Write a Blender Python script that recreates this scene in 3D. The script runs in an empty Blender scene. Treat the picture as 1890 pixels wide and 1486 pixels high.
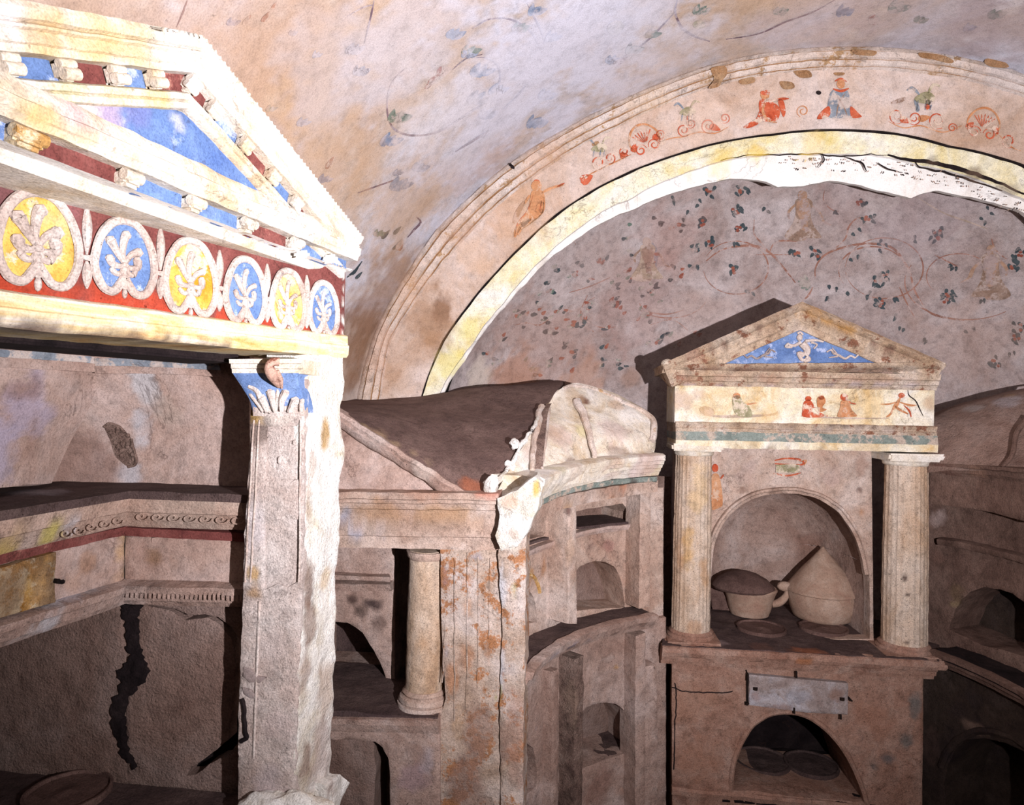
import bpy, bmesh, math, random
import numpy as np
from mathutils import Vector, Matrix, noise
from mathutils.geometry import delaunay_2d_cdt, tessellate_polygon
from mathutils.bvhtree import BVHTree
random.seed(7)
sc = bpy.context.scene
COL = sc.collection
R = math.radians
# ---------------------------------------------------------------- camera, world, light, exposure
F = 1250.0; CAMZ = 2.1
cam_d = bpy.data.cameras.new('camera'); cam_d.sensor_width = 36; cam_d.lens = F/1890*36
cam_d.clip_start = .02
cam = bpy.data.objects.new('camera', cam_d); COL.objects.link(cam)
CR = Matrix.Rotation(R(90.69), 3, 'X') @ Matrix.Rotation(R(1.2), 3, 'Z')
C0 = Vector((0, 0, CAMZ))
cam.matrix_world = Matrix.Translation(C0) @ CR.to_4x4()
sc.camera = cam
w = bpy.data.worlds.new('world'); sc.world = w; w.use_nodes = True
w.node_tree.nodes['Background'].inputs[0].default_value = (.5, .42, .42, 1)
w.node_tree.nodes['Background'].inputs[1].default_value = .015
def spot(name, loc, at, power, size, blend, radius, col):
    d = bpy.data.lights.new(name, 'SPOT'); d.energy = power; d.spot_size = R(size); d.spot_blend = blend
    d.shadow_soft_size = radius; d.color = col
    o = bpy.data.objects.new(name, d); COL.objects.link(o); o.location = loc
    o.rotation_euler = (Vector(at)-Vector(loc)).to_track_quat('-Z', 'Y').to_euler()
    return o
FLASH = (0.62, -.05, 2.02)
spot('flash_lamp', FLASH, (.42, 1.95, 2.78), 370, 128, 1.0, .012, (1, .95, .975))
fl = bpy.data.lights.new('room_lamp', 'AREA'); fl.energy = 3.2; fl.size = 1.2; fl.color = (1, .80, .76)  # unseen area light, added as weak ambient fill
flo = bpy.data.objects.new('room_lamp', fl); COL.objects.link(flo); flo.location = (1.0, -.9, 2.75)
flo.rotation_euler = (Vector((.4, 2.6, 1.9))-Vector(flo.location)).to_track_quat('-Z', 'Y').to_euler()
vs = sc.view_settings; vs.view_transform = 'Standard'; vs.look = 'None'; vs.gamma = 1; vs.exposure = .48
sc.cycles.max_bounces = 6; sc.cycles.diffuse_bounces = 2

# ---------------------------------------------------------------- geometry helpers
def ray(x, y):
    return (CR @ Vector(((x-945)/F, (743-y)/F, -1.0))).normalized()
def Pd(x, y, Y):
    d = ray(x, y); return C0 + d*(Y/d.y)
class Plane:
    def __init__(s, O, ang):                     # ang: heading of u; u=(cos,sin); n faces the viewer
        s.O = Vector(O); s.U = Vector((math.cos(ang), math.sin(ang), 0)); s.n = Vector((math.sin(ang), -math.cos(ang), 0))
    def p3(s, u, v, w=0): q = s.O + s.U*u + s.n*w; return Vector((q.x, q.y, v))
    def uv(s, x, y, w=0):
        d = ray(x, y); o = s.O + s.n*w
        t = (o-C0).dot(s.n)/d.dot(s.n); q = C0+d*t
        return ((q-s.O).dot(s.U), q.z)
class Cyl:
    def __init__(s, c, r, th0): s.c = c; s.r = r; s.th0 = th0
    def p3(s, u, v, w=0):
        th = s.th0-u/s.r; r = s.r-w
        return Vector((s.c[0]+r*math.cos(th), s.c[1]+r*math.sin(th), v))
    def uv(s, x, y, w=0):
        d = ray(x, y); r = s.r-w; ox = -s.c[0]; oy = -s.c[1]
        a = d.x*d.x+d.y*d.y; b = 2*(ox*d.x+oy*d.y); c = ox*ox+oy*oy-r*r
        D = max(b*b-4*a*c, 0); t = (-b+math.sqrt(D))/(2*a)
        q = C0+d*t; th = math.atan2(q.y-s.c[1], q.x-s.c[0])
        du = s.th0-th
        while du > math.pi: du -= 2*math.pi
        while du < -math.pi: du += 2*math.pi
        return (du*s.r, q.z)
class PxSurf:                                    # a surface addressed through the points a ray from the lens meets
    def __init__(s, mb, mi=None):
        s.t = BVHTree.FromPolygons([tuple(v) for v in mb.v], [f[0] for f in mb.f])
    def p3(s, x, y, w=0):
        h, n, i, d = s.t.ray_cast(C0, ray(x, y))
        if h is None: return None
        if n.dot(ray(x, y)) > 0: n = -n
        return h+n*w
    def uv(s, x, y, w=0): return (x, y)
def nz(p, f, off=0): return noise.noise(Vector((p[0]*f+off, p[1]*f+off*1.7, p[2]*f-off)))
class MB:
    def __init__(s): s.v = []; s.f = []
    def face(s, idx, m=0): s.f.append((tuple(idx), m))
    def add(s, vs, fs, m=0):
        o = len(s.v); s.v += [Vector(v) for v in vs]
        for f in fs: s.f.append((tuple(i+o for i in f), m))
def inside(px, py, poly):
    P = np.asarray(poly); x = np.asarray(px); y = np.asarray(py); c = np.zeros(x.shape, bool)
    j = len(P)-1
    for i in range(len(P)):
        xi, yi = P[i]; xj, yj = P[j]
        if yi != yj:
            c ^= ((yi > y) != (yj > y)) & (x < (xj-xi)*(y-yi)/(yj-yi)+xi)
        j = i
    return c
def resample(pts, res, closed=True, jit=0, seed=0):
    out = []; n = len(pts)
    for i in range(n if closed else n-1):
        a = pts[i]; b = pts[(i+1) % n]; L = math.hypot(b[0]-a[0], b[1]-a[1]); k = max(1, int(round(L/res)))
        for j in range(k):
            t = j/k; out.append((a[0]+(b[0]-a[0])*t, a[1]+(b[1]-a[1])*t))
    if not closed: out.append(tuple(pts[-1]))
    if jit:
        fr = .35/res
        out = [(x+jit*(nz((x, y, seed), fr)+.6*nz((x, y, seed), fr*.3)), y+jit*(nz((x, y, seed+9), fr)+.6*nz((x, y, seed+5), fr*.3))) for x, y in out]
    return out
def spline(pts, k=8, closed=False):
    n = len(pts); out = []
    rng = range(n if closed else n-1)
    for i in rng:
        g = lambda q: pts[q % n] if closed else pts[min(max(q, 0), n-1)]
        p0, p1, p2, p3 = g(i-1), g(i), g(i+1), g(i+2)
        for j in range(k):
            t = j/k
            out.append(tuple(.5*((2*b)+(c-a)*t+(2*a-5*b+4*c-d)*t*t+(-a+3*b-3*c+d)*t**3) for a, b, c, d in zip(p0, p1, p2, p3)))
    if not closed: out.append(tuple(pts[-1]))
    return out
def panel(mb, S, outer, holes=(), w0=0, w1=-.05, res=.015, amp=.0015, fq=14, jit=0, hjit=None, m=0, ch=.3, uvin=False, ms=None, wf=None, bow=None):
    """slab whose front follows surface S at height w0, its back at w1, with ragged edges and holes"""
    cv = (lambda p: tuple(p)) if uvin else (lambda p: S.uv(p[0], p[1], w0))
    rg = [resample([cv(p) for p in outer], res, True, jit, 1)]
    for k, h in enumerate(holes): rg.append(resample([cv(p) for p in h], res, True, jit if hjit is None else hjit, 3+k))
    O = np.array(rg[0]); mn = O.min(0); mx = O.max(0)
    gx = np.arange(mn[0]+res/2, mx[0], res); gy = np.arange(mn[1]+res/2, mx[1], res)
    ip = []
    if len(gx) and len(gy) and len(gx)*len(gy) > 1:
        X, Y = np.meshgrid(gx, gy); X = X.ravel()+np.random.RandomState(3).uniform(-.2, .2, X.size)*res; Y = Y.ravel()+np.random.RandomState(4).uniform(-.2, .2, Y.size)*res
        ok = inside(X, Y, rg[0])
        for h in rg[1:]: ok &= ~inside(X, Y, h)
        X = X[ok]; Y = Y[ok]
        B = np.array([p for r in rg for p in r])
        if len(X):
            keep = np.ones(len(X), bool)
            for i0 in range(0, len(X), 2000):
                d = ((X[i0:i0+2000, None]-B[None, :, 0])**2+(Y[i0:i0+2000, None]-B[None, :, 1])**2).min(1)
                keep[i0:i0+2000] = d > (.45*res)**2
            ip = list(zip(X[keep], Y[keep]))
    co = []; ed = []
    for r in rg:
        o = len(co); co += [Vector(p) for p in r]; n = len(r); ed += [(o+i, o+(i+1) % n) for i in range(n)]
    nb = len(co); co += [Vector(p) for p in ip]
    V, E, T, ov, oe, of = delaunay_2d_cdt(co, ed, [], 0, 1e-7)
    cx = np.array([(V[a][0]+V[b][0]+V[c][0])/3 for a, b, c in T]); cy = np.array([(V[a][1]+V[b][1]+V[c][1])/3 for a, b, c in T])
    ok = inside(cx, cy, rg[0])
    for h in rg[1:]: ok &= ~inside(cx, cy, h)
    isb = [any(q < nb for q in o_) or not o_ for o_ in ov]
    base = len(mb.v); fr = []; 
    e = ch*min(res, abs(w0-w1)) if not isinstance(S, PxSurf) else 0
    for i, (x, y) in enumerate(V):
        q = S.p3(x, y, 0)
        if q is None: q = Vector((0, 9, 0))
        ww = w0 + (wf(x, y) if wf else 0) + amp*(nz(q, fq)+.5*nz(q, fq*2.7)) - (e if isb[i] else 0)
        fr.append(S.p3(x, y, ww) or q)
    mb.v += fr
    T = [t for t, k in zip(T, ok) if k]
    for t in T: mb.f.append((tuple(base+i for i in t), m))
    cnt = {}
    for a, b, c in T:
        for s_, t_ in ((a, b), (b, c), (c, a)): cnt[(s_, t_)] = 1
    be = [(a, b) for (a, b) in cnt if (b, a) not in cnt]
    bi = {}
    nbk = max(1, min(12, int(abs(w0-w1)/(res*2.2)))) if not isinstance(S, PxSurf) else 1
    for a, b in be:
        for q in (a, b):
            if q not in bi:
                l = [base+q]
                for k in range(1, nbk+1):
                    p = S.p3(V[q][0], V[q][1], w0+(w1-w0)*k/nbk) or fr[q]
                    if 0 < k < nbk and amp: p = p + Vector((nz(p, fq), nz(p, fq, 4), nz(p, fq, 8)))*amp
                    mb.v.append(p); l.append(len(mb.v)-1)
                bi[q] = l
    sm = m if ms is None else ms
    for a, b in be:
        for k in range(nbk): mb.f.append(((bi[b][k], bi[a][k], bi[a][k+1], bi[b][k+1]), sm))
    # closed back
    bk = {}
    if not isinstance(S, PxSurf):
        for t in T:
            for q in t:
                if q in bi: bk[q] = bi[q][-1]
        V2, E2, T2, ov2, _, _ = delaunay_2d_cdt([Vector(p) for r in rg for p in r], ed, [], 0, 1e-7)
        nbase = len(mb.v)
        mb.v += [S.p3(x, y, w1) for x, y in V2]
        if len(T2):
            cx = np.array([(V2[a][0]+V2[b][0]+V2[c][0])/3 for a, b, c in T2]); cy = np.array([(V2[a][1]+V2[b][1]+V2[c][1])/3 for a, b, c in T2])
            ok = inside(cx, cy, rg[0])
            for h in rg[1:]: ok &= ~inside(cx, cy, h)
            for t, k in zip(T2, ok):
                if k: mb.f.append((tuple(nbase+i for i in reversed(t)), sm))
def mould(mb, S, path, prof, step=.02, amp=.0012, fq=20, m=0, pm=None, uvin=False, w=0, closed_path=False, chip=0):
    """sweep a closed profile [(rise, w)] along a path in a surface, mitred at corners"""
    P = [tuple(p) if uvin else S.uv(p[0], p[1], w) for p in path]
    n = len(P); nor = []
    for i in range(n):
        ds = []
        if i > 0 or closed_path: a = P[i-1]; ds.append((P[i][0]-a[0], P[i][1]-a[1]))
        if i < n-1 or closed_path: b = P[(i+1) % n]; ds.append((b[0]-P[i][0], b[1]-P[i][1]))
        ns = []
        for d in ds:
            L = math.hypot(*d) or 1e-9; ns.append((-d[1]/L, d[0]/L))
        nx = sum(q[0] for q in ns)/len(ns); ny = sum(q[1] for q in ns)/len(ns); L2 = max(nx*nx+ny*ny, .2)
        nor.append((nx/L2, ny/L2))
    secs = []
    rr = range(n if closed_path else n-1)
    for i in rr:
        a, b = P[i], P[(i+1) % n]; L = math.hypot(b[0]-a[0], b[1]-a[1]); k = max(1, int(round(L/step)))
        for j in range(k):
            t = j/k; secs.append((a[0]+(b[0]-a[0])*t, a[1]+(b[1]-a[1])*t, nor[i][0]+(nor[(i+1) % n][0]-nor[i][0])*t, nor[i][1]+(nor[(i+1) % n][1]-nor[i][1])*t))
    if not closed_path: secs.append((*P[-1], *nor[-1]))
    o = len(mb.v); M_ = len(prof)
    for (x, y, nx, ny) in secs:
        c = 0
        if chip:
            q0 = S.p3(x, y, 0); c = chip*max(0, nz(q0, 13, 3)-.1)+chip*.5*max(0, nz(q0, 31, 6)-.15)
        for (r, ww) in prof:
            wmax = max(p_[1] for p_ in prof)
            w2 = ww - (c if ww > wmax-.03 else 0)
            q = S.p3(x+nx*r, y+ny*r, w2)
            q = q + Vector((nz(q, fq), nz(q, fq, 4), nz(q, fq, 9)))*amp
            mb.v.append(q)
    ns_ = len(secs)
    for i in range(ns_ if closed_path else ns_-1):
        i2 = (i+1) % ns_
        for j in range(M_):
            j2 = (j+1) % M_
            mb.f.append(((o+i*M_+j, o+i2*M_+j, o+i2*M_+j2, o+i*M_+j2), pm[j] if pm else m))
    if not closed_path:
        mb.f.append((tuple(o+j for j in range(M_)), pm[0] if pm else m)); mb.f.append((tuple(o+(ns_-1)*M_+j for j in reversed(range(M_))), pm[0] if pm else m))
def lathe(mb, c, prof, n=48, fl=None, amp=.001, fq=20, m=0, a0=0, a1=2*math.pi, squash=1.0):
    """revolve [(z, r)] about a vertical axis at c; fl=(count, depth, z0, z1) cuts flutes"""
    c = Vector(c); o = len(mb.v); full = abs(a1-a0-2*math.pi) < 1e-6; nn = n if full else n+1
    for (z, r) in prof:
        for i in range(nn):
            a = a0+(a1-a0)*i/n; rr = r
            if fl and fl[2] <= z <= fl[3]: rr = r-fl[1]*(abs(math.sin(a*fl[0]/2))**.7)
            q = c+Vector((rr*math.cos(a), rr*math.sin(a)*squash, z))
            if amp and r > 0: k = amp*(nz(q, fq)+.5*nz(q, fq*2.5)); q = q+Vector((math.cos(a), math.sin(a), 0))*k
            mb.v.append(q)
    for j in range(len(prof)-1):
        for i in range(n):
            i2 = (i+1) % nn
            mb.f.append(((o+j*nn+i, o+j*nn+i2, o+(j+1)*nn+i2, o+(j+1)*nn+i), m))
    if full:
        if prof[0][1] > 1e-6: mb.f.append((tuple(o+i for i in reversed(range(nn))), m))
        if prof[-1][1] > 1e-6: mb.f.append((tuple(o+(len(prof)-1)*nn+i for i in range(nn)), m))
def dense(prof, step):
    out = []
    for a, b in zip(prof, prof[1:]):
        L = math.hypot(b[0]-a[0], b[1]-a[1]); k = max(1, int(L/step))
        out += [(a[0]+(b[0]-a[0])*j/k, a[1]+(b[1]-a[1])*j/k) for j in range(k)]
    return out+[prof[-1]]
def tube(mb, pts, r, n=6, m=0, taper=None):
    pts = [Vector(p) for p in pts]; o = len(mb.v); N = len(pts)
    for i, p in enumerate(pts):
        t = (pts[min(i+1, N-1)]-pts[max(i-1, 0)]).normalized()
        a = t.cross(Vector((.3, .9, .31))).normalized(); b = t.cross(a)
        rr = (r[i] if isinstance(r, (list, tuple)) else r)*(taper(i/(N-1)) if taper else 1)
        for k in range(n):
            q = 2*math.pi*k/n; mb.v.append(p+a*rr*math.cos(q)+b*rr*math.sin(q))
    for i in range(N-1):
        for k in range(n):
            k2 = (k+1) % n; mb.f.append(((o+i*n+k, o+i*n+k2, o+(i+1)*n+k2, o+(i+1)*n+k), m))
    mb.f.append((tuple(o+k for k in reversed(range(n))), m)); mb.f.append((tuple(o+(N-1)*n+k for k in range(n)), m))
def box(mb, c, hx, hy, hz, X, Y, Z, m=0, bev=.15, amp=0):
    """a box with softened edges; X, Y, Z are its axes"""
    bm = bmesh.new(); bmesh.ops.create_cube(bm, size=2)
    b = min(hx, hy, hz)*bev*2
    for v in bm.verts: v.co = Vector((v.co.x*hx, v.co.y*hy, v.co.z*hz))
    if b > 0: bmesh.ops.bevel(bm, geom=bm.edges[:], offset=b, segments=2, affect='EDGES')
    bm.verts.ensure_lookup_table()
    vs_ = []
    for v in bm.verts:
        q = Vector(c)+X*v.co.x+Y*v.co.y+Z*v.co.z
        if amp: q = q+Vector((nz(q, 40), nz(q, 40, 3), nz(q, 40, 7)))*amp
        vs_.append(q)
    mb.add(vs_, [[v.index for v in f.verts] for f in bm.faces], m); bm.free()
def blob(mb, c, rx, ry, rz, X, Y, Z, m=0, sub=2, amp=0, fq=20):
    bm = bmesh.new(); bmesh.ops.create_icosphere(bm, subdivisions=sub, radius=1); bm.verts.ensure_lookup_table()
    vs_ = []
    for v in bm.verts:
        q = Vector(c)+X*v.co.x*rx+Y*v.co.y*ry+Z*v.co.z*rz
        if amp: q = q+v.co.normalized()*amp*(nz(q, fq)+.5*nz(q, fq*2.2))
        vs_.append(q)
    mb.add(vs_, [[v.index for v in f.verts] for f in bm.faces], m); bm.free()
def patch(mb, rows, sub=10, amp=.004, fq=8, m=0, wfn=None, thick=0):
    """smooth surface through rows of points given as (px, py, depth)"""
    P = [[Pd(*p) if not isinstance(p, Vector) else p for p in r] for r in rows]
    P = [[Vector(q) for q in spline([tuple(p) for p in r], sub)] for r in P]
    cols = [[Vector(q) for q in spline([tuple(P[i][j]) for i in range(len(P))], sub)] for j in range(len(P[0]))]
    nu = len(cols); nv = len(cols[0]); o = len(mb.v)
    for c in cols:
        for q in c:
            mb.v.append(q+Vector((nz(q, fq), nz(q, fq, 4), nz(q, fq, 9)))*amp)
    if wfn:
        for k in range(o, len(mb.v)): mb.v[k] = wfn(mb.v[k])
    for i in range(nu-1):
        for j in range(nv-1): mb.f.append(((o+i*nv+j, o+(i+1)*nv+j, o+(i+1)*nv+j+1, o+i*nv+j+1), m))
    if thick:
        o2 = len(mb.v); tv = thick if isinstance(thick, Vector) else Vector((0, 0, -thick))
        for k in range(o, o2): mb.v.append(mb.v[k]+tv)
        D = o2-o
        for i in range(nu-1):
            for j in range(nv-1): mb.f.append(((D+o+i*nv+j, D+o+i*nv+j+1, D+o+(i+1)*nv+j+1, D+o+(i+1)*nv+j), m))
        rim = [o+i*nv for i in range(nu)]+[o+(nu-1)*nv+j for j in range(1, nv)]+[o+i*nv+nv-1 for i in range(nu-2, -1, -1)]+[o+j for j in range(nv-2, 0, -1)]
        for a, b in zip(rim, rim[1:]+rim[:1]): mb.f.append(((b, a, a+D, b+D), m))
def ribbon(mb, S, pts, wd, m=0, lift=.003, k=6, taper=True, brk=0, smooth=True):
    """painted line on a surface, width in the units of the surface"""
    P = spline(pts, k) if smooth else pts
    N = len(P); o = len(mb.v); sel = []
    for i, p in enumerate(P):
        a = P[max(i-1, 0)]; b = P[min(i+1, N-1)]; dx, dy = b[0]-a[0], b[1]-a[1]; L = math.hypot(dx, dy) or 1e-9
        t = i/(N-1); q = wd/2*((math.sin(math.pi*min(max(t, .06), .94))**.5) if taper else 1)*(1+.35*nz((p[0]*.07, p[1]*.07, 1), 1))
        A = S.p3(p[0]-dy/L*q, p[1]+dx/L*q, lift); B = S.p3(p[0]+dy/L*q, p[1]-dx/L*q, lift)
        if A is None or B is None: A = B = None
        sel.append((A, B))
    for i in range(N-1):
        if sel[i][0] is None or sel[i+1][0] is None: continue
        if brk and nz((P[i][0]*.05, P[i][1]*.05, 3), 1) > .5-brk: continue
        mb.add([sel[i][0], sel[i][1], sel[i+1][1], sel[i+1][0]], [(0, 1, 2, 3)], m)
def pblob(mb, S, x, y, a, b, ang, m=0, lift=.003, n=10, leaf=False):
    """painted spot or leaf"""
    ca, sa = math.cos(ang), math.sin(ang); vs_ = []
    for i in range(n):
        t = 2*math.pi*i/n; rx = a*math.cos(t); ry = b*math.sin(t)*((1-.55*math.cos(t)) if leaf else 1)
        q = S.p3(x+rx*ca-ry*sa, y+rx*sa+ry*ca, lift)
        if q is None: return
        vs_.append(q)
    mb.add(vs_, [tuple(range(n))], m)
def ppoly(mb, S, pts, m=0, lift=.003, sm=True):
    P = spline(pts, 5, True) if sm else pts
    vs_ = [S.p3(x, y, lift) for x, y in P]
    if any(v is None for v in vs_): return
    tr = tessellate_polygon([[Vector((x, y, 0)) for x, y in P]])
    mb.add(vs_, [t for t in tr], m)
# ---------------------------------------------------------------- materials
def lin(c):
    if isinstance(c, str): c = tuple(int(c[i:i+2], 16)/255 for i in (0, 2, 4))
    return tuple((x/12.92 if x <= .04045 else ((x+.055)/1.055)**2.4) for x in c)
MATS = {}
def plaster(name, c1, c2, c3, s=3.0, mul=(1, 1, 1), bump=.5, speck=.35, mott=.5, rough=.92, faded=None, fade=.5, streak=None, stripes=None, spec=.15, bscale=1.0, grime=0, cracks=.5):
    m = bpy.data.materials.new(name); m.use_nodes = True; nt = m.node_tree; N = nt.nodes; L = nt.links; N.clear()
    out = N.new('ShaderNodeOutputMaterial'); bs = N.new('ShaderNodeBsdfPrincipled'); L.new(bs.outputs[0], out.inputs[0])
    bs.inputs['Roughness'].default_value = rough; bs.inputs['Specular IOR Level'].default_value = spec
    geo = N.new('ShaderNodeNewGeometry'); mp = N.new('ShaderNodeMapping'); L.new(geo.outputs['Position'], mp.inputs[0])
    if streak: mp.inputs['Scale'].default_value = streak[0]; mp.inputs['Rotation'].default_value = streak[1]
    def noise_(sc_, det=6, ro=.6, vec=mp.outputs[0], dist=0, off=0):
        n = N.new('ShaderNodeTexNoise'); n.inputs['Scale'].default_value = sc_; n.inputs['Detail'].default_value = det
        n.inputs['Roughness'].default_value = ro; n.inputs['Distortion'].default_value = dist
        if off:
            ad = N.new('ShaderNodeVectorMath'); ad.inputs[1].default_value = (off, off*.7, -off); L.new(vec, ad.inputs[0]); vec = ad.outputs[0]
        L.new(vec, n.inputs['Vector']); return n.outputs['Fac']
    def ramp(fac, stops):
        r = N.new('ShaderNodeValToRGB'); e = r.color_ramp.elements
        while len(e) < len(stops): e.new(.5)
        for k, (p, c) in enumerate(stops): e[k].position = p; e[k].color = (*c, 1)
        L.new(fac, r.inputs[0]); return r.outputs[0]
    def mix(fac, a, b, mode='MIX'):
        x = N.new('ShaderNodeMix'); x.data_type = 'RGBA'; x.blend_type = mode
        if isinstance(fac, (int, float)): x.inputs[0].default_value = fac
        else: L.new(fac, x.inputs[0])
        for sck, v in ((6, a), (7, b)):
            if isinstance(v, tuple): x.inputs[sck].default_value = (*v, 1)
            else: L.new(v, x.inputs[sck])
        return x.outputs[2]
    c1, c2, c3 = lin(c1), lin(c2), lin(c3)
    base = ramp(noise_(s, 8, .65, dist=.6), [(.34, c1), (.5, c2), (.66, c3)])
    # finer mottling, cracks of colour
    fine = ramp(noise_(s*7, 6, .7, off=3.1), [(.3, (1-.35*mott,)*3), (.55, (1, 1, 1)), (.75, (1+.25*mott,)*3)])
    col = mix(1.0, base, fine, 'MULTIPLY')
    pos = geo.outputs['Position']
    if stripes:
        sep = N.new('ShaderNodeSeparateXYZ'); L.new(pos, sep.inputs[0])
    if faded:
        fc = lin(faded)
        fm = ramp(noise_(14, 9, .72, vec=pos, off=7.7), [(.5-(.5-fade)*.30-.025, (1, 1, 1)), (.5-(.5-fade)*.30+.025, (0, 0, 0))])
        col = mix(fm, col, fc)
    if grime:
        gm = ramp(noise_(5.5, 9, .7, vec=pos, off=12.3), [(.52, (0, 0, 0)), (.68, (grime,)*3)])
        col = mix(gm, col, lin('6b4a3c'))
    if speck:
        sp = ramp(noise_(150, 3, .6, vec=pos, off=1.3), [(.30, (1-speck,)*3), (.42, (1, 1, 1)), (.60, (1, 1, 1)), (.72, (1+.35*speck,)*3)])
        col = mix(1.0, col, sp, 'MULTIPLY')
    at = N.new('ShaderNodeAttribute'); at.attribute_name = 'Tint'
    col = mix(at.outputs['Alpha'], col, at.outputs['Color'])
    if speck:
        gr = ramp(noise_(270, 2, .5, vec=pos, off=9.1), [(.34, (1-.42*speck-.06,)*3), (.5, (1, 1, 1)), (.66, (1+.3*speck,)*3)])
        col = mix(1.0, col, gr, 'MULTIPLY')
        md = ramp(noise_(24, 8, .75, vec=pos, off=4.4), [(.36, (1-.55*mott,)*3), (.5, (1, 1, 1)), (.7, (1+.15*mott,)*3)])
        col = mix(1.0, col, md, 'MULTIPLY')
        pit = ramp(noise_(75, 5, .7, vec=pos, off=21.0), [(.315, (1-min(.85, speck*1.8),)*3), (.335, (1, 1, 1))])
        col = mix(1.0, col, pit, 'MULTIPLY')
        if cracks:
            ck = ramp(noise_(3.1, 7, .6, vec=pos, dist=.4, off=31.0), [(.494, (0, 0, 0)), (.499, (cracks,)*3), (.501, (cracks,)*3), (.506, (0, 0, 0))])
            ckm = ramp(noise_(2.2, 3, .5, vec=pos, off=17.0), [(.50, (0, 0, 0)), (.56, (1, 1, 1))])
            col = mix(mix(1.0, ck, ckm, 'MULTIPLY'), col, lin('3a2822'))
    L.new(col, bs.inputs['Base Color'])
    if bump:
        b1 = N.new('ShaderNodeBump'); b1.inputs['Strength'].default_value = min(1, bump); b1.inputs['Distance'].default_value = .010*bscale
        nm = N.new('ShaderNodeMath'); nm.operation = 'MULTIPLY_ADD'; L.new(noise_(38/bscale, 8, .7, vec=pos, off=5), nm.inputs[0]); nm.inputs[1].default_value = 1.0
        n2 = N.new('ShaderNodeMath'); n2.operation = 'MULTIPLY'; L.new(noise_(170, 3, .6, vec=pos, off=2), n2.inputs[0]); n2.inputs[1].default_value = .35
        L.new(n2.outputs[0], nm.inputs[2]); L.new(nm.outputs[0], b1.inputs['Height']); L.new(b1.outputs[0], bs.inputs['Normal'])
    MATS[name] = m; return m
P = plaster
P('flaky', 'b39a88', 'c9b5a8', 'd8cac5', 5, speck=.45, bump=.8, mott=.5, grime=.35, faded='b07d5a', fade=.33)
P('weathered', 'b29478', 'c9b29c', 'd9c9bc', 5, speck=.5, bump=.9, mott=.6, grime=.45, faded='8f6450', fade=.22)
P('moulded', 'c3a996', 'd6c5ba', 'e2d8d4', 5, speck=.35, bump=.6, mott=.45, faded='b08f6c', fade=.2)
P('faint_red', '9a665c', 'a4746a', 'b08880', 9, speck=.2, bump=.1, faded='c4b2ac', fade=.6)
P('soft_brown', 'a5826c', 'b08e78', 'b99c8a', 9, speck=.2, bump=.1, faded='b09c98', fade=.55)
P('pier_plaster', 'b9a298', 'cabab3', 'dad0cc', 4.5, speck=.42, bump=.9, mott=.45, grime=.3)
P('sooty_pink', '624c44', '735b52', '846c62', 4, speck=.4, bump=.8, mott=.5)  # darker pink tone for the right niche wall
P('sooty_dark', '33292a', '41352f', '50433e', 4, speck=.4, bump=.8, mott=.5)  # very dark brown for the lower and rear parts of that wall
P('plaster', 'b09080', 'c2a99b', 'd4c3bb', 3.2, speck=.4, bump=.6, grime=.35)
P('pink', 'a3867a', 'b49a8f', 'c5b1aa', 3.5, speck=.45, bump=.7, grime=.3)
P('wall_plain', 'a98b7f', 'b79d92', 'c4afa8', 4, speck=.3, bump=.5, grime=.25)
P('lumpy', '84695f', '937a70', 'a08a82', 4, speck=.35, bump=.9, bscale=1.8, mott=.4)
P('vault', 'c0a690', 'c6b6ae', 'cfd0de', 1.5, speck=.22, bump=.28, mott=.3, cracks=0)
P('fresco', 'a5918c', 'b6a7a5', 'c8bdbe', 3.0, speck=.3, bump=.4, mott=.5, grime=.25, cracks=0)
P('band', 'b89a84', 'ccb6a8', 'd9cbc6', 2.6, speck=.25, bump=.35, mott=.35, cracks=0)
P('yellow', 'e2cf8e', 'efe8cc', 'f2efe6', 5, speck=.3, bump=.6, mott=.3)
P('white', 'e6dfd8', 'f2efec', 'f6f5f3', 7, speck=.12, bump=.4, mott=.15)
P('offwhite', 'ccb596', 'e4d9ca', 'eee8e2', 6, speck=.3, bump=.5, mott=.35)
P('cream', 'd6b684', 'e8dcc2', 'eee9e2', 6, speck=.3, bump=.45, mott=.4)
P('streaky', 'd9a15c', 'e6cf9f', 'ece2d4', 5, speck=.2, bump=.35, mott=.3, streak=((1, 1, 7), (0, 0, 0)))
P('rough_white', 'd8ccb8', 'f0ece6', 'faf8f5', 7, speck=.3, bump=.9, bscale=1.6, mott=.2)
P('blue', '5a74a6', '6a85b6', '8199c4', 7, speck=.3, bump=.4, mott=.35, faded='a9b6d8', fade=.25)
P('deep_blue', '5570aa', '637eb4', '768fc0', 7, speck=.3, bump=.4, mott=.35, faded='93a4d0', fade=.12)
P('maroon', '6b3a38', '7a4541', '8a5550', 7, speck=.35, bump=.4, mott=.4, faded='a87468', fade=.12)
P('red', 'a8412c', 'b84e36', 'c76a50', 7, speck=.35, bump=.4, mott=.4, faded='c98a74', fade=.2)
P('brown_paint', '6f4238', '80503f', '91675a', 9, speck=.4, bump=.5, mott=.5, faded='c09c8c', fade=.5)
P('ochre', 'a97838', 'bd9258', 'cdae84', 9, speck=.4, bump=.5, mott=.5, faded='dcc9a8', fade=.4)
P('ochre_yellow', 'd9952e', 'dcb860', 'd9c8a0', 6, speck=.3, bump=.5, mott=.4, faded='dccbb0', fade=.35)
P('relief', 'bda79c', 'd0c0b8', 'ddd3ce', 9, speck=.4, bump=.7, mott=.4)
P('green', '6f7974', '838d87', '99a19c', 8, speck=.4, bump=.5, mott=.4, faded='b9a99c', fade=.38)
P('dust', '4f4040', '5d4c4a', '6c5a56', 6, speck=.45, bump=.8, mott=.5)  # real dust; also the painted shade on the lower niche lids
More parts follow.
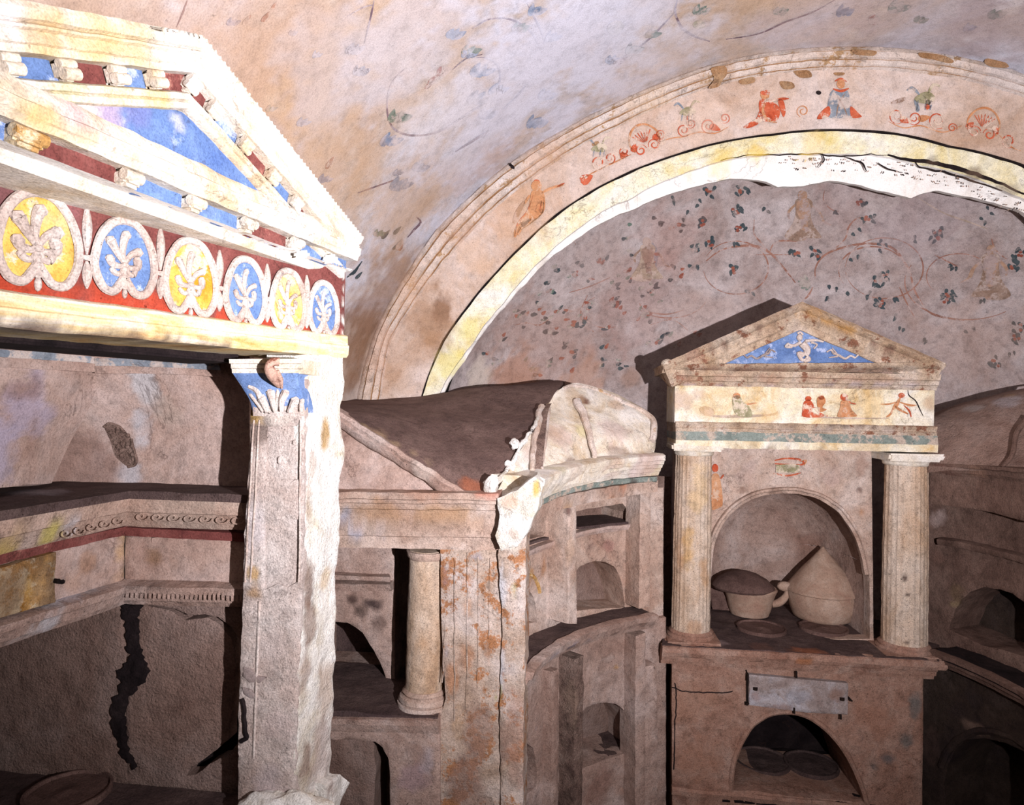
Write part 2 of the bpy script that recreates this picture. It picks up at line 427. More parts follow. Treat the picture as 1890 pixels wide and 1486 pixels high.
P('roof', '5c4a47', '6b5651', '7c6660', 5, speck=.4, bump=.7, mott=.45)  # tomb roof; also colours the stand-in shadow above the left gable
P('soot', '181214', '241c1e', '342a2a', 8, speck=.3, bump=.8, mott=.5)  # real soot and cracks; also painted shade in the lower niche
P('rubble', '6b5650', '8a7268', 'a08a80', 12, speck=.5, bump=1, bscale=2, mott=.7)
P('redstone', '9a7464', 'a88474', 'b49688', 8, speck=.45, bump=.7, mott=.5)
P('terracotta', 'a88675', 'b39684', 'c0a797', 9, speck=.3, bump=.3, mott=.25, cracks=0)
P('dark_terracotta', '5d4742', '6e5650', '7c635c', 9, speck=.45, bump=.5, mott=.4)
P('column', 'bc9c80', 'cdb6a2', 'dacabc', 6, speck=.5, bump=.6, mott=.5, streak=((1, 1, .35), (0, 0, 0)))
P('marble', '8f7e7a', 'a39592', 'bcb8c0', 8, speck=.35, bump=.3, mott=.5, rough=.7, cracks=0)
P('bluegrey', '94888a', 'aa9ea0', 'c0b6b8', 12, speck=.4, bump=.9, mott=.5)
P('iron', '1a1414', '221a18', '30221c', 20, speck=.2, bump=.3)
# paint laid on plaster
P('vine', '93685c', '9f7465', 'b0877a', 9, speck=.2, bump=.1, faded='b9a5a1', fade=.4, cracks=0)
P('vault_vine', '6a5560', '76616c', '86747d', 9, speck=.2, bump=.1, faded='aa9ca2', fade=.4)
P('leaf_blue', '6f809c', '7d8ca6', '8e9ab0', 9, speck=.2, bump=.1, faded='b0aebb', fade=.42)
P('leaf_dark', '37434a', '4c565b', '5b6163', 9, speck=.2, bump=.1, faded='9b8f8d', fade=.25)
P('leaf_green', '61736a', '708076', '828d84', 9, speck=.2, bump=.1, faded='b4a8a2', fade=.5)
P('berry', '8b4a3e', '99594a', 'a86e5e', 9, speck=.2, bump=.1, faded='b4a09b', fade=.35)
P('sanguine', 'b3482e', 'c05c3e', 'c9765a', 14, speck=.2, bump=.1, faded='d6bfae', fade=.34)
P('flesh', 'b9794e', 'c58a62', 'cf9f7c', 14, speck=.2, bump=.1, faded='cfb09a', fade=.3)
P('umber', '8a7060', '987f70', 'a68f82', 14, speck=.2, bump=.1, faded='bba8a0', fade=.45)
P('faint', 'a8937e', 'b09d8b', 'b8a898', 14, speck=.2, bump=.1, faded='c6b2a6', fade=.5)
P('olive', '8d8664', '9a9474', 'a9a388', 14, speck=.2, bump=.1, faded='cfc0ac', fade=.45)
P('grey_blue_paint', '7b8490', '8a929d', '9ba1aa', 14, speck=.2, bump=.1, faded='c3b5ae', fade=.45)
P('bare', '9a7350', 'a88260', 'b39474', 12, speck=.4, bump=.8, mott=.5)

# ---------------------------------------------------------------- building objects
WM = {}
def stain(S, x, y, r, col, s=.8, w=0, sz=1.0, sharp=1.0):
    """a patch of discoloured plaster: centre, radius, colour, strength, vertical stretch"""
    c = S.p3(*S.uv(x, y, w), w); return (c, r, lin(col), s, sz, sharp)
def build(name, mb, mats, parent=None, stains=(), smooth=40, kind=None, label=None):
    me = bpy.data.meshes.new(name)
    if isinstance(mats, str): mats = [mats]
    me.from_pydata([tuple(v) for v in mb.v], [], [f[0] for f in mb.f])
    for k in mats: me.materials.append(MATS[k])
    me.polygons.foreach_set('material_index', [f[1] for f in mb.f])
    bm = bmesh.new(); bm.from_mesh(me)
    bmesh.ops.remove_doubles(bm, verts=bm.verts, dist=1e-5) if len(mb.v) < 60000 else None
    bmesh.ops.recalc_face_normals(bm, faces=bm.faces)
    bm.to_mesh(me); bm.free()
    me.validate()
    me.shade_smooth()
    try: me.set_sharp_from_angle(angle=R(smooth))
    except Exception: pass
    at = me.color_attributes.new('Tint', 'FLOAT_COLOR', 'POINT')
    n = len(me.vertices); A = np.zeros((n, 4), np.float32)
    if stains:
        V = np.empty(n*3, np.float32); me.vertices.foreach_get('co', V); V = V.reshape(-1, 3)
        n1 = np.array([nz(v, 9, 2)+.6*nz(v, 27, 5)+.35*nz(v, 70, 8) for v in V])
        for (c, r, col, s, sz, sharp) in stains:
            D = V-np.array(c, np.float32); D[:, 2] /= sz
            d = np.sqrt((D**2).sum(1))/r + .55*n1
            a = np.clip((1-d)*2.2*sharp, 0, 1)*s
            na = a+A[:, 3]*(1-a)
            ok = na > 1e-4
            for k in range(3): A[ok, k] = (col[k]*a[ok]+A[ok, k]*A[ok, 3]*(1-a[ok]))/na[ok]
            A[:, 3] = na
    at.data.foreach_set('color', A.ravel())
    o = bpy.data.objects.new(name, me); COL.objects.link(o)
    if parent is not None:
        o.parent = parent; o.matrix_parent_inverse = WM[parent.name].inverted()
    elif kind == 'structure' or kind == 'stuff': o['kind'] = kind
    if parent is not None and kind == 'stuff': o['kind'] = kind
    if label: o['label'] = label
    WM[o.name] = Matrix.Identity(4)
    return o
def thing(name, label, cat, loc, group=None):
    o = bpy.data.objects.new(name, None); o.empty_display_size = .1; COL.objects.link(o); o.location = loc
    WM[o.name] = Matrix.Translation(Vector(loc)); o['label'] = label; o['category'] = cat
    if group: o['group'] = group
    return o
def tag(o, label, cat, group=None):
    o['label'] = label; o['category'] = cat
    if group: o['group'] = group
    return o
Z3 = Vector((0, 0, 1))
# the directions and depths the building is laid out on
AX = R(-6.0)                                       # heading of every surface that faces down the room
def planeA(x, Y, y=765): return Plane(Pd(x, y, Y), AX)
# ---------------------------------------------------------------- setting: end wall with its arch, apse, vault, room
E = planeA(1500, 2.9)
EC = E.uv(1500, 925)                               # centre of the arches
EC = (EC[0], EC[1])
T0 = [(664, 737), (680, 665), (705, 594), (757, 503), (809, 427), (862, 374), (944, 305), (1040, 245), (1143, 192), (1230, 155), (1300, 129), (1400, 105), (1480, 95), (1560, 92), (1680, 97), (1800, 118), (1890, 143)]
T1 = [(705, 727), (722, 629), (755, 575), (795, 517), (851, 450), (914, 385), (990, 325), (1060, 277), (1143, 235), (1220, 197), (1300, 165), (1450, 135), (1560, 129), (1700, 136), (1800, 153), (1890, 180)]
T2 = [(776, 734), (796, 675), (816, 629), (858, 570), (916, 500), (963, 451), (1030, 392), (1106, 343), (1180, 308), (1250, 283), (1333, 260), (1426, 246), (1515, 238), (1584, 238), (1653, 244), (1756, 268), (1890, 302)]
T3 = [(806, 745), (823, 705), (872, 632), (942, 543), (1002, 476), (1071, 416), (1159, 366), (1250, 323), (1343, 294), (1426, 283), (1515, 282), (1584, 285), (1646, 290), (1704, 304), (1756, 314), (1825, 338), (1890, 366)]
T4 = [(812, 745), (829, 708), (878, 636), (949, 548), (1008, 484), (1085, 426), (1159, 390), (1240, 357), (1309, 337), (1371, 330), (1412, 335), (1436, 347), (1481, 343), (1532, 334), (1584, 342), (1640, 356), (1680, 366), (1728, 352), (1783, 363), (1890, 392)]
def radfn(T, w=0):
    q = [E.uv(x, y, w) for x, y in T]
    an = np.array([math.atan2(v-EC[1], u-EC[0]) for u, v in q]); ra = np.array([math.hypot(u-EC[0], v-EC[1]) for u, v in q])
    o = np.argsort(an); an = an[o]; ra = ra[o]
    def f(a):
        if a < 0: return f(0)/max(math.cos(a), .3)
        if a > math.pi: return f(math.pi)/max(math.cos(a-math.pi), .3)
        if a < an[0]: t = min(1, (an[0]-a)/.5); return float(ra[0]*(1-t)+ra[:4].mean()*t)
        return float(np.interp(a, an, ra))
    return f
F0, F1, F2, F3, F4 = radfn(T0, .0), radfn(T1, .0), radfn(T2), radfn(T3, -.06), radfn(T4, -.10)
def blend(fa, fb, t, d=0): return lambda a: fa(a)*(1-t)+fb(a)*t+d
def rings(mb, prof, n=420, a0=-.62, a1=math.pi+.62, amp=.002, fq=9, sub=None):
    """surface swept round the arch through [(radius function, w, material)]"""
    o = len(mb.v); K = len(prof)
    for i in range(n+1):
        a = a0+(a1-a0)*i/n
        for k, (f, w, m) in enumerate(prof):
            r = f(a); q = E.p3(EC[0]+r*math.cos(a), EC[1]+r*math.sin(a), w)
            mb.v.append(q+Vector((nz(q, fq), nz(q, fq, 4), nz(q, fq, 9)))*amp)
    for i in range(n):
        for k in range(K-1): mb.f.append(((o+i*K+k, o+(i+1)*K+k, o+(i+1)*K+k+1, o+i*K+k+1), prof[k][2]))
# painted face of the arch
mb = MB()
fa = blend(F0, F2, 0)
pr = [(blend(F1, F2, t, 0), 0, 0) for t in np.linspace(-.25, .985, 22)]
pr += [(blend(F1, F2, 1.0), -.004, 1), (blend(F1, F2, 1.012), -.035, 1)]
rings(mb, pr, amp=.0018)
# yellow inner ring, broken plaster edge
def rag(f, amt, fr, off): return lambda a: f(a)+amt*(nz((math.cos(a), math.sin(a), 0), fr, off)+.5*nz((math.cos(a), math.sin(a), 0), fr*3, off))
pr = [(blend(F2, F3, .03), -.035, 2), (blend(F2, F3, .06), -.018, 2)]
pr += [(rag(blend(F2, F3, t), .004, 6, 1), -.018-.05*t, 2) for t in np.linspace(.12, 1, 9)]
pr[-1] = (rag(F3, .008, 9, 2), -.066, 3)
pr += [(rag(F3, .008, 9, 2), -.085, 3), (rag(blend(F3, F4, .5), .004, 9, 3), -.092, 3), (rag(F4, .006, 14, 5), -.10, 3), (rag(blend(F4, F4, 0, .006), .006, 14, 5), -.135, 0), (blend(F4, F4, 0, .06), -.15, 0)]
rings(mb, pr, n=620, amp=.003, fq=14)
# paint on the band
EB = len(mb.v)
def erib(pts, wd, m, **k): ribbon(mb, E_PX, pts, wd, m, **k)
class PxPlane:
    def __init__(s, S, w=0): s.S = S; s.w = w
    def p3(s, x, y, w=0): u, v = s.S.uv(x, y, s.w+w); return s.S.p3(u, v, s.w+w)
    def uv(s, x, y, w=0): return (x, y)
E_PX = PxPlane(E, .002)
SG, FL, OL, GB, BR, UM, DK = 4, 5, 6, 7, 8, 9, 10
def scroll(x, y, r, turns, a0, sgn, wd=2.6, m=SG):
    pts = [(x+r*(1-.78*t)*math.cos(a0+sgn*turns*2*math.pi*t), y+r*(1-.78*t)*math.sin(a0+sgn*turns*2*math.pi*t)) for t in np.linspace(0, 1, 16)]
    erib(pts, wd, m, k=2)
def pal_arch(x, y, s, ang):                        # fan motif under a hoop with two scrolls
    ca, sa = math.cos(ang), math.sin(ang); T = lambda px, py: (x+(px*ca-py*sa)*s, y+(px*sa+py*ca)*s)
    erib([T(-26, 14), T(-30, -6), T(-18, -26), T(0, -33), T(18, -26), T(30, -6), T(26, 14)], 4.2*s, FL)
    for k in range(-3, 4): erib([T(k*1.2, 2), T(k*5, -12), T(k*6.5, -22+abs(k)*1.8)], 2.2*s, SG)
    for q in (-1, 1):
        xx, yy = T(q*14, 14); scroll(xx, yy, 12*s, 1.4, ang+(math.pi if q > 0 else 0), q, 2.8*s)
        a, b = T(q*24, 4); pblob(mb, E_PX, a, b, 9*s, 6*s, ang+q*.9, SG, leaf=True)
for (x, y, s, an) in ((1190, 260, .95, -.42), (1815, 232, 1.0, .18)): pal_arch(x, y, s, an)
for (x, y, r, s0, a) in ((1105, 300, 14, 1, .5), (1126, 292, 11, -1, 2.2), (1152, 280, 10, 1, 1), (1218, 248, 9, -1, 1), (1262, 240, 13, 1, .5), (1275, 228, 9, -1, 2), (1308, 232, 15, 1, 1), (1338, 218, 10, -1, 2), (1655, 214, 16, 1, .3), (1688, 218, 13, -1, 2.2), (1730, 222, 17, 1, 1), (1758, 236, 9, -1, .4), (1862, 260, 14, 1, 1), (1500-18, 205, 12, 1, 2)):
    scroll(x, y, r, 1.5, a, s0, 2.4, SG if r != 12 else FL)
for pts in (((1075, 330), (1100, 316), (1140, 297), (1165, 285)), ((1218, 262), (1240, 255), (1262, 252), (1290, 244), (1320, 246), (1345, 234)), ((1640, 224), (1668, 236), (1700, 232), (1740, 244), (1775, 232)), ((1845, 250), (1868, 272), (1890, 280))): erib(pts, 2.4, FL)
for (x, y, a, b, an, m) in ((1083, 330, 13, 9, -.5, SG), (1152, 287, 8, 6, 0, SG), (1320, 236, 11, 6, .4, SG), (1672, 222, 12, 6, .3, SG), (1706, 218, 12, 6, -.2, FL), (1222, 262, 7, 6, 0, SG), (1272, 222, 5, 9, 0, SG), (1713, 197, 6, 5, 0, SG)): pblob(mb, E_PX, x, y, a, b, an, m, leaf=True)
# griffins and birds in pale green-grey
for (x, y, f) in ((1105, 272, 1), (1268, 205, 1), (1705, 180, 1.3)):
    ppoly(mb, E_PX, [(x-14*f, y+4), (x-4*f, y-6*f), (x+8*f, y-8*f), (x+16*f, y), (x+10*f, y+8*f), (x-4*f, y+8*f)], OL)
    erib([(x-6*f, y-4*f), (x-16*f, y-14*f), (x-24*f, y-10*f)], 4*f, GB); erib([(x+6*f, y-6*f), (x+14*f, y-18*f), (x+24*f, y-16*f)], 4*f, OL)
    for q in (-8, 4, 11): erib([(x+q*f, y+4*f), (x+(q-2)*f, y+18*f)], 2.6*f, GB)
erib([(1645, 190), (1660, 186), (1672, 181)], 8, UM); erib([(1093, 268), (1105, 262)], 7, BR)
erib([(1688, 184), (1694, 200), (1692, 206)], 7, GB); pblob(mb, E_PX, 1713, 189, 5, 5, 0, DK)
# running cupid at the left end
ppoly(mb, E_PX, [(983, 352), (1000, 352), (1006, 368), (1003, 392), (984, 408), (966, 420), (961, 408), (975, 388), (978, 368)], FL)
pblob(mb, E_PX, 990, 343, 10, 10, 0, FL, lift=.0035); erib([(984, 337), (990, 333), (998, 337)], 4, SG)
erib([(1000, 356), (1018, 347), (1040, 341)], 5.5, FL); erib([(1028, 345), (1042, 338)], 3, SG); erib([(978, 360), (968, 376)], 5, FL)
erib([(968, 408), (955, 424), (950, 438)], 8, FL); erib([(980, 404), (962, 420), (956, 434)], 7, FL)
erib([(984, 360), (974, 388), (956, 412), (950, 436)], 2.2, SG); erib([(1004, 364), (1001, 392), (982, 410), (962, 424)], 2, BR)
erib([(968, 372), (956, 392), (948, 412)], 10, UM); erib([(1000, 370), (996, 388)], 2.5, SG)
# two seated figures
ppoly(mb, E_PX, [(1402, 186), (1416, 182), (1430, 190), (1440, 202), (1434, 222), (1410, 224), (1402, 206)], SG)
pblob(mb, E_PX, 1412, 175, 9, 9, 0, FL, lift=.0035); pblob(mb, E_PX, 1412, 171, 9, 5, 0, SG, lift=.004)
ppoly(mb, E_PX, [(1402, 205), (1396, 218), (1384, 226), (1372, 235), (1384, 236), (1404, 226), (1410, 214)], SG)
erib([(1424, 186), (1440, 183), (1456, 182)], 5, SG); ppoly(mb, E_PX, [(1436, 184), (1446, 186), (1450, 206), (1446, 216), (1440, 202)], SG)
erib([(1412, 190), (1408, 206), (1418, 222), (1434, 226)], 5, FL, lift=.004)
ppoly(mb, E_PX, [(1535, 168), (1552, 164), (1566, 170), (1572, 196), (1580, 212), (1560, 218), (1530, 216), (1528, 190)], GB)
pblob(mb, E_PX, 1552, 155, 8, 9, 0, FL, lift=.004); erib([(1541, 150), (1552, 145), (1563, 151)], 4, SG); erib([(1538, 164), (1552, 168), (1567, 163)], 5, SG, lift=.004)
ppoly(mb, E_PX, [(1530, 196), (1532, 212), (1520, 219), (1508, 219), (1516, 206)], SG, lift=.004); ppoly(mb, E_PX, [(1570, 196), (1586, 210), (1590, 216), (1572, 217)], SG, lift=.004)
erib([(1545, 176), (1556, 194), (1564, 214)], 3, UM, lift=.0045); erib([(1560, 172), (1548, 192), (1544, 214)], 2.5, UM, lift=.0045)
pblob(mb, E_PX, 1511, 171, 5, 4, .2, DK); pblob(mb, E_PX, 946, 308, 5, 3, .8, DK, lift=.034); pblob(mb, E_PX, 942, 304, 3, 3, .8, DK, lift=.034)
EW = PxPlane(E, -.062)                             # crack that follows the broken edge
for _p, _w in (([(1330, 297), (1380, 287), (1440, 286), (1500, 284), (1545, 288), (1600, 286), (1650, 288)], 2.6), ([(1640, 287), (1680, 295), (1730, 302), (1780, 315), (1830, 332), (1892, 360)], 8), ([(1690, 298), (1700, 310), (1745, 318), (1800, 335), (1850, 352)], 4), ([(1515, 284), (1520, 296), (1512, 308)], 2.5), ([(1560, 290), (1590, 300), (1600, 316)], 3), ([(1620, 300), (1640, 312), (1666, 318)], 3)):
    _q = [(x+3*nz((x*.05, y*.05, 1), 1), y+3*nz((x*.06, y*.06, 5), 1)) for x, y in spline(_p, 6)]
    ribbon(mb, EW, _q, _w, DK, lift=.012, smooth=False)
for _k in range(110):
    _t = random.random(); _x = 1440+_t*450; _y = np.interp(_x, [1440, 1540, 1640, 1756, 1890], [300, 302, 308, 330, 385])+random.uniform(-12, 14)
    pblob(mb, EW, _x, _y, random.uniform(1, 3.2), random.uniform(.8, 1.6), random.uniform(-1, 1.5), UM if random.random() < .7 else DK, lift=.0125, n=6)
# losses showing the backing plaster
for pts in ([(1312, 126), (1338, 122), (1342, 136), (1334, 148), (1326, 160), (1308, 163), (1318, 146)], [(1574, 92), (1616, 94), (1612, 103), (1590, 102), (1578, 100)], [(1698, 97), (1740, 102), (1760, 112), (1752, 117), (1722, 110), (1700, 106)], [(1822, 108), (1850, 112), (1862, 124), (1834, 124), (1818, 117)], [(1440, 150), (1462, 152), (1466, 162), (1450, 165), (1442, 160)], [(1465, 130), (1492, 130), (1498, 142), (1476, 143)], [(1386, 134), (1402, 130), (1406, 138), (1390, 140)], [(1540, 134), (1558, 134), (1556, 139), (1542, 139)], [(1364, 148), (1390, 142), (1392, 152), (1370, 156)]):
    ppoly(mb, PxPlane(E, .0), pts, BR, lift=.006 if pts[0][1] > 128 else .034)
st = [stain(E, 800, 590, .13, '9a7452', .55, sz=1.5), stain(E, 815, 565, .06, '7b5840', .6, sz=1.6), stain(E, 960, 400, .16, 'c79a72', .4), stain(E, 870, 480, .12, 'c9a37e', .4), stain(E, 1300, 215, .12, 'd9bfae', .4),
      stain(E, 1330, 300, .07, 'e8c552', .55, w=-.04), stain(E, 1400, 290, .06, 'e6bf3f', .6, w=-.04), stain(E, 1270, 320, .05, 'ecd064', .5, w=-.04), stain(E, 840, 680, .10, 'dfd584', .6, w=-.04), stain(E, 870, 610, .08, 'e4dc94', .5, w=-.04), stain(E, 1500, 265, .06, 'eccb88', .4, w=-.04),
      stain(E, 960, 540, .06, 'e6da90', .45, w=-.04), stain(E, 1480, 295, .03, 'e8c552', .6, w=-.05), stain(E, 1800, 322, .05, '6b5648', .6, w=-.05), stain(E, 1720, 296, .03, '5a4638', .5, w=-.05), stain(E, 1860, 350, .05, '7b6758', .5, w=-.05), stain(E, 1690, 350, .035, 'b39b66', .8, w=-.08)]
wall_end = build('wall_back', mb, ['band', 'soot', 'yellow', 'white', 'sanguine', 'flesh', 'olive', 'grey_blue_paint', 'bare', 'umber', 'soot'], stains=st, kind='structure')
# moulding that frames the arch
mb = MB()
b_ = lambda t: blend(F0, F1, t)
rings(mb, [(blend(F0, F1, 0, .02), -.01, 0), (b_(0), .024, 0), (b_(.10), .028, 0), (b_(.14), .016, 1), (b_(.20), .016, 1), (b_(.24), .030, 0), (b_(.5), .027, 0), (b_(.55), .017, 1), (b_(.6), .017, 1), (b_(.64), .022, 0), (b_(.82), .015, 0), (b_(.86), .008, 1), (b_(.9), .008, 1), (b_(.93), .012, 0), (b_(1.02), -.004, 0)], n=500, amp=.0028, fq=26)
build('trim_1', mb, ['moulded', 'bare'], stains=[stain(E, 700, 640, .2, 'c9aa98', .6), stain(E, 760, 520, .12, 'c6a389', .6), stain(E, 850, 420, .12, 'c7a692', .5), stain(E, 1000, 300, .14, 'cfb09c', .5), stain(E, 1200, 200, .12, 'd8c0a8', .4), stain(E, 1650, 110, .16, 'cdbdb4', .5), stain(E, 1850, 150, .14, 'd0c6c4', .6)], kind='structure')
# apse: half dome over an upright wall
AP = planeA(1500, 2.9); AXu = AP.U; AXn = AP.n
ac = E.p3(EC[0], EC[1], -.14)
ra = max(F4(a) for a in np.linspace(.3, 2.8, 60))*1.012; rb = .80
mb = MB(); n1, n2 = 200, 110; o = 0
for j in range(n2+1):
    e_ = j/n2*(math.pi/2)
    for i in range(n1+1):
        a = math.pi*i/n1
        q = ac+AXu*(-ra*math.cos(a)*math.cos(e_))-AXn*(rb*math.sin(a)*math.cos(e_))+Z3*(ra*math.sin(e_))
        mb.v.append(q+(q-ac).normalized()*.003*(nz(q, 5)+.5*nz(q, 13)))
for j in range(n2):
    for i in range(n1): mb.f.append(((j*(n1+1)+i, j*(n1+1)+i+1, (j+1)*(n1+1)+i+1, (j+1)*(n1+1)+i), 0))
o = len(mb.v)
for j in range(2):
    for i in range(n1+1):
        a = math.pi*i/n1; q = ac+AXu*(-ra*math.cos(a))-AXn*(rb*math.sin(a)); q.z = ac.z if j == 0 else 0
        mb.v.append(mb.v[i].copy() if j == 0 else q)
for i in range(n1): mb.f.append(((o+i, o+i+1, o+n1+1+i+1, o+n1+1+i), 0))
AS = PxSurf(mb)
VN, LD, BY, LG, FLs, UMs, GBs, FT = 1, 2, 3, 4, 5, 6, 7, 8
rnd = random.Random(11)
def arib(pts, wd=2.4, m=VN, **k): ribbon(mb, AS, pts, wd*1.25, m, lift=.0015, **k)
def spray(x, y, s=1.0, full=True):                 # a sprig: dark leaves round red berries
    for k in range(rnd.randint(5, 7) if full else 2):
        a = rnd.uniform(0, 6.28); d = rnd.uniform(5, 13)*s
        pblob(mb, AS, x+d*math.cos(a), y+d*.8*math.sin(a), rnd.uniform(4.5, 6.5)*s, rnd.uniform(2.6, 3.6)*s, rnd.uniform(-1, 1)+1.4, LD, lift=.002, leaf=True)
    if full:
        for k in range(3): pblob(mb, AS, x+rnd.uniform(-6, 6)*s, y+rnd.uniform(-6, 6)*s, 3.4*s, 3*s, 0, BY, lift=.0026)
def ring_(x, y, rx, ry, a0, a1, wd=2.2, m=VN): arib([(x+rx*math.cos(a), y+ry*math.sin(a)) for a in np.linspace(a0, a1, 22)], wd, m, k=2)
ring_(1358, 494, 60, 49, -2.7, 3.0); ring_(1632, 495, 72, 56, -3.1, 3.0, 2.0); ring_(1610, 500, 62, 45, 2.6, 6.2, 2.4)
ring_(1785, 520, 115, 70, .9, 3.6, 2.2); ring_(1770, 510, 60, 42, 2.5, 6.0, 1.8); ring_(1120, 575, 45, 30, 1.2, 4.2, 2); ring_(1235, 545, 70, 42, .3, 2.6, 1.8); ring_(1140, 420, 90, 60, 2.6, 5.4, 1.6)
arib([(1468, 522), (1455, 505), (1436, 482), (1420, 466), (1398, 455), (1366, 454), (1330, 462), (1303, 482)], 3.6)
arib([(1505, 514), (1505, 495), (1518, 474), (1545, 460), (1590, 450), (1630, 452), (1655, 464), (1678, 500), (1690, 540), (1720, 580), (1780, 592)], 3.6)
arib([(1392, 405), (1392, 432), (1405, 448), (1420, 466)], 2.6); arib([(1420, 466), (1428, 450), (1445, 444), (1470, 446)], 2.6)
arib([(1540, 460), (1560, 440), (1566, 420), (1580, 404), (1602, 400)], 2.6); arib([(1830, 440), (1838, 462), (1858, 478)], 2.6)
arib([(1660, 530), (1672, 556), (1690, 590)], 2.2); arib([(1725, 470), (1740, 478), (1768, 492)], 2.4); arib([(1395, 470), (1470, 470)], 1.5, brk=.3)
arib([(1500, 530), (1492, 545), (1480, 556)], 3); arib([(1180, 560), (1192, 574), (1230, 580), (1262, 572)], 2.2); arib([(1084, 545), (1072, 575), (1078, 600), (1096, 612)], 2)
arib([(950, 600), (972, 596), (995, 600), (1015, 588)], 2); arib([(1050, 540), (1090, 528), (1130, 510)], 1.8, brk=.2); arib([(1522, 350), (1520, 370), (1534, 386), (1548, 390)], 1.8)
arib([(1690, 362), (1740, 392), (1790, 410), (1822, 422)], 2.6, FT); arib([(1200, 600), (1240, 590), (1270, 610)], 1.8)
for (x, y) in ((1310, 355), (1370, 352), (1585, 376), (1357, 388), (1363, 420), (1310, 450), (1298, 412), (1350, 498), (1470, 466), (1504, 468), (1632, 510), (1603, 404), (1730, 425), (1730, 440), (1748, 552), (1620, 520), (1750, 545), (1870, 490), (1880, 470), (1838, 670), (1875, 625), (1880, 605), (1625, 560), (1562, 615)): spray(x, y, 1.0)
for (x, y) in ((1248, 372), (1290, 378), (1266, 400), (1412, 395), (1540, 385), (1580, 428), (1352, 456), (1620, 455), (1630, 452), (1694, 440), (1756, 498), (1750, 500), (1820, 408), (1826, 390), (1600, 545), (1575, 545), (1530, 548), (1654, 548), (1702, 632), (1646, 588), (1665, 605), (1248, 486), (1278, 490), (1385, 540), (1540, 528), (1582, 481), (1815, 560), (1868, 655), (1790, 610)): spray(x, y, .9, False)
for k in range(150):                               # smaller, weathered sprigs on the left of the dome
    x = rnd.uniform(880, 1290); y = rnd.uniform(395, 690)
    e_ = np.interp(x, [812, 829, 878, 949, 1008, 1085, 1159, 1240, 1309], [745, 708, 636, 548, 484, 426, 390, 357, 337])
    if y < e_+22 or (x > 1180 and y > 640): continue
    for q in range(rnd.randint(1, 3)): pblob(mb, AS, x+rnd.uniform(-8, 8), y+rnd.uniform(-7, 7), rnd.uniform(4, 7), rnd.uniform(2.2, 3.6), rnd.uniform(-1.1, .2), rnd.choice([LD, LD, LG, BY]), lift=.002, leaf=True)
for k in range(6): a = 2.1+k*.45; arib([(1495, 525), (1495+22*math.cos(-a), 525+16*math.sin(-a)-4)], 5, LG)
# three floating figures
def drape(x, y, s, mA, mB, fl=1):
    Q = lambda a, b: (x+a*s*fl, y+b*s)
    ppoly(mb, AS, [Q(-16, -20), Q(4, -26), Q(18, -16), Q(14, 4), Q(20, 30), Q(36, 54), Q(12, 56), Q(4, 60), Q(-18, 62), Q(-38, 52), Q(-22, 26), Q(-16, 4)], mB, lift=.003)
    ppoly(mb, AS, [Q(-12, -18), Q(8, -20), Q(14, 0), Q(8, 22), Q(10, 56), Q(-2, 58), Q(-6, 22), Q(-14, 2)], mA, lift=.004)
    pblob(mb, AS, *Q(-2, -30), 10*s, 11*s, 0, mA, lift=.004)
    arib([Q(10, -14), Q(30, 2), Q(40, 22), Q(56, 30)], 5*s, mA); arib([Q(-14, -14), Q(-30, 4), Q(-28, 18)], 5*s, mA)
    for q in (-22, -8, 6, 20): arib([Q(q*.4, 10), Q(q*.8, 34), Q(q, 54)], 2.2*s, UMs)
drape(1483, 388, .92, FLs, UMs); drape(1828, 492, 1.0, FLs, UMs, -1); drape(1195, 470, .8, UMs, FT, 1)
arib([(1202, 446), (1210, 470), (1206, 500)], 7, GBs)
st = [stain(AS, 1000, 640, .35, 'a88272', .35), stain(AS, 950, 690, .16, 'b07d5e', .5), stain(AS, 1080, 700, .14, 'b98c72', .5), stain(AS, 880, 690, .10, 'dccfc0', .5), stain(AS, 1180, 560, .3, 'a4837c', .35), stain(AS, 1240, 430, .22, 'b08478', .3), stain(AS, 1560, 370, .16, '9c7f7c', .3),
      stain(AS, 1300, 600, .3, 'c6b2ac', .4), stain(AS, 1780, 640, .3, 'b89a8c', .35), stain(AS, 1700, 400, .25, '9f8c90', .35), stain(AS, 1100, 480, .2, 'b49f9a', .4), stain(AS, 1165, 700, .08, '9d7a66', .5)]
for j in range(0): pass
build('wall_apse', mb, ['fresco', 'vine', 'leaf_dark', 'berry', 'leaf_green', 'soft_brown', 'umber', 'grey_blue_paint', 'faint'], stains=st, kind='structure')
# barrel vault
mb = MB(); nA, nT = 330, 190; VL = 4.2
RD = Vector((-AXn.x, -AXn.y, 0))                   # into the apse
def vpt(a, t):
    r = F0(a)+.012 + .05*t*t*(.5+.5*math.cos(a)**2)*0 + FLARE*t
    q = E.p3(EC[0]+r*math.cos(a), EC[1]+r*math.sin(a), t)
    return q
FLARE = .095
for j in range(nT+1):
    t = -.01+(VL)*(j/nT)**1.25
    for i in range(nA+1):
        a = math.pi*i/nA; q = vpt(a, t); c = E.p3(EC[0], EC[1], t)
        mb.v.append(q+(q-c).normalized()*(.006*nz(q, 2.2)+.003*nz(q, 7)))
for j in range(nT):
    for i in range(nA):
        q = mb.v[j*(nA+1)+i]
        if q.x < 0 and .35 < q.y < 1.95 and q.z < 2.42: continue      # the left shrine opens through the wall here
        mb.f.append(((j*(nA+1)+i, j*(nA+1)+i+1, (j+1)*(nA+1)+i+1, (j+1)*(nA+1)+i), 0))
VS = PxSurf(mb); VV, VB, VR, VG, VD = 1, 2, 3, 4, 5
def vrib(pts, wd=2.6, m=VV, **k): ribbon(mb, VS, pts, wd*1.5, m, lift=.0012, **k)
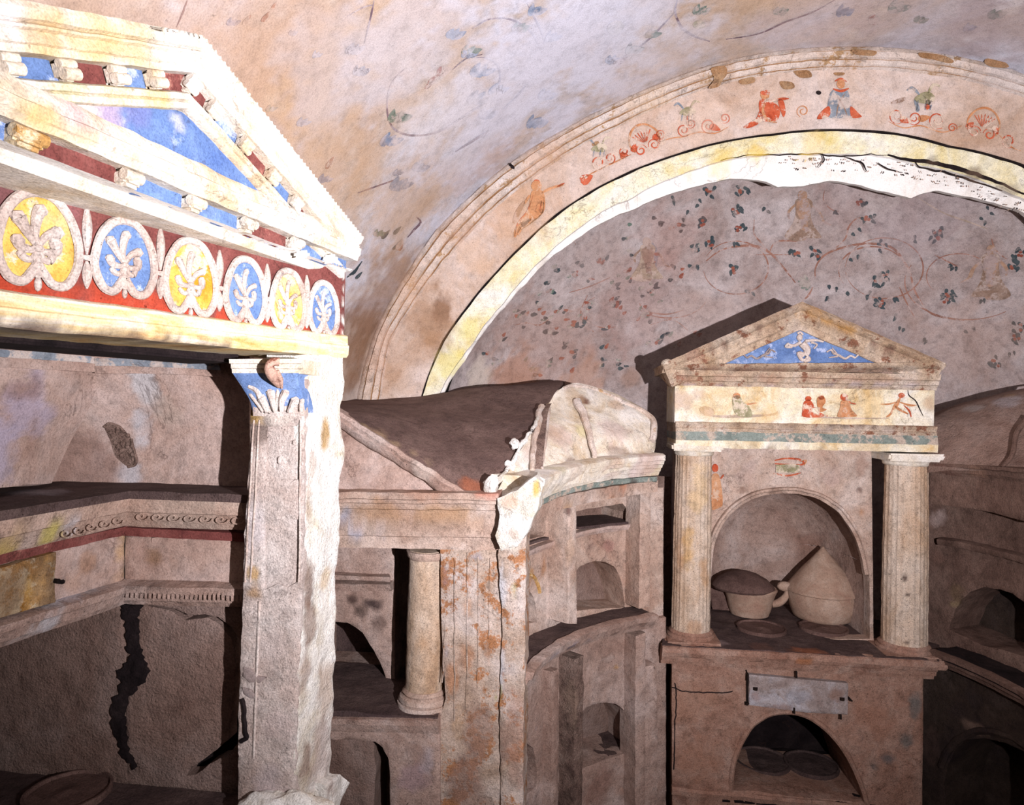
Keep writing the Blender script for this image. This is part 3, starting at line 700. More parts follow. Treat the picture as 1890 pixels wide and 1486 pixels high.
vrib([(745, 128), (724, 150), (715, 180), (716, 215), (730, 240), (765, 250), (810, 242), (860, 212), (905, 180), (922, 150), (918, 122), (898, 107), (878, 106)], 2.6)
vrib([(835, 128), (860, 108), (890, 100)], 2); vrib([(872, 52), (900, 36), (935, 34), (965, 46), (985, 66), (992, 82)], 2.4)
vrib([(972, 5), (985, 30), (1000, 60), (1004, 80)], 2.2); vrib([(970, 158), (950, 182), (928, 202)], 2.2); vrib([(1250, 0), (1246, 22), (1258, 50), (1280, 66), (1310, 76)], 3.4)
vrib([(1246, 22), (1225, 44), (1204, 66), (1180, 86), (1150, 104)], 2.2); vrib([(1540, 0), (1500, 22), (1450, 40), (1400, 62), (1340, 72)], 2.0); vrib([(690, 0), (684, 30), (672, 80)], 2.2)
vrib([(640, 30), (668, 14), (690, 8)], 2); vrib([(660, 356), (705, 340), (735, 330)], 2); vrib([(345, 0), (338, 20), (325, 50)], 2.2)
vrib([(640, 512), (656, 498), (668, 482)], 2.6, VD); vrib([(768, 400), (776, 410), (764, 424), (752, 438)], 2.6, VV); vrib([(840, 280), (880, 255), (905, 240)], 3, VV)
def vleaf(x, y, s, m, an=-.75, n=3):
    for k in range(n):
        d = (k-(n-1)/2); pblob(mb, VS, x+d*9*s*math.cos(an+.9), y+d*9*s*math.sin(an+.9), rnd.uniform(10, 14)*s, rnd.uniform(4.5, 6.5)*s, an+d*.35+rnd.uniform(-.2, .2), m, lift=.0016, leaf=True)
for (x, y, s, m) in ((655, 90, 1, VB), (665, 130, 1, VB), (840, 62, 1, VB), (868, 92, 1, VG), (960, 50, 1, VG), (990, 18, 1, VB), (1020, 68, .9, VB), (890, 130, 1.3, VB), (866, 98, 1, VB), (735, 215, 1.3, VG), (722, 258, 1.2, VB), (920, 165, 1, VB), (885, 180, 1.3, VB), (900, 210, 1, VB), (990, 225, 1.2, VB), (740, 340, 1.2, VB), (775, 308, .9, VB), (735, 318, .6, VB), (1010, 175, 1, VB), (1205, 62, .8, VG), (1170, 90, 1, VG), (1295, 18, 1, VG), (1130, 110, .8, VB),
                     (585, 100, .6, VB), (560, 225, .8, VB), (500, 200, .6, VG), (430, 40, .8, VB), (600, 330, .8, VB), (1560, 20, 1, VB), (1660, 12, 1.2, VG), (1700, 36, .8, VG), (1840, 26, 1.0, VG), (1790, 50, .7, VB), (1440, 20, .8, VG), (700, 430, .7, VG), (540, 60, .5, VB), (655, 470, .5, VG)):
    vleaf(x, y, s, m)
for (x, y, s) in ((648, 470, 1), (712, 432, 1), (733, 425, .9), (730, 455, .7), (655, 500, .8), (662, 508, .8)): pblob(mb, VS, x, y, 12*s, 3.6*s, -.8, VD, lift=.0016, leaf=True)
for (x, y, a, b, an) in ((820, 130, 15, 9, -.3), (800, 146, 14, 5, -.8), (738, 452, 12, 6, -1.1), (505, 10, 9, 3, -1), (455, 36, 12, 4, -.9), (490, 30, 13, 4, -.9), (1145, 112, 15, 5, -.5), (608, 300, 14, 4, -1)): pblob(mb, VS, x, y, a, b, an, VR, lift=.0018, leaf=True)
for (x, y, a, b, an, m) in ((1136, 50, 17, 13, -.4, 6), (1612, 36, 10, 10, 0, VR), (1290, 45, 12, 8, 0, 6), (790, 158, 9, 4, -.8, VR)): pblob(mb, VS, x, y, a, b, an, m, lift=.0018)
st = [stain(VS, 700, 560, .30, '8c6648', .55), stain(VS, 660, 640, .22, '7b563c', .6), stain(VS, 560, 240, .5, 'b99676', .5), stain(VS, 420, 60, .45, 'a98b78', .5), stain(VS, 760, 360, .3, 'c2a286', .45), stain(VS, 900, 290, .2, 'b79584', .4), stain(VS, 980, 140, .5, 'cfcfdf', .65), stain(VS, 1100, 60, .6, 'd6d7e8', .65), stain(VS, 880, 260, .3, 'cfccd8', .5), stain(VS, 760, 80, .3, 'cac6d0', .5), stain(VS, 620, 130, .25, 'c4c0c8', .4),
      stain(VS, 820, 200, .25, 'd8cfd0', .4), stain(VS, 1250, 90, .3, 'd2c9cc', .4), stain(VS, 1700, 40, .4, 'a89a9c', .5), stain(VS, 1500, 40, .3, 'bfaaa6', .4), stain(VS, 1860, 60, .25, 'a08f92', .5)]
build('ceiling', mb, ['vault', 'vault_vine', 'leaf_blue', 'faint_red', 'leaf_green', 'leaf_dark', 'olive'], stains=st, kind='structure')
# rest of the room, seen only by the light
def wallquad(name, pts, mat, nrm=None):
    m_ = MB(); N = 16
    a, b, c, d = [Vector(p) for p in pts]
    for j in range(N+1):
        for i in range(N+1):
            q = a.lerp(b, i/N).lerp(d.lerp(c, i/N), j/N); m_.v.append(q)
    for j in range(N):
        for i in range(N): m_.f.append(((j*(N+1)+i, j*(N+1)+i+1, (j+1)*(N+1)+i+1, (j+1)*(N+1)+i), 0))
    return build(name, m_, mat, kind='structure')
L0 = vpt(math.pi, -.01); L1_ = vpt(math.pi, 4.1); R0 = vpt(0, -.01); R1 = vpt(0, 4.1); zc = L0.z+.01
tA = vpt(math.pi, 2.35)
wallquad('wall_left', [(tA.x-.01, tA.y, 0), (L1_.x-.01, L1_.y, 0), (L1_.x-.01, L1_.y, zc), (tA.x-.01, tA.y, zc)], 'wall_plain')
wallquad('wall_right', [(R0.x, R0.y+.3, 0), (R1.x, R1.y, 0), (R1.x, R1.y, zc), (R0.x, R0.y+.3, zc)], 'wall_plain')
wallquad('wall_front', [(L1_.x-.3, L1_.y, 0), (R1.x+.3, R1.y, 0), (R1.x+.3, R1.y, 4.6), (L1_.x-.3, L1_.y, 4.6)], 'wall_plain')
wallquad('floor', [(-2.6, L1_.y-.2, 0), (R1.x+.4, L1_.y-.2, 0), (R1.x+.4, 4.4, 0), (-2.6, 4.4, 0)], 'dust')
# ---------------------------------------------------------------- left shrine (gabled, painted)
L1 = Plane(Pd(600, 765, 1.70), R(90)-R(17.95)); L1 = Plane(Pd(600, 765, 1.70), math.atan2(1250, 1350-945))
D636 = L1.p3(*L1.uv(636, 765)).y
L2 = Plane(Pd(636, 765, D636), math.atan2(1250, 1600-945))
lb = L1.p3(*L1.uv(300, 765)); sh = thing('painted_shrine', 'large painted gabled shrine at the left with a frieze of blue and yellow palmettes', 'shrine', (lb.x-.15, lb.y, 0))
ua, va = L1.uv(373, 64, .036)                       # top of the gable
ub, vb = L1.uv(669, 437, .036)
up = lambda pts: [(2*ua-u, v) for u, v in pts]
ul, vl = 2*ua-ub, vb
rk = np.array([ub-ua, vb-va]); rkl = np.linalg.norm(rk); rk /= rkl; rn = np.array([-rk[1], rk[0]])
def pdist(x, y, w): u, v = L1.uv(x, y, w); return (np.array([u-ua, v-va])@rn)   # height above the raking line
dA = pdist(511, 261, .034); dB = pdist(476, 266, .028); dC = pdist(432, 264, .008); dD = pdist(401, 265, .004)
rake = [(ul, vl), (ua, va), (ub, vb)]
hz_top = L1.uv(300, 265, .03)[1]; hz_ct = L1.uv(240, 308, .028)[1]; hz_cb = L1.uv(222, 345, .004)[1]
uL = ul; uR = ub
# body of the gable
mb = MB()
body = [(uL, vl-.03), (ua, va-.02), (uR-.012, vb-.03), (uR-.012, hz_cb-.02), (uL, hz_cb-.02)]
panel(mb, L1, body, w0=-.012, w1=-.28, res=.03, uvin=True, amp=.001)
build('gable_body', mb, ['offwhite'], sh)
# tympanum
mb = MB()
ty = [(uL+.10, hz_top-.01), (ua, va+dD*1.02/abs(rk[0])*1.0), (uR-.09, hz_top-.01)]
panel(mb, L1, ty, w0=-.002, w1=-.03, res=.012, uvin=True, amp=.001)
build('tympanum', mb, ['deep_blue'], sh, stains=[stain(L1, 185, 215, .05, 'b8a0b4', .7), stain(L1, 160, 200, .03, 'd8d0c8', .7), stain(L1, 330, 225, .02, 'c8c8dc', .6), stain(L1, 260, 210, .03, '7a78b0', .5)])
# raking cornice: bead edge, fascia, inner fillets
mb = MB()
pf = [(0, .036), (dA*.4, .040), (dA, .036), (dA*1.15, .028), (dA*1.3, .034), (dB*.5, .034), (dB*.55, .027), (dB*.8, .031), (dB*.84, .026), (dB, .025), (dB, -.02), (0, -.06)]
mould(mb, L1, rake, pf, uvin=True, step=.012, amp=.0022, fq=30, chip=.008)
build('raking_cornice', mb, ['offwhite'], sh, stains=[stain(L1, 30, 40, .04, 'e8e4e4', .8, w=.036), stain(L1, 80, 65, .05, 'c9a45c', .5, w=.036), stain(L1, 180, 70, .05, 'd2b26c', .5, w=.036), stain(L1, 250, 80, .05, 'd8bc7c', .4, w=.036), stain(L1, 330, 100, .04, 'e6cf8c', .4, w=.06), stain(L1, 10, 90, .04, 'cbb470', .5, w=.06), stain(L1, 420, 180, .04, 'eadcb4', .3, w=.06)])
mb = MB()
pf = [(dC, .006), (dC*1.04, .012), (dC+(dD-dC)*.45, .012), (dC+(dD-dC)*.5, .006), (dC+(dD-dC)*.62, .010), (dC+(dD-dC)*.93, .009), (dD, .004), (dD, -.03), (dC, -.03)]
mould(mb, L1, rake, pf, uvin=True, step=.012, amp=.0015, fq=30)
build('inner_moulding', mb, ['offwhite'], sh, stains=[stain(L1, 200, 165, .04, 'd8c070', .4), stain(L1, 280, 178, .04, 'dcc478', .5), stain(L1, 120, 165, .03, 'cfd08c', .3)])
# egg-and-rope edge along the roof line
mb = MB()
for (A_, B_) in ((rake[0], rake[1]), (rake[1], rake[2])):
    n_ = int(math.hypot(B_[0]-A_[0], B_[1]-A_[1])/.0125)
    for i in range(n_):
        t = (i+.5)/n_; u = A_[0]+(B_[0]-A_[0])*t; v = A_[1]+(B_[1]-A_[1])*t
        if B_ is rake[1] and (t < .84): continue
        if random.random() < .06: continue
        p = L1.p3(u, v-.004, .038); d = (L1.p3(B_[0], B_[1])-L1.p3(A_[0], A_[1])).normalized()
        blob(mb, p-Z3*.002, .0042, .0062, .0055, d, L1.n, d.cross(L1.n), sub=1, amp=.0012, fq=60)
_k = ub-.0; tube(mb, [L1.p3(u, v-.006, .034) for u, v in rake], .006, n=6)
build('rope_edging', mb, ['offwhite'], sh)
mb = MB(); panel(mb, L1, [(-90, -26), (0, -4), (60, 4), (150, 21), (250, 42), (320, 58), (371, 72), (300, 110), (-90, 70)], w0=-.055, w1=-.25, res=.014, jit=.003, amp=.006)  # dark slab standing in for the gable's shadow on the vault
build('roof_slab', mb, ['roof'], sh)
# coffers and brackets along the rakes
def on_rake(side, t, d): # t along from apex (m), d below the line
    s_ = 1 if side > 0 else -1
    return (ua+s_*(rk[0]*t+rn[0]*d), va+rk[1]*t+rn[1]*d)
def tpx(x, y, w=.014):
    u, v = L1.uv(x, y, w); s_ = 1 if u > ua else -1; q = np.array([abs(u-ua), v-va]); return float(q@rk), s_
def coffer(mat, quad, par, S=L1, w0=.0, w1=-.02, lab=None):
    mb = MB(); panel(mb, S, quad, w0=w0, w1=w1, res=.010, uvin=True, amp=.0012, fq=30); return build('coffer', mb, [mat], par, label=lab)
labs = {'blue': 'blue sunken panel', 'maroon': 'maroon sunken panel', 'ochre': 'ochre yellow panel'}
rb_px = [(348, 143), (396, 204), (453, 271), (504, 329), (547, 375)]
lb_px = [(289, 140), (218, 135), (127, 135), (22, 128)]
tR = [tpx(*p)[0] for p in rb_px]; tLf = [tpx(*p)[0] for p in lb_px]
tR[0] = tR[0]
hb = .0125; mid = (dB+dC)/2; e0 = dB+.03; e1 = dC*1.04
def bracket(side, t, par, hw=hb):
    mb = MB(); u, v = on_rake(side, t, mid); U3 = L1.p3(*on_rake(side, t+.1, mid))-L1.p3(u, v); U3.normalize(); V3 = L1.n.cross(U3)
    hh = abs(dC-dB)/2*1.05
    box(mb, L1.p3(u, v, .006), hw, hh, .014, U3, V3, L1.n, bev=.25, amp=.002)
    tube(mb, [L1.p3(u, v, .017)-U3*hw*1.1+V3*hh*.35, L1.p3(u, v, .017)+U3*hw*1.1+V3*hh*.35], .009, n=10)
    tube(mb, [L1.p3(u, v, .014)-U3*hw*1.1-V3*hh*.55, L1.p3(u, v, .014)+U3*hw*1.1-V3*hh*.55], .007, n=10)
    return build('bracket', mb, ['offwhite'], par)
cR = ['maroon', 'blue', 'maroon', 'blue', 'maroon']; tb = tR+[tR[-1]+.062]
for i in range(5):
    a, b = tb[i]+hb, tb[i+1]-hb; 
    coffer(cR[i], [on_rake(1, a, e1), on_rake(1, b, e1), on_rake(1, b, e0), on_rake(1, a, e0)], sh, lab=labs[cR[i]])
    bracket(1, tR[i], sh)
cL = ['maroon', 'blue', 'maroon', 'blue', 'maroon', 'blue', 'maroon']
tl = [0.0]+tLf; stp = tLf[-1]-tLf[-2]
while len(tl) < 7: tl.append(tl[-1]+stp)
for i in range(6):
    a, b = tl[i]+(hb if i else .012), tl[i+1]-hb
    coffer(cL[i], [on_rake(-1, a, e1), on_rake(-1, b, e1), on_rake(-1, b, e0), on_rake(-1, a, e0)], sh, lab=labs[cL[i]])
    if i: bracket(-1, tl[i], sh)
# horizontal cornice below the gable
mb = MB()
H1 = hz_top-hz_ct; path = [(uL+.02, hz_ct), (uR-.006, hz_ct)]
pf = [(0, -.02), (0, .026), (H1*.18, .030), (H1*.22, .034), (H1*.5, .037), (H1*.56, .031), (H1*.8, .030), (H1, .022), (H1*1.04, -.02)]
mould(mb, L1, path, pf, uvin=True, step=.010, amp=.0030, fq=24, chip=.006)
build('horizontal_cornice', mb, ['offwhite'], sh, stains=[stain(L1, 30, 160, .05, 'c8a45c', .6, w=.06), stain(L1, 110, 230, .05, 'd6aa5a', .6, w=.06), stain(L1, 60, 190, .05, 'cdb27a', .6, w=.06), stain(L1, 180, 250, .04, 'd8b468', .5, w=.06), stain(L1, 160, 215, .035, 'b9909a', .6, w=.05), stain(L1, 215, 235, .03, 'b9a0a4', .5, w=.05), stain(L1, 260, 290, .03, 'e2c068', .5, w=.06), stain(L1, 330, 325, .03, 'ecd488', .4, w=.06), stain(L1, 20, 225, .04, 'cfa85a', .6, w=.05), stain(L1, 60, 150, .03, '9c98a4', .5, w=.05)])
# coffers and brackets of the horizontal cornice
def hbr(x, y, mat='offwhite', hw=.016):
    u, v = L1.uv(x, y, .016); v = (hz_ct+hz_cb)/2; mb = MB(); hh = (hz_ct-hz_cb)/2
    box(mb, L1.p3(u, v, .006), hw, hh, .016, L1.U, Z3, L1.n, bev=.2, amp=.002)
    tube(mb, [L1.p3(u-hw*1.1, v+hh*.3, .018), L1.p3(u+hw*1.1, v+hh*.3, .018)], .010, n=10)
    build('bracket', mb, [mat], sh, label='ochre stained bracket' if mat != 'offwhite' else None); return u
ux = []
for (x, y, mt) in ((-95, 190, 'offwhite'), (52, 268, 'ochre'), (242, 345, 'offwhite'), (361, 393, 'offwhite'), (459, 427, 'offwhite'), (548, 450, 'offwhite')):
    ux.append(hbr(x, y, mt, .022 if mt == 'ochre' else .016))
hc = ['blue', 'maroon', 'blue', 'blue', 'maroon']
for i in range(5):
    a, b = ux[i]+.014, ux[i+1]-.014
    coffer(hc[i], [(a, hz_cb), (b, hz_cb), (b, hz_ct+.02), (a, hz_ct+.02)], sh, lab=labs[hc[i]], w0=.0)
a, b = ux[5]+.016, uR-.014; coffer('blue', [(a, hz_cb), (b, hz_cb), (b, hz_ct), (a, hz_ct)], sh, lab=labs['blue'], w0=.0)
# crowded little blocks at the corner
for (x, y, s_) in ((552, 408, 1.1), (570, 420, 1.0), (597, 434, 1.1), (622, 447, 1.0), (612, 478, .8), (560, 470, .7)):
    u, v = L1.uv(x, y, .03); mb = MB(); box(mb, L1.p3(u, v, .025), .011*s_, .013*s_, .02, L1.U, Z3, L1.n, bev=.4, amp=.003)
    build('bracket', mb, ['white'], sh)
# dentil band between coffers and frieze (its lower edge follows the frieze)
fr_tl = L2.uv(0, 325, .012); fr_tr = L2.uv(636, 494, .012)
fr_bl = L2.uv(0, 536, .012); fr_br = L2.uv(630, 622, .012)
ar_bl = L2.uv(0, 603, .02); ar_br = L2.uv(636, 660, .02)
def ext(a, b, u): t = (u-a[0])/(b[0]-a[0]); return (u, a[1]+(b[1]-a[1])*t)
uLE = fr_tl[0]-.42; uRE = L2.uv(636, 560, .0)[0]
q0 = ext(fr_tl, fr_tr, uLE); q1 = ext(fr_bl, fr_br, uLE); q2 = ext(ar_bl, ar_br, uLE)
p1_ = ext(fr_tl, fr_tr, uRE); p2_ = ext(fr_bl, fr_br, uRE); p3_ = ext(ar_bl, ar_br, uRE)
mb = MB(); N_ = 90
top0 = L1.p3(uL, hz_cb, .012); top1 = L1.p3(uR-.012, hz_cb, .012)
bt0 = L2.p3(*q0, .018); bt1 = L2.p3(*p1_, .018)
rows_ = []
for k, (f, off) in enumerate(((0, 0), (.08, .004), (.1, -.002), (.42, -.002), (.45, .004), (.8, .003), (.86, -.003), (1, -.003))):
    for i in range(N_+1):
        t = i/N_; A_ = top0.lerp(top1, t); B_ = bt0.lerp(bt1, t); q = A_.lerp(B_, f)+L1.n*off; mb.v.append(q+Vector((nz(q, 20), nz(q, 20, 3), nz(q, 20, 5)))*.0015)
K_ = 8
for k in range(K_-1):
    for i in range(N_): mb.f.append(((k*(N_+1)+i, k*(N_+1)+i+1, (k+1)*(N_+1)+i+1, (k+1)*(N_+1)+i), 0))
# back closing
o = len(mb.v)
for i in range(N_+1): mb.v.append(mb.v[i]-L1.n*.08)
for i in range(N_+1): mb.v.append(mb.v[(K_-1)*(N_+1)+i]-L1.n*.08)
for i in range(N_):
    mb.f.append(((i, o+i, o+i+1, i+1), 0)); mb.f.append((((K_-1)*(N_+1)+i, (K_-1)*(N_+1)+i+1, o+N_+1+i+1, o+N_+1+i), 0)); mb.f.append(((o+i, o+N_+1+i, o+N_+1+i+1, o+i+1), 0))
# painted blue key pattern on the band
def bandp(t, f, off=.0075): return top0.lerp(top1, t).lerp(bt0.lerp(bt1, t), f)+L1.n*off
for i in range(46):
    t = .30+i*.0148; d = .0055
    if random.random() < .12: continue
    for (a0, f0, a1, f1) in ((t, .52, t+d*1.6, .52), (t+d*1.5, .52, t+d*1.5, .76), (t, .76, t+d, .76)) if i % 2 else ((t, .5, t, .76), (t, .5, t+d, .5), (t+d, .62, t+d*1.8, .62)):
        A_, B_ = bandp(a0, f0), bandp(a1, f1); dv = Vector((0, 0, .0018)) if abs(f0-f1) < .01 else L1.U*.0020
        mb.add([A_-dv, B_-dv, B_+dv, A_+dv], [(0, 1, 2, 3)], 1)
build('dentil_band', mb, ['white', 'blue'], sh)
# frieze
mb = MB(); panel(mb, L2, [q1, p2_, p1_, q0], w0=.004, w1=-.16, res=.012, uvin=True, amp=.0015)
st = [stain(L2, x, 545+(x-60)*.14, .055, 'b4442c', .8) for x in range(-60, 660, 60)]+[stain(L2, x, 515+(x-60)*.14, .03, 'a4432f', .5) for x in range(-60, 660, 60)]
st += [stain(L2, 632, y, .008, 'efe8e0', 1, sharp=2) for y in range(490, 640, 12)]+[stain(L2, 130, 400, .03, '8a6068', .4), stain(L2, 10, 350, .04, '6f5458', .5)]
build('frieze', mb, ['maroon'], sh, stains=st)
# architrave
mb = MB()
pth = [q2, p3_]; h_ = (q1[1]-q2[1]); 
pf = [(-.004, -.15), (0, .012), (h_*.12, .018), (h_*.5, .020), (h_*.55, .016), (h_*.92, .014), (h_, .006), (h_+.004, -.15)]
o = len(mb.v)
mould(mb, L2, pth, pf, uvin=True, step=.012, amp=.0022, fq=20, chip=.004)
build('architrave', mb, ['streaky'], sh, stains=[stain(L2, x, 608+x*.09, .02, '564440', .8, w=.02) for x in range(-20, 440, 22)]+[stain(L2, 560, 640, .05, 'efe2bc', .5), stain(L2, 480, 600, .06, 'f0d9a0', .5)])
# rear soffit of the opening, black with soot
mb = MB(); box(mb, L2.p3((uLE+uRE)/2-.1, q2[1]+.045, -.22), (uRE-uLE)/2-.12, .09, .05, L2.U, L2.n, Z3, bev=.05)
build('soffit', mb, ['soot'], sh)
# palmettes
def palmette(cx, cy, rx, ry, col, detail=1.0):
    S = L2; T = lambda a, b: (cx+a*rx, cy+b*ry+a*rx*.13)
    mb = MB()
    hrt = [T(a, b) for a, b in ((0, -1), (.45, -.88), (.8, -.5), (.98, 0), (.97, .45), (.72, .86), (.38, .9), (.14, .68), (0, .52), (-.14, .68), (-.38, .9), (-.72, .82), (-.97, .42), (-.98, 0), (-.8, -.5), (-.45, -.88))]
    hs = spline(hrt, 5, True)
    panel(mb, S, hs, w0=.008, w1=-.002, res=.008, amp=.001, fq=40)
    f = build('palmette', mb, [col], sh, label=('yellow' if 'och' in col else 'blue')+' palmette medallion')
    mb = MB(); pts = [S.p3(*S.uv(x, y, .010), .010) for x, y in hs]
    N = len(pts); rr = .0080
    cpt = [S.p3(*S.uv(*T(0, -.05), .010), .010)]
    for i in range(0, N): 
        pass
    o = len(mb.v); nn = 8
    for i, p in enumerate(pts):
        t = (pts[(i+1) % N]-pts[i-1]).normalized(); a = t.cross(S.n)
        for k in range(nn):
            q = 2*math.pi*k/nn; v_ = p+a*rr*math.cos(q)+S.n*rr*.75*math.sin(q); mb.v.append(v_+Vector((nz(v_, 45), nz(v_, 45, 2), 0))*.0012)
    for i in range(N):
        for k in range(nn):
            i2 = (i+1) % N; k2 = (k+1) % nn; mb.f.append(((o+i*nn+k, o+i*nn+k2, o+i2*nn+k2, o+i2*nn+k), 0))
    build('rim', mb, ['relief'], f)
    mb = MB()
    def petal(pl, r0, r1):
        P3 = [S.p3(*S.uv(x, y, .010), .010) for x, y in spline([T(*p) for p in pl], 5)]
        tube(mb, P3, [r0+(r1-r0)*i/(len(P3)-1) for i in range(len(P3))], n=8)
        q = P3[-1]; blob(mb, q, r1*1.05, r1*1.05, r1*.8, S.U, Z3, S.n, sub=1)
    k = rx/58*.8+.2
    k *= .8
    petal([(0, .15), (-.08, -.15), (-.02, -.5), (.05, -.62)], .004, .012*k)
    petal([(0, .15), (-.22, -.08), (-.4, -.32), (-.48, -.42)], .004, .013*k)
    petal([(0, .15), (.18, -.08), (.38, -.18), (.46, -.2)], .004, .012*k)
    petal([(0, .2), (-.2, .22), (-.42, .18), (-.5, .05)], .004, .011*k); petal([(0, .2), (.22, .24), (.42, .2), (.42, .02)], .004, .011*k)
    petal([(0, .2), (-.12, .4), (-.3, .42), (-.42, .34)], .005, .007*k); petal([(0, .2), (.12, .38), (.28, .42), (.34, .3)], .005, .007*k)
    petal([(0, .1), (0, .52), (0, .75)], .006, .006)
    blob(mb, S.p3(*S.uv(*T(0, .18), .012), .012), .010*k, .007*k, .008, S.U, Z3, S.n, sub=2)
    blob(mb, S.p3(*S.uv(*T(0, .92), .006), .006), .006*k, .013*k, .006, S.U, Z3, S.n, sub=2)
    build('fleuron', mb, ['relief'], f)
for a in ((70, 443, 76, 88, 'ochre_yellow'), (230, 477, 55, 70, 'blue'), (352, 513, 47, 69, 'ochre_yellow'), (453, 538, 36, 60, 'blue'), (532, 555, 31, 55, 'ochre_yellow'), (597, 570, 26, 48, 'blue'), (-140, 395, 96, 108, 'blue')): palmette(*a)
for (x, y0, y1, ym) in ((160, 379, 533, 474), (296, 418, 552, 503), (405, 462, 575, 530), (493, 487, 595, 550), (566, 508, 606, 566), (-35, 330, 510, 420)):
    mb = MB(); S = L2
    for (a, b) in ((y0, ym-4), (ym+8, y1)):
        P3 = [S.p3(*S.uv(x, a+(b-a)*t, .006), .006) for t in np.linspace(0, 1, 9)]
        rr = [.0095*math.sin(math.pi*min(max(t, .04), .96))**.7*(1-.2*t) for t in np.linspace(0, 1, 9)]
        tube(mb, P3, rr, n=8)
    c = S.p3(*S.uv(x, ym+2, .008), .008); blob(mb, c, .016, .006, .006, S.U, Z3, S.n, sub=1)
    build('spear_leaf', mb, ['relief'], sh)
# ------- pier that carries it
PA = Plane(Pd(560, 765, 1.61), AX)
k1 = PA.uv(560, 765)[0]
mb = MB()
# front face with sunk panel
ol = [(466, 700), (562, 700), (562, 760), (560, 900), (556, 1100), (548, 1300), (545, 1470), (545, 1600), (434, 1600), (438, 1470), (440, 1300), (446, 1150), (450, 1000), (458, 860), (462, 760)]
hole = [(491, 788), (549, 787), (552, 886), (490, 884)]; hole2 = [(489, 962), (551, 958), (549, 1030), (548, 1075), (530, 1085), (512, 1078), (488, 1090), (488, 1040)]
panel(mb, PA, ol, [hole, hole2], w0=0, w1=-.13, res=.011, jit=.0022, hjit=.0008, amp=.0025, fq=22)
pier = build('pier', mb, ['pier_plaster'], sh, stains=[stain(PA, 478, 790, .03, '6d5f58', .8, sz=1.6), stain(PA, 472, 765, .02, 'b08c3e', .6), stain(PA, 466, 1060, .02, 'b98c34', .7), stain(PA, 470, 1095, .018, 'a87c3c', .6), stain(PA, 520, 750, .05, 'ddd2c8', .5), stain(PA, 500, 1200, .05, 'c4b4b0', .5), stain(PA, 470, 950, .04, 'c9c2c8', .45, sz=2), stain(PA, 515, 1330, .05, 'c4b0ac', .5), stain(PA, 490, 1450, .05, 'c8bcc0', .5)])
mb = MB(); panel(mb, PA, [(484, 780), (556, 780), (556, 1100), (482, 1100)], w0=-.007, w1=-.05, res=.012, amp=.0015)
pn = build('sunk_panel', mb, ['pier_plaster'], pier, stains=[stain(PA, 520, 925, .03, 'a87f5c', .7)])
mb = MB()                                         # small square with concave sides and rosette
cc = [(-1, -1), (-.72, -.5), (-.66, 0), (-.72, .5), (-1, 1), (-.5, .8), (0, .76), (.5, .8), (1, 1), (.72, .5), (.66, 0), (.72, -.5), (1, -1), (.5, -.8), (0, -.76), (-.5, -.8)]
pts = [PA.p3(*PA.uv(520+a*29, 922+b*36, -.004), -.004) for a, b in spline(cc, 3, True)]
tube(mb, pts+[pts[0]], .0032, n=6)
c = PA.p3(*PA.uv(521, 927, -.004), -.004)
for k in range(8):
    a = k*math.pi/4; blob(mb, c+PA.U*.011*math.cos(a)+Z3*.011*math.sin(a), .006, .005, .003, PA.U, Z3, PA.n, sub=1)
blob(mb, c, .006, .006, .005, PA.U, Z3, PA.n, sub=1)
build('rosette', mb, ['pier_plaster'], pier); mb = MB()
blob(mb, PA.p3(*PA.uv(516, 850, -.004), -.004), .005, .010, .005, PA.U, Z3, PA.n, sub=2, amp=.003, fq=80)
build('boss', mb, ['pier_plaster'], pier); mb = MB()
blob(mb, PA.p3(*PA.uv(543, 817, -.004), -.004), .004, .006, .004, PA.U, Z3, PA.n, sub=2, amp=.003, fq=80)
build('boss', mb, ['pier_plaster'], pier)
mb = MB()                                         # narrow upright beads beside the panel
for (xt, xb) in ((469, 452), (479, 462), (555, 552)):
    P3 = [PA.p3(*PA.uv(xt+(xb-xt)*t, 775+(1070 if xt != 555 else 1010)*0+t*(300), .001), .001) for t in np.linspace(0, 1, 30)]
    tube(mb, [p+Vector((nz(p, 20), 0, 0))*.002 for p in P3], .0022, n=6)
P3 = [PA.p3(*PA.uv(479-11*t, 1110+t*290, .001), .001) for t in np.linspace(0, 1, 24)]; tube(mb, P3, .003, n=6)
build('bead_line', mb, ['relief'], pier)
# capital
mb = MB()
def capy(y): # outline half-profile of the bell
    return np.interp(y, [664, 688, 700, 740, 762], [430, 440, 444, 462, 466]), np.interp(y, [664, 688, 700, 740, 762], [562, 562, 556, 561, 562])
cl = []; crt = []
for y in np.linspace(690, 762, 10): a, b = capy(y); cl.append((a, y)); crt.append((b, y))
panel(mb, PA, cl+crt[::-1], w0=.012, w1=-.13, res=.009, amp=.0012, fq=30, wf=lambda u, v: .03*max(0, (v-PA.uv(500, 762)[1])/.09)**2)
cap = build('capital', mb, ['blue'], pier)
mb = MB(); a_ = PA.uv(432, 690, .03); b_ = PA.uv(563, 690, .03); h_ = PA.uv(432, 664, .03)[1]-a_[1]
mould(mb, PA, [a_, b_], [(0, -.13), (0, .040), (h_*.3, .042), (h_*.36, .046), (h_*.66, .047), (h_*.7, .054), (h_, .056), (h_, -.13)], uvin=True, amp=.0015, chip=.004)
build('abacus', mb, ['offwhite'], cap)
mb = MB(); S = PA
def leafy(pl, r0, r1, w=.018):
    P3 = [S.p3(*S.uv(x, y, w), w) for x, y in spline(pl, 5)]
    tube(mb, P3, [r0+(r1-r0)*i/(len(P3)-1) for i in range(len(P3))], n=8); blob(mb, P3[-1], r1*1.1, r1*1.1, r1*.7, S.U, Z3, S.n, sub=1)
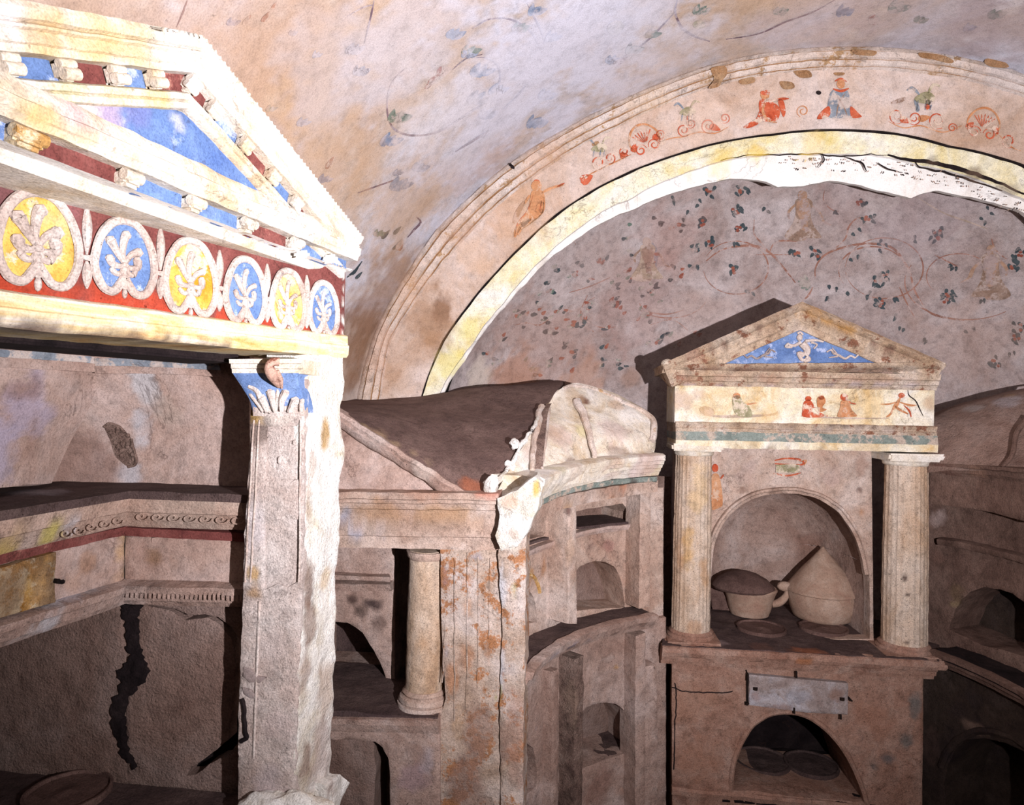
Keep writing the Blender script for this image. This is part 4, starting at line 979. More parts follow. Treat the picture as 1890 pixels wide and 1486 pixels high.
for pl, a, b in (([(500, 762), (484, 745), (476, 722), (462, 712)], .004, .010), ([(486, 760), (474, 744), (462, 728)], .004, .004), ([(508, 760), (504, 740), (500, 722)], .005, .012), ([(494, 762), (490, 750), (484, 736)], .006, .011), ([(520, 760), (520, 740), (529, 722)], .005, .011), ([(534, 762), (540, 750), (545, 740)], .006, .011), ([(508, 762), (512, 735), (515, 712)], .004, .006), ([(556, 760), (556, 748), (558, 740)], .005, .006)): leafy(pl, a, b)
panel(mb, PA, [(464, 744), (560, 744), (562, 768), (466, 768)], w0=.014, w1=-.01, res=.01, amp=.002)
build('acanthus', mb, ['relief'], cap)
mb = MB()                                         # bird-like volute at the top
P3 = [PA.p3(*PA.uv(x, y, w), w) for x, y, w in ((515, 714, .03), (506, 700, .06), (500, 688, .078), (497, 676, .082), (504, 668, .078), (514, 668, .07))]
tube(mb, [Vector(p) for p in spline([tuple(p) for p in P3], 4)], [.004+.009*math.sin(min(1, i/12)*math.pi*.75) for i in range(21)], n=10)
P3 = [PA.p3(*PA.uv(x, y, w), w) for x, y, w in ((520, 716, .03), (518, 700, .055), (512, 684, .07))]; tube(mb, P3, [.003, .006, .004], n=8)
build('volute', mb, ['brown_paint'], cap)
# broken white return of the pier, facing right
PR = Plane(PA.p3(k1, 0, 0), math.atan2(1250, 1350-945))
mb = MB()
yy = [655, 690, 735, 760, 800, 830, 890, 1000, 1050, 1200, 1350, 1420, 1486, 1620]
xx = [637, 636, 633, 629, 632, 637, 629, 628, 622, 620, 614, 611, 610, 610]
left = [(560, 655), (561, 760), (562, 900), (560, 1000), (556, 1100), (550, 1300), (546, 1420), (545, 1620)]
ol = list(zip(xx, yy)); ol = left[::-1]+ol
panel(mb, PR, ol, w0=0.002, w1=-.10, res=.010, jit=.004, amp=.006, fq=16, wf=lambda u, v: -.010*max(0, nz((u, v, 0), 11, 2)))
build('broken_edge', mb, ['rough_white'], pier, stains=[stain(PR, 596, 700, .06, 'e6dcc6', .7, sz=1.3), stain(PR, 600, 800, .018, 'b08a4c', .85, sz=2.6), stain(PR, 575, 700, .04, 'ead8a8', .5), stain(PR, 566, 950, .02, 'a3866e', .6, sz=3), stain(PR, 568, 1080, .03, '7b6052', .8, sz=2.2), stain(PR, 570, 1150, .03, '8b6f60', .7, sz=2), stain(PR, 600, 1070, .03, 'cfa96c', .5, sz=1.5), stain(PR, 560, 1250, .03, '9a7c6c', .6, sz=2.5), stain(PR, 600, 1270, .05, 'ac8a6c', .55, sz=2), stain(PR, 590, 1380, .06, 'b7a09a', .6, sz=1.5), stain(PR, 565, 1400, .03, '8f7468', .7, sz=2), stain(PR, 575, 860, .02, 'b49a88', .5, sz=2)])
mb = MB(); panel(mb, PR, [(596, 1500), (600, 1450), (628, 1428), (646, 1446), (630, 1486), (622, 1540), (596, 1560)], w0=.03, w1=-.05, res=.008, jit=.003, amp=.008, fq=20)
for _x, _y, _r in ((470, 1484, .03), (505, 1482, .035), (545, 1484, .035), (580, 1490, .03)): blob(mb, Pd(_x, _y, 1.60), _r*1.5, _r, _r*.7, PA.U, PA.n, Z3, sub=4, amp=.02, fq=24)
build('footing', mb, ['rough_white'], pier, stains=[(Pd(640, 1470, 1.7), .05, lin('9c7466'), .7, 1, 1)])
mb = MB()                                         # grey repair patches and a crack on the pier
for pts in ([(448, 1232), (462, 1236), (470, 1248), (492, 1252), (478, 1262), (458, 1260), (448, 1250)], [(446, 1270), (462, 1274), (478, 1295), (462, 1290), (450, 1282)]): panel(mb, PA, pts, w0=.004, w1=-.004, res=.006, jit=.002, m=1)
for pts in ([(446, 1290), (452, 1310), (452, 1340), (455, 1360), (446, 1370)],): 
    P3 = [PA.p3(*PA.uv(x, y, .001), .001) for x, y in spline(pts, 5)]; tube(mb, [p+Vector((nz(p, 60), 0, nz(p, 60, 3)))*.004 for p in P3], .0055, n=6, m=0)
build('crack', mb, ['soot', 'marble'], pier)
# ------- inside of the shrine
BK = Plane(Pd(232, 765, 1.78), AX)
LFd = math.atan2(1250, 1150-945)
LF = Plane(BK.p3(BK.uv(232, 765)[0], 0), LFd)
mb = MB()                                         # lower back wall with cracks through it
c1 = [(223, 1120), (262, 1119), (315, 1128), (345, 1145), (380, 1140), (400, 1150), (424, 1172), (436, 1200), (444, 1230), (441, 1280), (441, 1330), (436, 1372), (415, 1395), (390, 1402), (360, 1418), (352, 1434), (358, 1434), (380, 1412), (400, 1402), (418, 1400), (424, 1440), (448, 1440), (452, 1330), (453, 1250), (448, 1200), (430, 1165), (405, 1142), (380, 1136), (350, 1138), (320, 1126), (270, 1116), (223, 1114)]
ragd = [(222, 1120), (270, 1118), (316, 1128), (340, 1146), (382, 1140), (404, 1153), (424, 1176), (430, 1200), (434, 1232), (430, 1280), (424, 1330), (420, 1365), (400, 1384), (380, 1398), (352, 1416), (344, 1432), (360, 1430), (384, 1411), (404, 1401), (418, 1402), (438, 1372), (446, 1330), (449, 1280), (450, 1235), (446, 1195), (428, 1160), (400, 1141), (376, 1134), (350, 1137), (322, 1124), (270, 1115), (224, 1115)]
crk2 = [(224, 1118), (240, 1122), (252, 1150), (256, 1190), (264, 1212), (272, 1234), (268, 1258), (246, 1270), (236, 1290), (226, 1318), (224, 1350), (232, 1378), (248, 1402), (250, 1418), (236, 1416), (220, 1400), (212, 1370), (206, 1340), (202, 1308), (212, 1290), (222, 1268), (214, 1248), (214, 1232), (230, 1228), (236, 1216), (232, 1180), (226, 1150)]
ol = [(200, 1090), (460, 1100), (460, 1560), (200, 1560)]
whole = [(222, 1116)]
panel(mb, BK, [(232, 1085), (462, 1100), (462, 1560), (232, 1560)], w0=-.06, w1=-.10, res=.02, amp=.003)
build('crack_backing', mb, ['soot'], sh)
mb = MB()
crk = [(234, 1118)]+ragd[1:20]+[(446, 1330), (449, 1280), (450, 1235), (446, 1195), (428, 1160), (400, 1141), (376, 1134), (350, 1137), (322, 1124), (270, 1115), (240, 1114)]
panel(mb, BK, [(233, 1085), (462, 1100), (462, 1560), (233, 1560)], [ragd[1:31]], w0=0, w1=-.045, res=.011, jit=.001, hjit=.0045, amp=.005, fq=11)
blk = build('rear_wall', mb, ['lumpy'], sh)
mb = MB()                                         # the crack at the corner, a jagged strip of soot-black
cy = [1116, 1135, 1160, 1190, 1215, 1240, 1262, 1285, 1310, 1340, 1370, 1395, 1412, 1420]; cxl = [222, 226, 230, 233, 238, 214, 222, 212, 203, 206, 214, 222, 238, 246]; cxr = [262, 252, 254, 256, 264, 272, 262, 238, 228, 226, 232, 240, 250, 250]
_jl = [(x+random.uniform(-4, 4), y+random.uniform(-3, 3)) for x, y in resample(list(zip(cxl, cy)), 7, False)]; _jr = [(x+random.uniform(-4, 4), y+random.uniform(-3, 3)) for x, y in resample(list(zip(cxr, cy)), 7, False)]
panel(mb, BK, _jl+_jr[::-1], w0=.009, w1=-.02, res=.005, jit=.002, amp=.004, fq=40)
build('crack', mb, ['soot'], sh)
mb = MB(); panel(mb, BK, [(-150, 1085), (234, 1085), (234, 1560), (-150, 1560)], w0=0, w1=-.05, res=.013, amp=.006, fq=9)
build('side_wall', mb, ['lumpy'], sh)
# mouldings and friezes inside, turning the corner: plain frieze zone, lower moulding, scroll frieze, ledge
mb = MB()
panel(mb, BK, [(229, 990), (462, 1000), (462, 1100), (229, 1085)], w0=.02, w1=-.03, res=.014, amp=.002)
build('upper_panel', mb, ['wall_plain'], sh, stains=[stain(BK, 290, 1030, .035, '8a6a50', .7), stain(BK, 232, 1030, .03, 'c49a5c', .5, sz=2), stain(BK, 330, 1040, .03, 'a0806c', .5)])
mb = MB(); panel(mb, LF, [(-60, 1045), (232, 985), (232, 1085), (-60, 1175)], w0=.02, w1=-.03, res=.014, amp=.002)
build('upper_panel', mb, ['wall_plain'], sh, stains=[stain(LF, 150, 1040, .04, 'a0785c', .6), stain(LF, 215, 1030, .04, 'd0ab78', .6, sz=2), stain(LF, 120, 1070, .04, 'b4917c', .5)])
cornerm = lambda y, w: BK.uv(232, y, w)
def turn(mb, ybk, ylf, prof, mat=0, pm=None, amp=.0018, step=.012, chip=0, fq=26):
    """moulding that turns the inner corner; ybk=(y at 232, y at 455), ylf=(y at 0, y at 232)"""
    mould(mb, BK, [(229, ybk[0]), (462, ybk[1])], prof, w=.02, amp=amp, step=step, m=mat, pm=pm, chip=chip, fq=fq)
    sl = (ylf[1]-ylf[0])/232
    mould(mb, LF, [(-70, ylf[0]-70*sl), (234, ylf[1]+2*sl)], prof, w=.02, amp=amp, step=step, m=mat, pm=pm, chip=chip, fq=fq)
hm = lambda px: px/F*1.75
mb = MB()
turn(mb, (1113, 1120), (1192, 1113), [(0, 0), (0, .03), (hm(8), .036), (hm(10), .044), (hm(24), .05), (hm(26), .056), (hm(38), .058), (hm(44), .02), (hm(44), 0)], chip=.012)
for i in range(26):
    u, v = BK.uv(236+i*8.4, 1096+i*.25, .05); box(mb, BK.p3(u, v, .052), .0035, .003, .010, BK.U, BK.n, Z3, bev=.3, amp=.002)
build('lower_moulding', mb, ['pink'], sh, stains=[stain(LF, 150, 1085, .05, 'c8c8d0', .8), stain(LF, 60, 1130, .05, 'c8c6cc', .8), stain(LF, 110, 1110, .05, 'c8c8d4', .8), stain(LF, 10, 1160, .05, 'c4bcbc', .8)]+[stain(BK, x, 1070, .02, '544642', .7, w=.05) for x in range(240, 460, 20)])
mb = MB(); turn(mb, (988, 1000), (1040, 986), [(0, 0), (0, .026), (hm(16), .030), (hm(18), 0)])
build('red_band', mb, ['maroon'], sh)
mb = MB(); turn(mb, (970, 978), (1022, 968), [(0, 0), (0, .030), (hm(5), .036), (hm(28), .052), (hm(30), .06), (hm(56), .066), (hm(58), .02), (hm(58), 0)], chip=.003)
# scroll ornament
for i in range(7):
    t = i/6; x = 262+t*176; y = 953+t*7
    for sgn in (1, -1):
        pts = [BK.p3(*BK.uv(x+(14*(1-.8*q))*math.cos(sgn*q*7), y+(9*(1-.8*q))*math.sin(q*7), .052), .054) for q in np.linspace(0, 1, 14)]
        tube(mb, pts, .0022, n=5)
for i in range(5):
    t = i/4; x = 120+t*95; y = 985-t*24
    pts = [LF.p3(*LF.uv(x+(12*(1-.8*q))*math.cos(q*7), y+(9*(1-.8*q))*math.sin(q*7), .052), .054) for q in np.linspace(0, 1, 14)]
    tube(mb, pts, .0022, n=5)
build('scroll_frieze', mb, ['plaster'], sh, stains=[stain(LF, 90, 985, .04, 'c8bd5c', .7, w=.05), stain(LF, 20, 1015, .05, 'cdb45c', .7, w=.05), stain(LF, 130, 965, .03, 'c9c8d0', .6, w=.05), stain(BK, 340, 955, .1, 'a0978e', .3, w=.05), stain(LF, 30, 970, .06, 'b0957c', .5, w=.05)])
mb = MB()                                         # ledge above the frieze
e1_ = BK.p3(*BK.uv(235, 913, .055), .055).z
ptsL = [BK.p3(BK.uv(462, 920)[0], 0, .07), BK.p3(BK.uv(232, 765)[0], 0, .07)+LF.n*0, LF.p3(LF.uv(-70, 900)[0], 0, .07)]
pA, pB, pC = BK.p3(BK.uv(462, 920, .07)[0], 0, .07), None, LF.p3(LF.uv(-70, 900, .07)[0], 0, .07)
# intersection of the two front edges
A0 = BK.p3(0, 0, .07); B0 = LF.p3(0, 0, .07); d1, d2 = BK.U, LF.U
den = d1.x*(-d2.y)+d2.x*d1.y; rx, ry = B0.x-A0.x, B0.y-A0.y; t_ = (rx*(-d2.y)+d2.x*ry)/den; pB = A0+d1*t_
bk1 = pA-BK.n*.22; bk2 = BK.p3(0, 0, -.18)+BK.U*(BK.uv(180, 900)[0]-.2); bk3 = pC-LF.n*.3
zt = e1_+.012
tb_ = [pA, pB, pC, bk3, bk2, bk1]
mbv = []
def prism(mb, pts, z0, z1, m=0, res=.03, amp=.004, fq=12):
    """horizontal slab with a rough upper face"""
    ring = resample([(p[0], p[1]) for p in pts], res, True)
    n0 = len(ring); gx = np.arange(min(p[0] for p in ring), max(p[0] for p in ring), res); gy = np.arange(min(p[1] for p in ring), max(p[1] for p in ring), res)
    X, Y = np.meshgrid(gx, gy); X = X.ravel(); Y = Y.ravel(); ok = inside(X, Y, ring); B = np.array(ring); ins = []
    for x, y in zip(X[ok], Y[ok]):
        if ((B[:, 0]-x)**2+(B[:, 1]-y)**2).min() > (.45*res)**2: ins.append((x, y))
    V, E_, T, ov, _, _ = delaunay_2d_cdt([Vector(p) for p in ring+ins], [(i, (i+1) % n0) for i in range(n0)], [], 0, 1e-7)
    o = len(mb.v)
    for zz, s in ((z1, 1), (z0, 0)):
        for x, y in V: mb.v.append(Vector((x, y, zz+(amp*(nz((x, y, 0), fq)+.5*nz((x, y, 0), fq*2.6)) if s else 0))))
    nv = len(V)
    cx = np.array([(V[a][0]+V[b][0]+V[c][0])/3 for a, b, c in T]); cy = np.array([(V[a][1]+V[b][1]+V[c][1])/3 for a, b, c in T]); ok = inside(cx, cy, ring)
    cnt = set()
    for t, k in zip(T, ok):
        if not k: continue
        mb.f.append((tuple(o+i for i in t), m)); mb.f.append((tuple(o+nv+i for i in reversed(t)), m))
        for a, b in ((t[0], t[1]), (t[1], t[2]), (t[2], t[0])): cnt.add((a, b))
    for a, b in cnt:
        if (b, a) not in cnt: mb.f.append(((o+b, o+a, o+nv+a, o+nv+b), m))
mb = MB(); prism(mb, tb_, zt-.02, zt, amp=.003)
build('ledge', mb, ['dust'], sh, stains=[(Pd(70, 905, 1.65), .08, lin('9c949c'), .6, 1, 1)])
# upper walls: flat rear part, and the curved light plaster to its left
mb = MB()
patch(mb, [[(70, 897, 1.86), (160, 905, 1.88), (260, 912, 1.88), (360, 922, 1.86), (462, 930, 1.84)], [(110, 800, 1.84), (190, 805, 1.87), (270, 810, 1.88), (360, 815, 1.86), (462, 820, 1.84)], [(165, 695, 1.80), (220, 690, 1.82), (280, 693, 1.82), (360, 698, 1.81), (462, 700, 1.80)], [(178, 620, 1.78), (220, 620, 1.80), (280, 620, 1.80), (360, 620, 1.79), (462, 620, 1.78)]], sub=14, amp=.004, thick=Vector((0, .03, 0)))
UWS = PxSurf(mb)
uw = build('upper_wall', mb, ['wall_plain'], sh, stains=[(Pd(262, 730, 1.82), .05, lin('c4c2c6'), .8, 1.9, 1), (Pd(250, 800, 1.86), .05, lin('c4c3ca'), .8, 1.9, 1), (Pd(240, 880, 1.88), .05, lin('bdbcc4'), .7, 1.2, 1), (Pd(150, 850, 1.84), .12, lin('8a6c62'), .6, 1, 1), (Pd(300, 760, 1.84), .05, lin('b9a79c'), .6, 1, 1)])
mb = MB()
patch(mb, [[(-110, 905, 1.44), (0, 900, 1.55), (70, 895, 1.70)], [(-110, 820, 1.44), (20, 815, 1.58), (110, 812, 1.74)], [(-110, 740, 1.44), (60, 745, 1.62), (145, 745, 1.77)], [(-110, 690, 1.43), (90, 690, 1.64), (168, 690, 1.79)], [(-110, 640, 1.42), (90, 640, 1.64), (178, 640, 1.79)]], sub=14, amp=.003, thick=Vector((0, .05, 0)))
build('vault_panel', mb, ['wall_plain'], sh, stains=[(Pd(50, 760, 1.60), .10, lin('a69cb0'), .7, 1, 1.0), (Pd(10, 830, 1.55), .09, lin('a89fb4'), .75, 1, 1), (Pd(60, 830, 1.62), .05, lin('9c7c6c'), .5, 1, 1), (Pd(40, 720, 1.6), .06, lin('86665a'), .6, .6, 1), (Pd(90, 760, 1.67), .05, lin('ab9fb0'), .6, 1, 1)])
mb = MB()                                         # moulding with a blue stripe under the opening
def band3(pts, dz, r=.006, m=0): tube(mb, [Pd(*p) for p in pts], r, n=6, m=m)
def strip(mb, top, bot, off, m, N=40):
    A_ = [Pd(*p) for p in top]; B_ = [Pd(*p) for p in bot]; o = len(mb.v)
    A_ = [Vector(q) for q in spline([tuple(p) for p in A_], 12)]; B_ = [Vector(q) for q in spline([tuple(p) for p in B_], 12)]
    for a, b in zip(A_, B_):
        for k, (t, w_) in enumerate(((0, 0), (0, off), (.5, off*1.2), (1, off), (1, 0))):
            q = a.lerp(b, t)+Vector((.35, -.9, 0))*w_; mb.v.append(q+Vector((nz(q, 25), nz(q, 25, 3), nz(q, 25, 5)))*.0015)
    for i in range(len(A_)-1):
        for k in range(4): mb.f.append(((o+i*5+k, o+i*5+k+1, o+(i+1)*5+k+1, o+(i+1)*5+k), m))
strip(mb, [(178, 638, 1.79), (250, 640, 1.80), (330, 645, 1.80), (402, 650, 1.79)], [(178, 662, 1.79), (250, 664, 1.80), (330, 666, 1.80), (404, 672, 1.79)], .035, 0)
strip(mb, [(178, 662, 1.79), (250, 664, 1.80), (330, 667, 1.80), (404, 673, 1.79)], [(178, 676, 1.79), (250, 677, 1.80), (330, 680, 1.80), (408, 684, 1.79)], .025, 1)
strip(mb, [(178, 676, 1.79), (250, 677, 1.80), (330, 680, 1.80), (408, 684, 1.79)], [(178, 690, 1.79), (250, 690, 1.80), (330, 692, 1.80), (410, 696, 1.79)], .018, 0)
strip(mb, [(-110, 625, 1.42), (40, 628, 1.58), (178, 640, 1.78)], [(-110, 643, 1.42), (40, 648, 1.58), (178, 660, 1.78)], .035, 0)
strip(mb, [(-110, 643, 1.42), (40, 648, 1.58), (178, 660, 1.78)], [(-110, 655, 1.42), (40, 662, 1.58), (178, 672, 1.78)], .025, 1)
strip(mb, [(-110, 655, 1.42), (40, 662, 1.58), (178, 672, 1.78)], [(-110, 672, 1.42), (40, 680, 1.58), (178, 688, 1.78)], .018, 0)
build('blue_striped_moulding', mb, ['wall_plain', 'grey_blue_paint'], sh)
mb = MB()                                         # broken hollow in the rear wall
ptsH = [(193, 788), (200, 782), (215, 784), (232, 796), (243, 810), (247, 826), (252, 845), (250, 858), (238, 862), (222, 850), (212, 838), (204, 812)]
ppoly(mb, UWS, ptsH, 0, lift=.002, sm=True)
for _i in range(26):
    _x = random.uniform(198, 246); _y = random.uniform(790, 856)
    if inside([_x], [_y], ptsH)[0]: blob(mb, UWS.p3(_x, _y, .002), .006, .006, .007, Vector((1, 0, 0)), Vector((0, 1, 0)), Z3, sub=2, amp=.004, fq=60)
for _p in ([(193, 788), (200, 782), (215, 784), (232, 796)], [(243, 810), (247, 826), (252, 845), (250, 858), (238, 862)]):
    _q = [UWS.p3(x, y, .003) for x, y in spline(_p, 5)]; tube(mb, [p+Vector((nz(p, 60), 0, nz(p, 60, 3)))*.004 for p in _q], .004, n=6)
build('plaster_loss', mb, ['rubble'], uw)
mb = MB()                                         # bottom shelf of the shrine
zb = Pd(180, 1430, 1.80).z
prism(mb, [BK.p3(BK.uv(470, 1430)[0], 0, .02), BK.p3(BK.uv(-150, 765)[0], 0, .0), Pd(-150, 1480, 1.0), Pd(300, 1480, 1.30), PA.p3(PA.uv(560, 1480)[0], 0, .02), PA.p3(PA.uv(560, 1480)[0]+.02, 0, -.14)], 0, zb, amp=.006, res=.03)
build('lower_shelf', mb, ['dust'], sh)
LSZ = zb
# ---------------------------------------------------------------- tomb block in the middle, its tiled-over roof
MP = planeA(790, 2.30)
mloc = Pd(790, 1300, 2.45)
tb = thing('tomb_block', 'pinkish plastered tomb with a dark sagging roof, round column and fluted corner pier', 'tomb', (mloc.x, mloc.y, 0))
def ConchD(x, y, d=0):
    h = AS.p3(x, y, 0)
    return h
# entablature
mb = MB()
hM = lambda px, Y=2.3: px/F*Y
a0_, a1_ = (600, 1012), (934, 1010)
H_ = hM(104)
pf = [(0, -.30), (0, .0), (hM(22), .003), (hM(24), .012), (hM(60), .018), (hM(74), .030), (hM(76), .040), (hM(86), .046), (hM(88), .058), (hM(94), .060), (hM(96), .068), (hM(108), .072), (hM(109), -.30)]
mould(mb, MP, [(590, 1010), (925, 1016)], pf, amp=.0028, fq=16, step=.012, chip=.006)
build('entablature', mb, ['plaster'], tb, stains=[stain(MP, 700, 950, .12, 'ac8460', .6, w=.02, sz=.5), stain(MP, 830, 950, .12, 'b08a64', .6, w=.02, sz=.5), stain(MP, 640, 960, .03, 'a9a8b8', .85, w=.02), stain(MP, 655, 985, .035, 'acaab8', .85, w=.02, sz=.6), stain(MP, 700, 997, .035, 'aeacb8', .8, w=.02, sz=.5), stain(MP, 760, 1003, .04, 'b0aeb8', .8, w=.02, sz=.4), stain(MP, 640, 935, .02, '9c9ca8', .7, w=.03), stain(MP, 900, 915, .05, 'b4583c', .5, w=.07, sz=.4), stain(MP, 880, 985, .05, 'c8b0a4', .5, w=.02), stain(MP, 780, 910, .10, 'a67c68', .6, w=.07, sz=.3)])
# gable wall and raking edge at the front left
mb = MB(); panel(mb, MP, [(560, 905), (850, 905), (640, 778), (560, 730)], w0=-.01, w1=-.06, res=.016, amp=.003)
build('gable_wall', mb, ['wall_plain'], tb)
mb = MB(); mould(mb, MP, [(570, 724), (632, 762), (862, 908)], [(0, -.06), (0, .01), (-.012, .018), (-.022, .012), (-.026, .022), (-.044, .014), (-.052, .0), (-.052, -.06)], w=.0, amp=.006, fq=24, chip=.010)
build('raking_edge', mb, ['pink'], tb, stains=[stain(MP, 700, 810, .05, 'b8aaa4', .6), stain(MP, 780, 860, .05, 'c4b8b0', .6)])
# roof
def cp(x, y, k=.03):
    h = AS.p3(x, y, 0)
    e_ = E.p3(*E.uv(x, y, -.02), -.02)
    rr = math.hypot(E.uv(x, y)[0]-EC[0], E.uv(x, y)[1]-EC[1])
    p = h if (x > 800 and h is not None) else e_
    return p+ray(x, y)*k
mb = MB()
rows = [[(846, 906, 2.29), (860, 910, 2.29), (872, 912, 2.28), (882, 914, 2.28), (893, 914, 2.28), (904, 914, 2.30)],
        [(748, 842, 2.31), (785, 846, 2.32), (820, 850, 2.34), (860, 852, 2.38), (900, 850, 2.42), (942, 845, 2.46)],
        [(640, 766, 2.36), (690, 772, 2.44), (760, 784, 2.52), (830, 792, 2.58), (900, 795, 2.64), (978, 790, 2.66)],
        [(600, 745, 2.7), (680, 750, 2.74), (760, 752, 2.80), (850, 752, 2.86), (930, 752, 2.90), (1004, 752, 2.88)],
        [(600, 737, 3.0), (700, 739, 3.0), (780, 733, 3.05), (860, 720, 3.10), (940, 713, 3.15), (1035, 707, 3.15)],
        [cp(600, 736), cp(700, 738), cp(780, 731), cp(860, 717), cp(940, 711), cp(1042, 705)]]
patch(mb, rows, sub=12, amp=.010, fq=6, thick=Vector((0, 0, -.03)))
build('roof', mb, ['roof'], tb, stains=[(Pd(870, 900, 2.3), .05, lin('9c5c40'), .7, 1, 1), (Pd(700, 800, 2.35), .05, lin('8d7464'), .5, 1, 1)]+[(Pd(640+i*30, 772+i*17, 2.33), .028, lin('a48c70'), .55, 1, 1) for i in range(7)])
mb = MB()                                         # white worn arris on the right of the roof
P3 = [Pd(x, y, Y) for x, y, Y in spline([(998, 755, 2.84), (985, 790, 2.62), (962, 822, 2.5), (942, 858, 2.42), (918, 886, 2.32), (905, 905, 2.27), (914, 912, 2.26)], 7)]
tube(mb, [p+Vector((nz(p, 22), nz(p, 22, 3), nz(p, 22, 5)))*.008 for p in P3], [.005+.012*abs(nz(p, 15, 4)) for p in P3], n=8)
for (x, y, Y, r_) in ((908, 898, 2.26, .026), (942, 862, 2.42, .014), (950, 818, 2.49, .016)): blob(mb, Pd(x, y, Y), r_, r_, r_*1.4, MP.U, MP.n, Z3, sub=3, amp=.016, fq=34)
build('broken_arris', mb, ['rough_white'], tb)
# curved hipped roof over the wing
mb = MB()
rows = [[(925, 925, 2.27), (985, 895, 2.42), (1040, 880, 2.55), (1095, 865, 2.70), (1150, 850, 2.82), (1204, 838, 2.95)],
        [(918, 912, 2.28), (985, 872, 2.50), (1040, 856, 2.64), (1097, 846, 2.80), (1150, 838, 2.90), (1200, 828, 3.02)],
        [(942, 865, 2.42), (996, 830, 2.60), (1040, 815, 2.74), (1088, 808, 2.86), (1150, 806, 2.94), (1208, 812, 3.04)],
        [(975, 805, 2.60), (1008, 790, 2.74), (1040, 780, 2.84), (1080, 776, 2.92), (1140, 778, 3.02), (1210, 790, 3.08)],
        [(1003, 752, 2.86), (1018, 748, 2.94), (1040, 740, 3.0), (1068, 738, 3.05), (1128, 745, 3.1), (1204, 768, 3.15)],
        [(1030, 722, 3.05), (1036, 720, 3.05), (1046, 712, 3.1), (1068, 708, 3.16), (1122, 722, 3.2), (1194, 756, 3.24)]]
patch(mb, rows, sub=12, amp=.009, fq=8, thick=Vector((.01, .02, -.04)))
wr = build('wing_roof', mb, ['offwhite'], tb, stains=[(Pd(1080, 740, 3.05), .035, lin('6b4232'), .9, 1, 1), (Pd(1084, 764, 2.95), .02, lin('7b5040'), .7, 1.5, 1), (Pd(1060, 735, 3.05), .06, lin('bfa58a'), .5, 1, 1), (Pd(1030, 800, 2.75), .08, lin('c4a8a0'), .55, 1, 1), (Pd(1140, 800, 2.95), .10, lin('cbb4ae'), .6, 1, 1), (Pd(985, 840, 2.56), .05, lin('c9b4ac'), .6, 1, 1), (Pd(1075, 790, 2.85), .04, lin('d0c890'), .5, 2, 1), (Pd(1140, 745, 3.1), .05, lin('c8a88c'), .6, .6, 1), (Pd(1150, 833, 2.9), .10, lin('8c7468'), .6, .3, 1), (Pd(1060, 852, 2.66), .06, lin('7c665c'), .7, .3, 1), (Pd(970, 885, 2.4), .05, lin('8c7a74'), .5, .5, 1)])
mb = MB()
def ridge(pts, r0, r1, m=0):
    P3 = [Pd(x, y, Y) for x, y, Y in spline(pts, 6)]
    tube(mb, [p+Vector((nz(p, 22), nz(p, 22, 3), nz(p, 22, 5)))*.006 for p in P3], [r0+(r1-r0)*i/(len(P3)-1) for i in range(len(P3))], n=8, m=m)
ridge([(999, 752, 2.84), (991, 790, 2.66), (984, 830, 2.56), (982, 868, 2.47)], .016, .010)
ridge([(1012, 752, 2.88), (1008, 800, 2.70), (1000, 840, 2.58), (1000, 870, 2.50)], .010, .008)
ridge([(1066, 742, 3.0), (1080, 775, 2.90), (1090, 810, 2.82), (1097, 842, 2.76)], .020, .010)
ridge([(1040, 716, 3.07), (1062, 712, 3.12), (1095, 718, 3.16), (1140, 738, 3.16), (1200, 768, 3.12), (1208, 790, 3.06), (1202, 815, 3.02)], .008, .016)
build('ridge', mb, ['moulded'], wr, stains=[(Pd(1000, 820, 2.6), .1, lin('b59a8c'), .5, 1, 1)])
mb = MB()
patch(mb, [[(986, 874, 2.48), (994, 874, 2.485), (1001, 872, 2.49)], [(989, 820, 2.575), (998, 820, 2.58), (1005, 820, 2.59)], [(998, 765, 2.76), (1005, 762, 2.765), (1012, 760, 2.77)], [(1004, 748, 2.86), (1010, 746, 2.87), (1018, 744, 2.88)]], sub=8, amp=.002, thick=Vector((0, .02, 0)))
build('gutter', mb, ['rubble'], wr)
# front of the block: round column and corner pier
def colum(S, xl, xr, yt, yb, w, par, mat='column', fl=None, name='column', entasis=.02, stains=(), lean=0):
    c = ((xl+xr)/2); u, v0 = S.uv(c, yb, w); _, v1 = S.uv(c, yt, w)
    Ym = S.p3(u, v0, w).y; r = (xr-xl)/2/F*Ym
    base = S.p3(u, v0, w); h = v1-v0
    pr = [(0, r*1.02), (h*.5, r*(1+entasis*.4)), (h*.96, r*.955), (h, r*.95)]
    pr = dense(pr, .012); mb = MB(); lathe(mb, base, pr, n=96 if fl else 56, fl=fl, amp=.0022, fq=24)
    return build(name, mb, [mat], par, stains=stains), base, r, h
col1, cb_, cr_, ch_ = colum(MP, 749, 818, 1014, 1280, -.075, tb, stains=[stain(MP, 806, 1140, .025, '6c544c', .6), stain(MP, 806, 1260, .03, '6a524a', .7, sz=1.3), stain(MP, 810, 1080, .03, '9a8480', .5, sz=2), stain(MP, 760, 1100, .05, 'b49a84', .4, sz=2)])
mb = MB(); lathe(mb, cb_, [(-.045, cr_*1.42), (-.02, cr_*1.42), (-.02, cr_*1.3), (-.012, cr_*1.36), (0, cr_*1.30), (.006, cr_*1.12), (.014, cr_*1.18), (.024, cr_*1.04)], n=40, amp=.003)
build('column_base', mb, ['plaster'], col1)
mb = MB(); lathe(mb, cb_, [(ch_-.03, cr_*.97), (ch_-.02, cr_*1.08), (ch_-.012, cr_*1.1), (ch_-.002, cr_*1.12)], n=40, amp=.003); build('column_capital', mb, ['plaster'], col1)
mb = MB()                                         # pier front: strips with incised lines
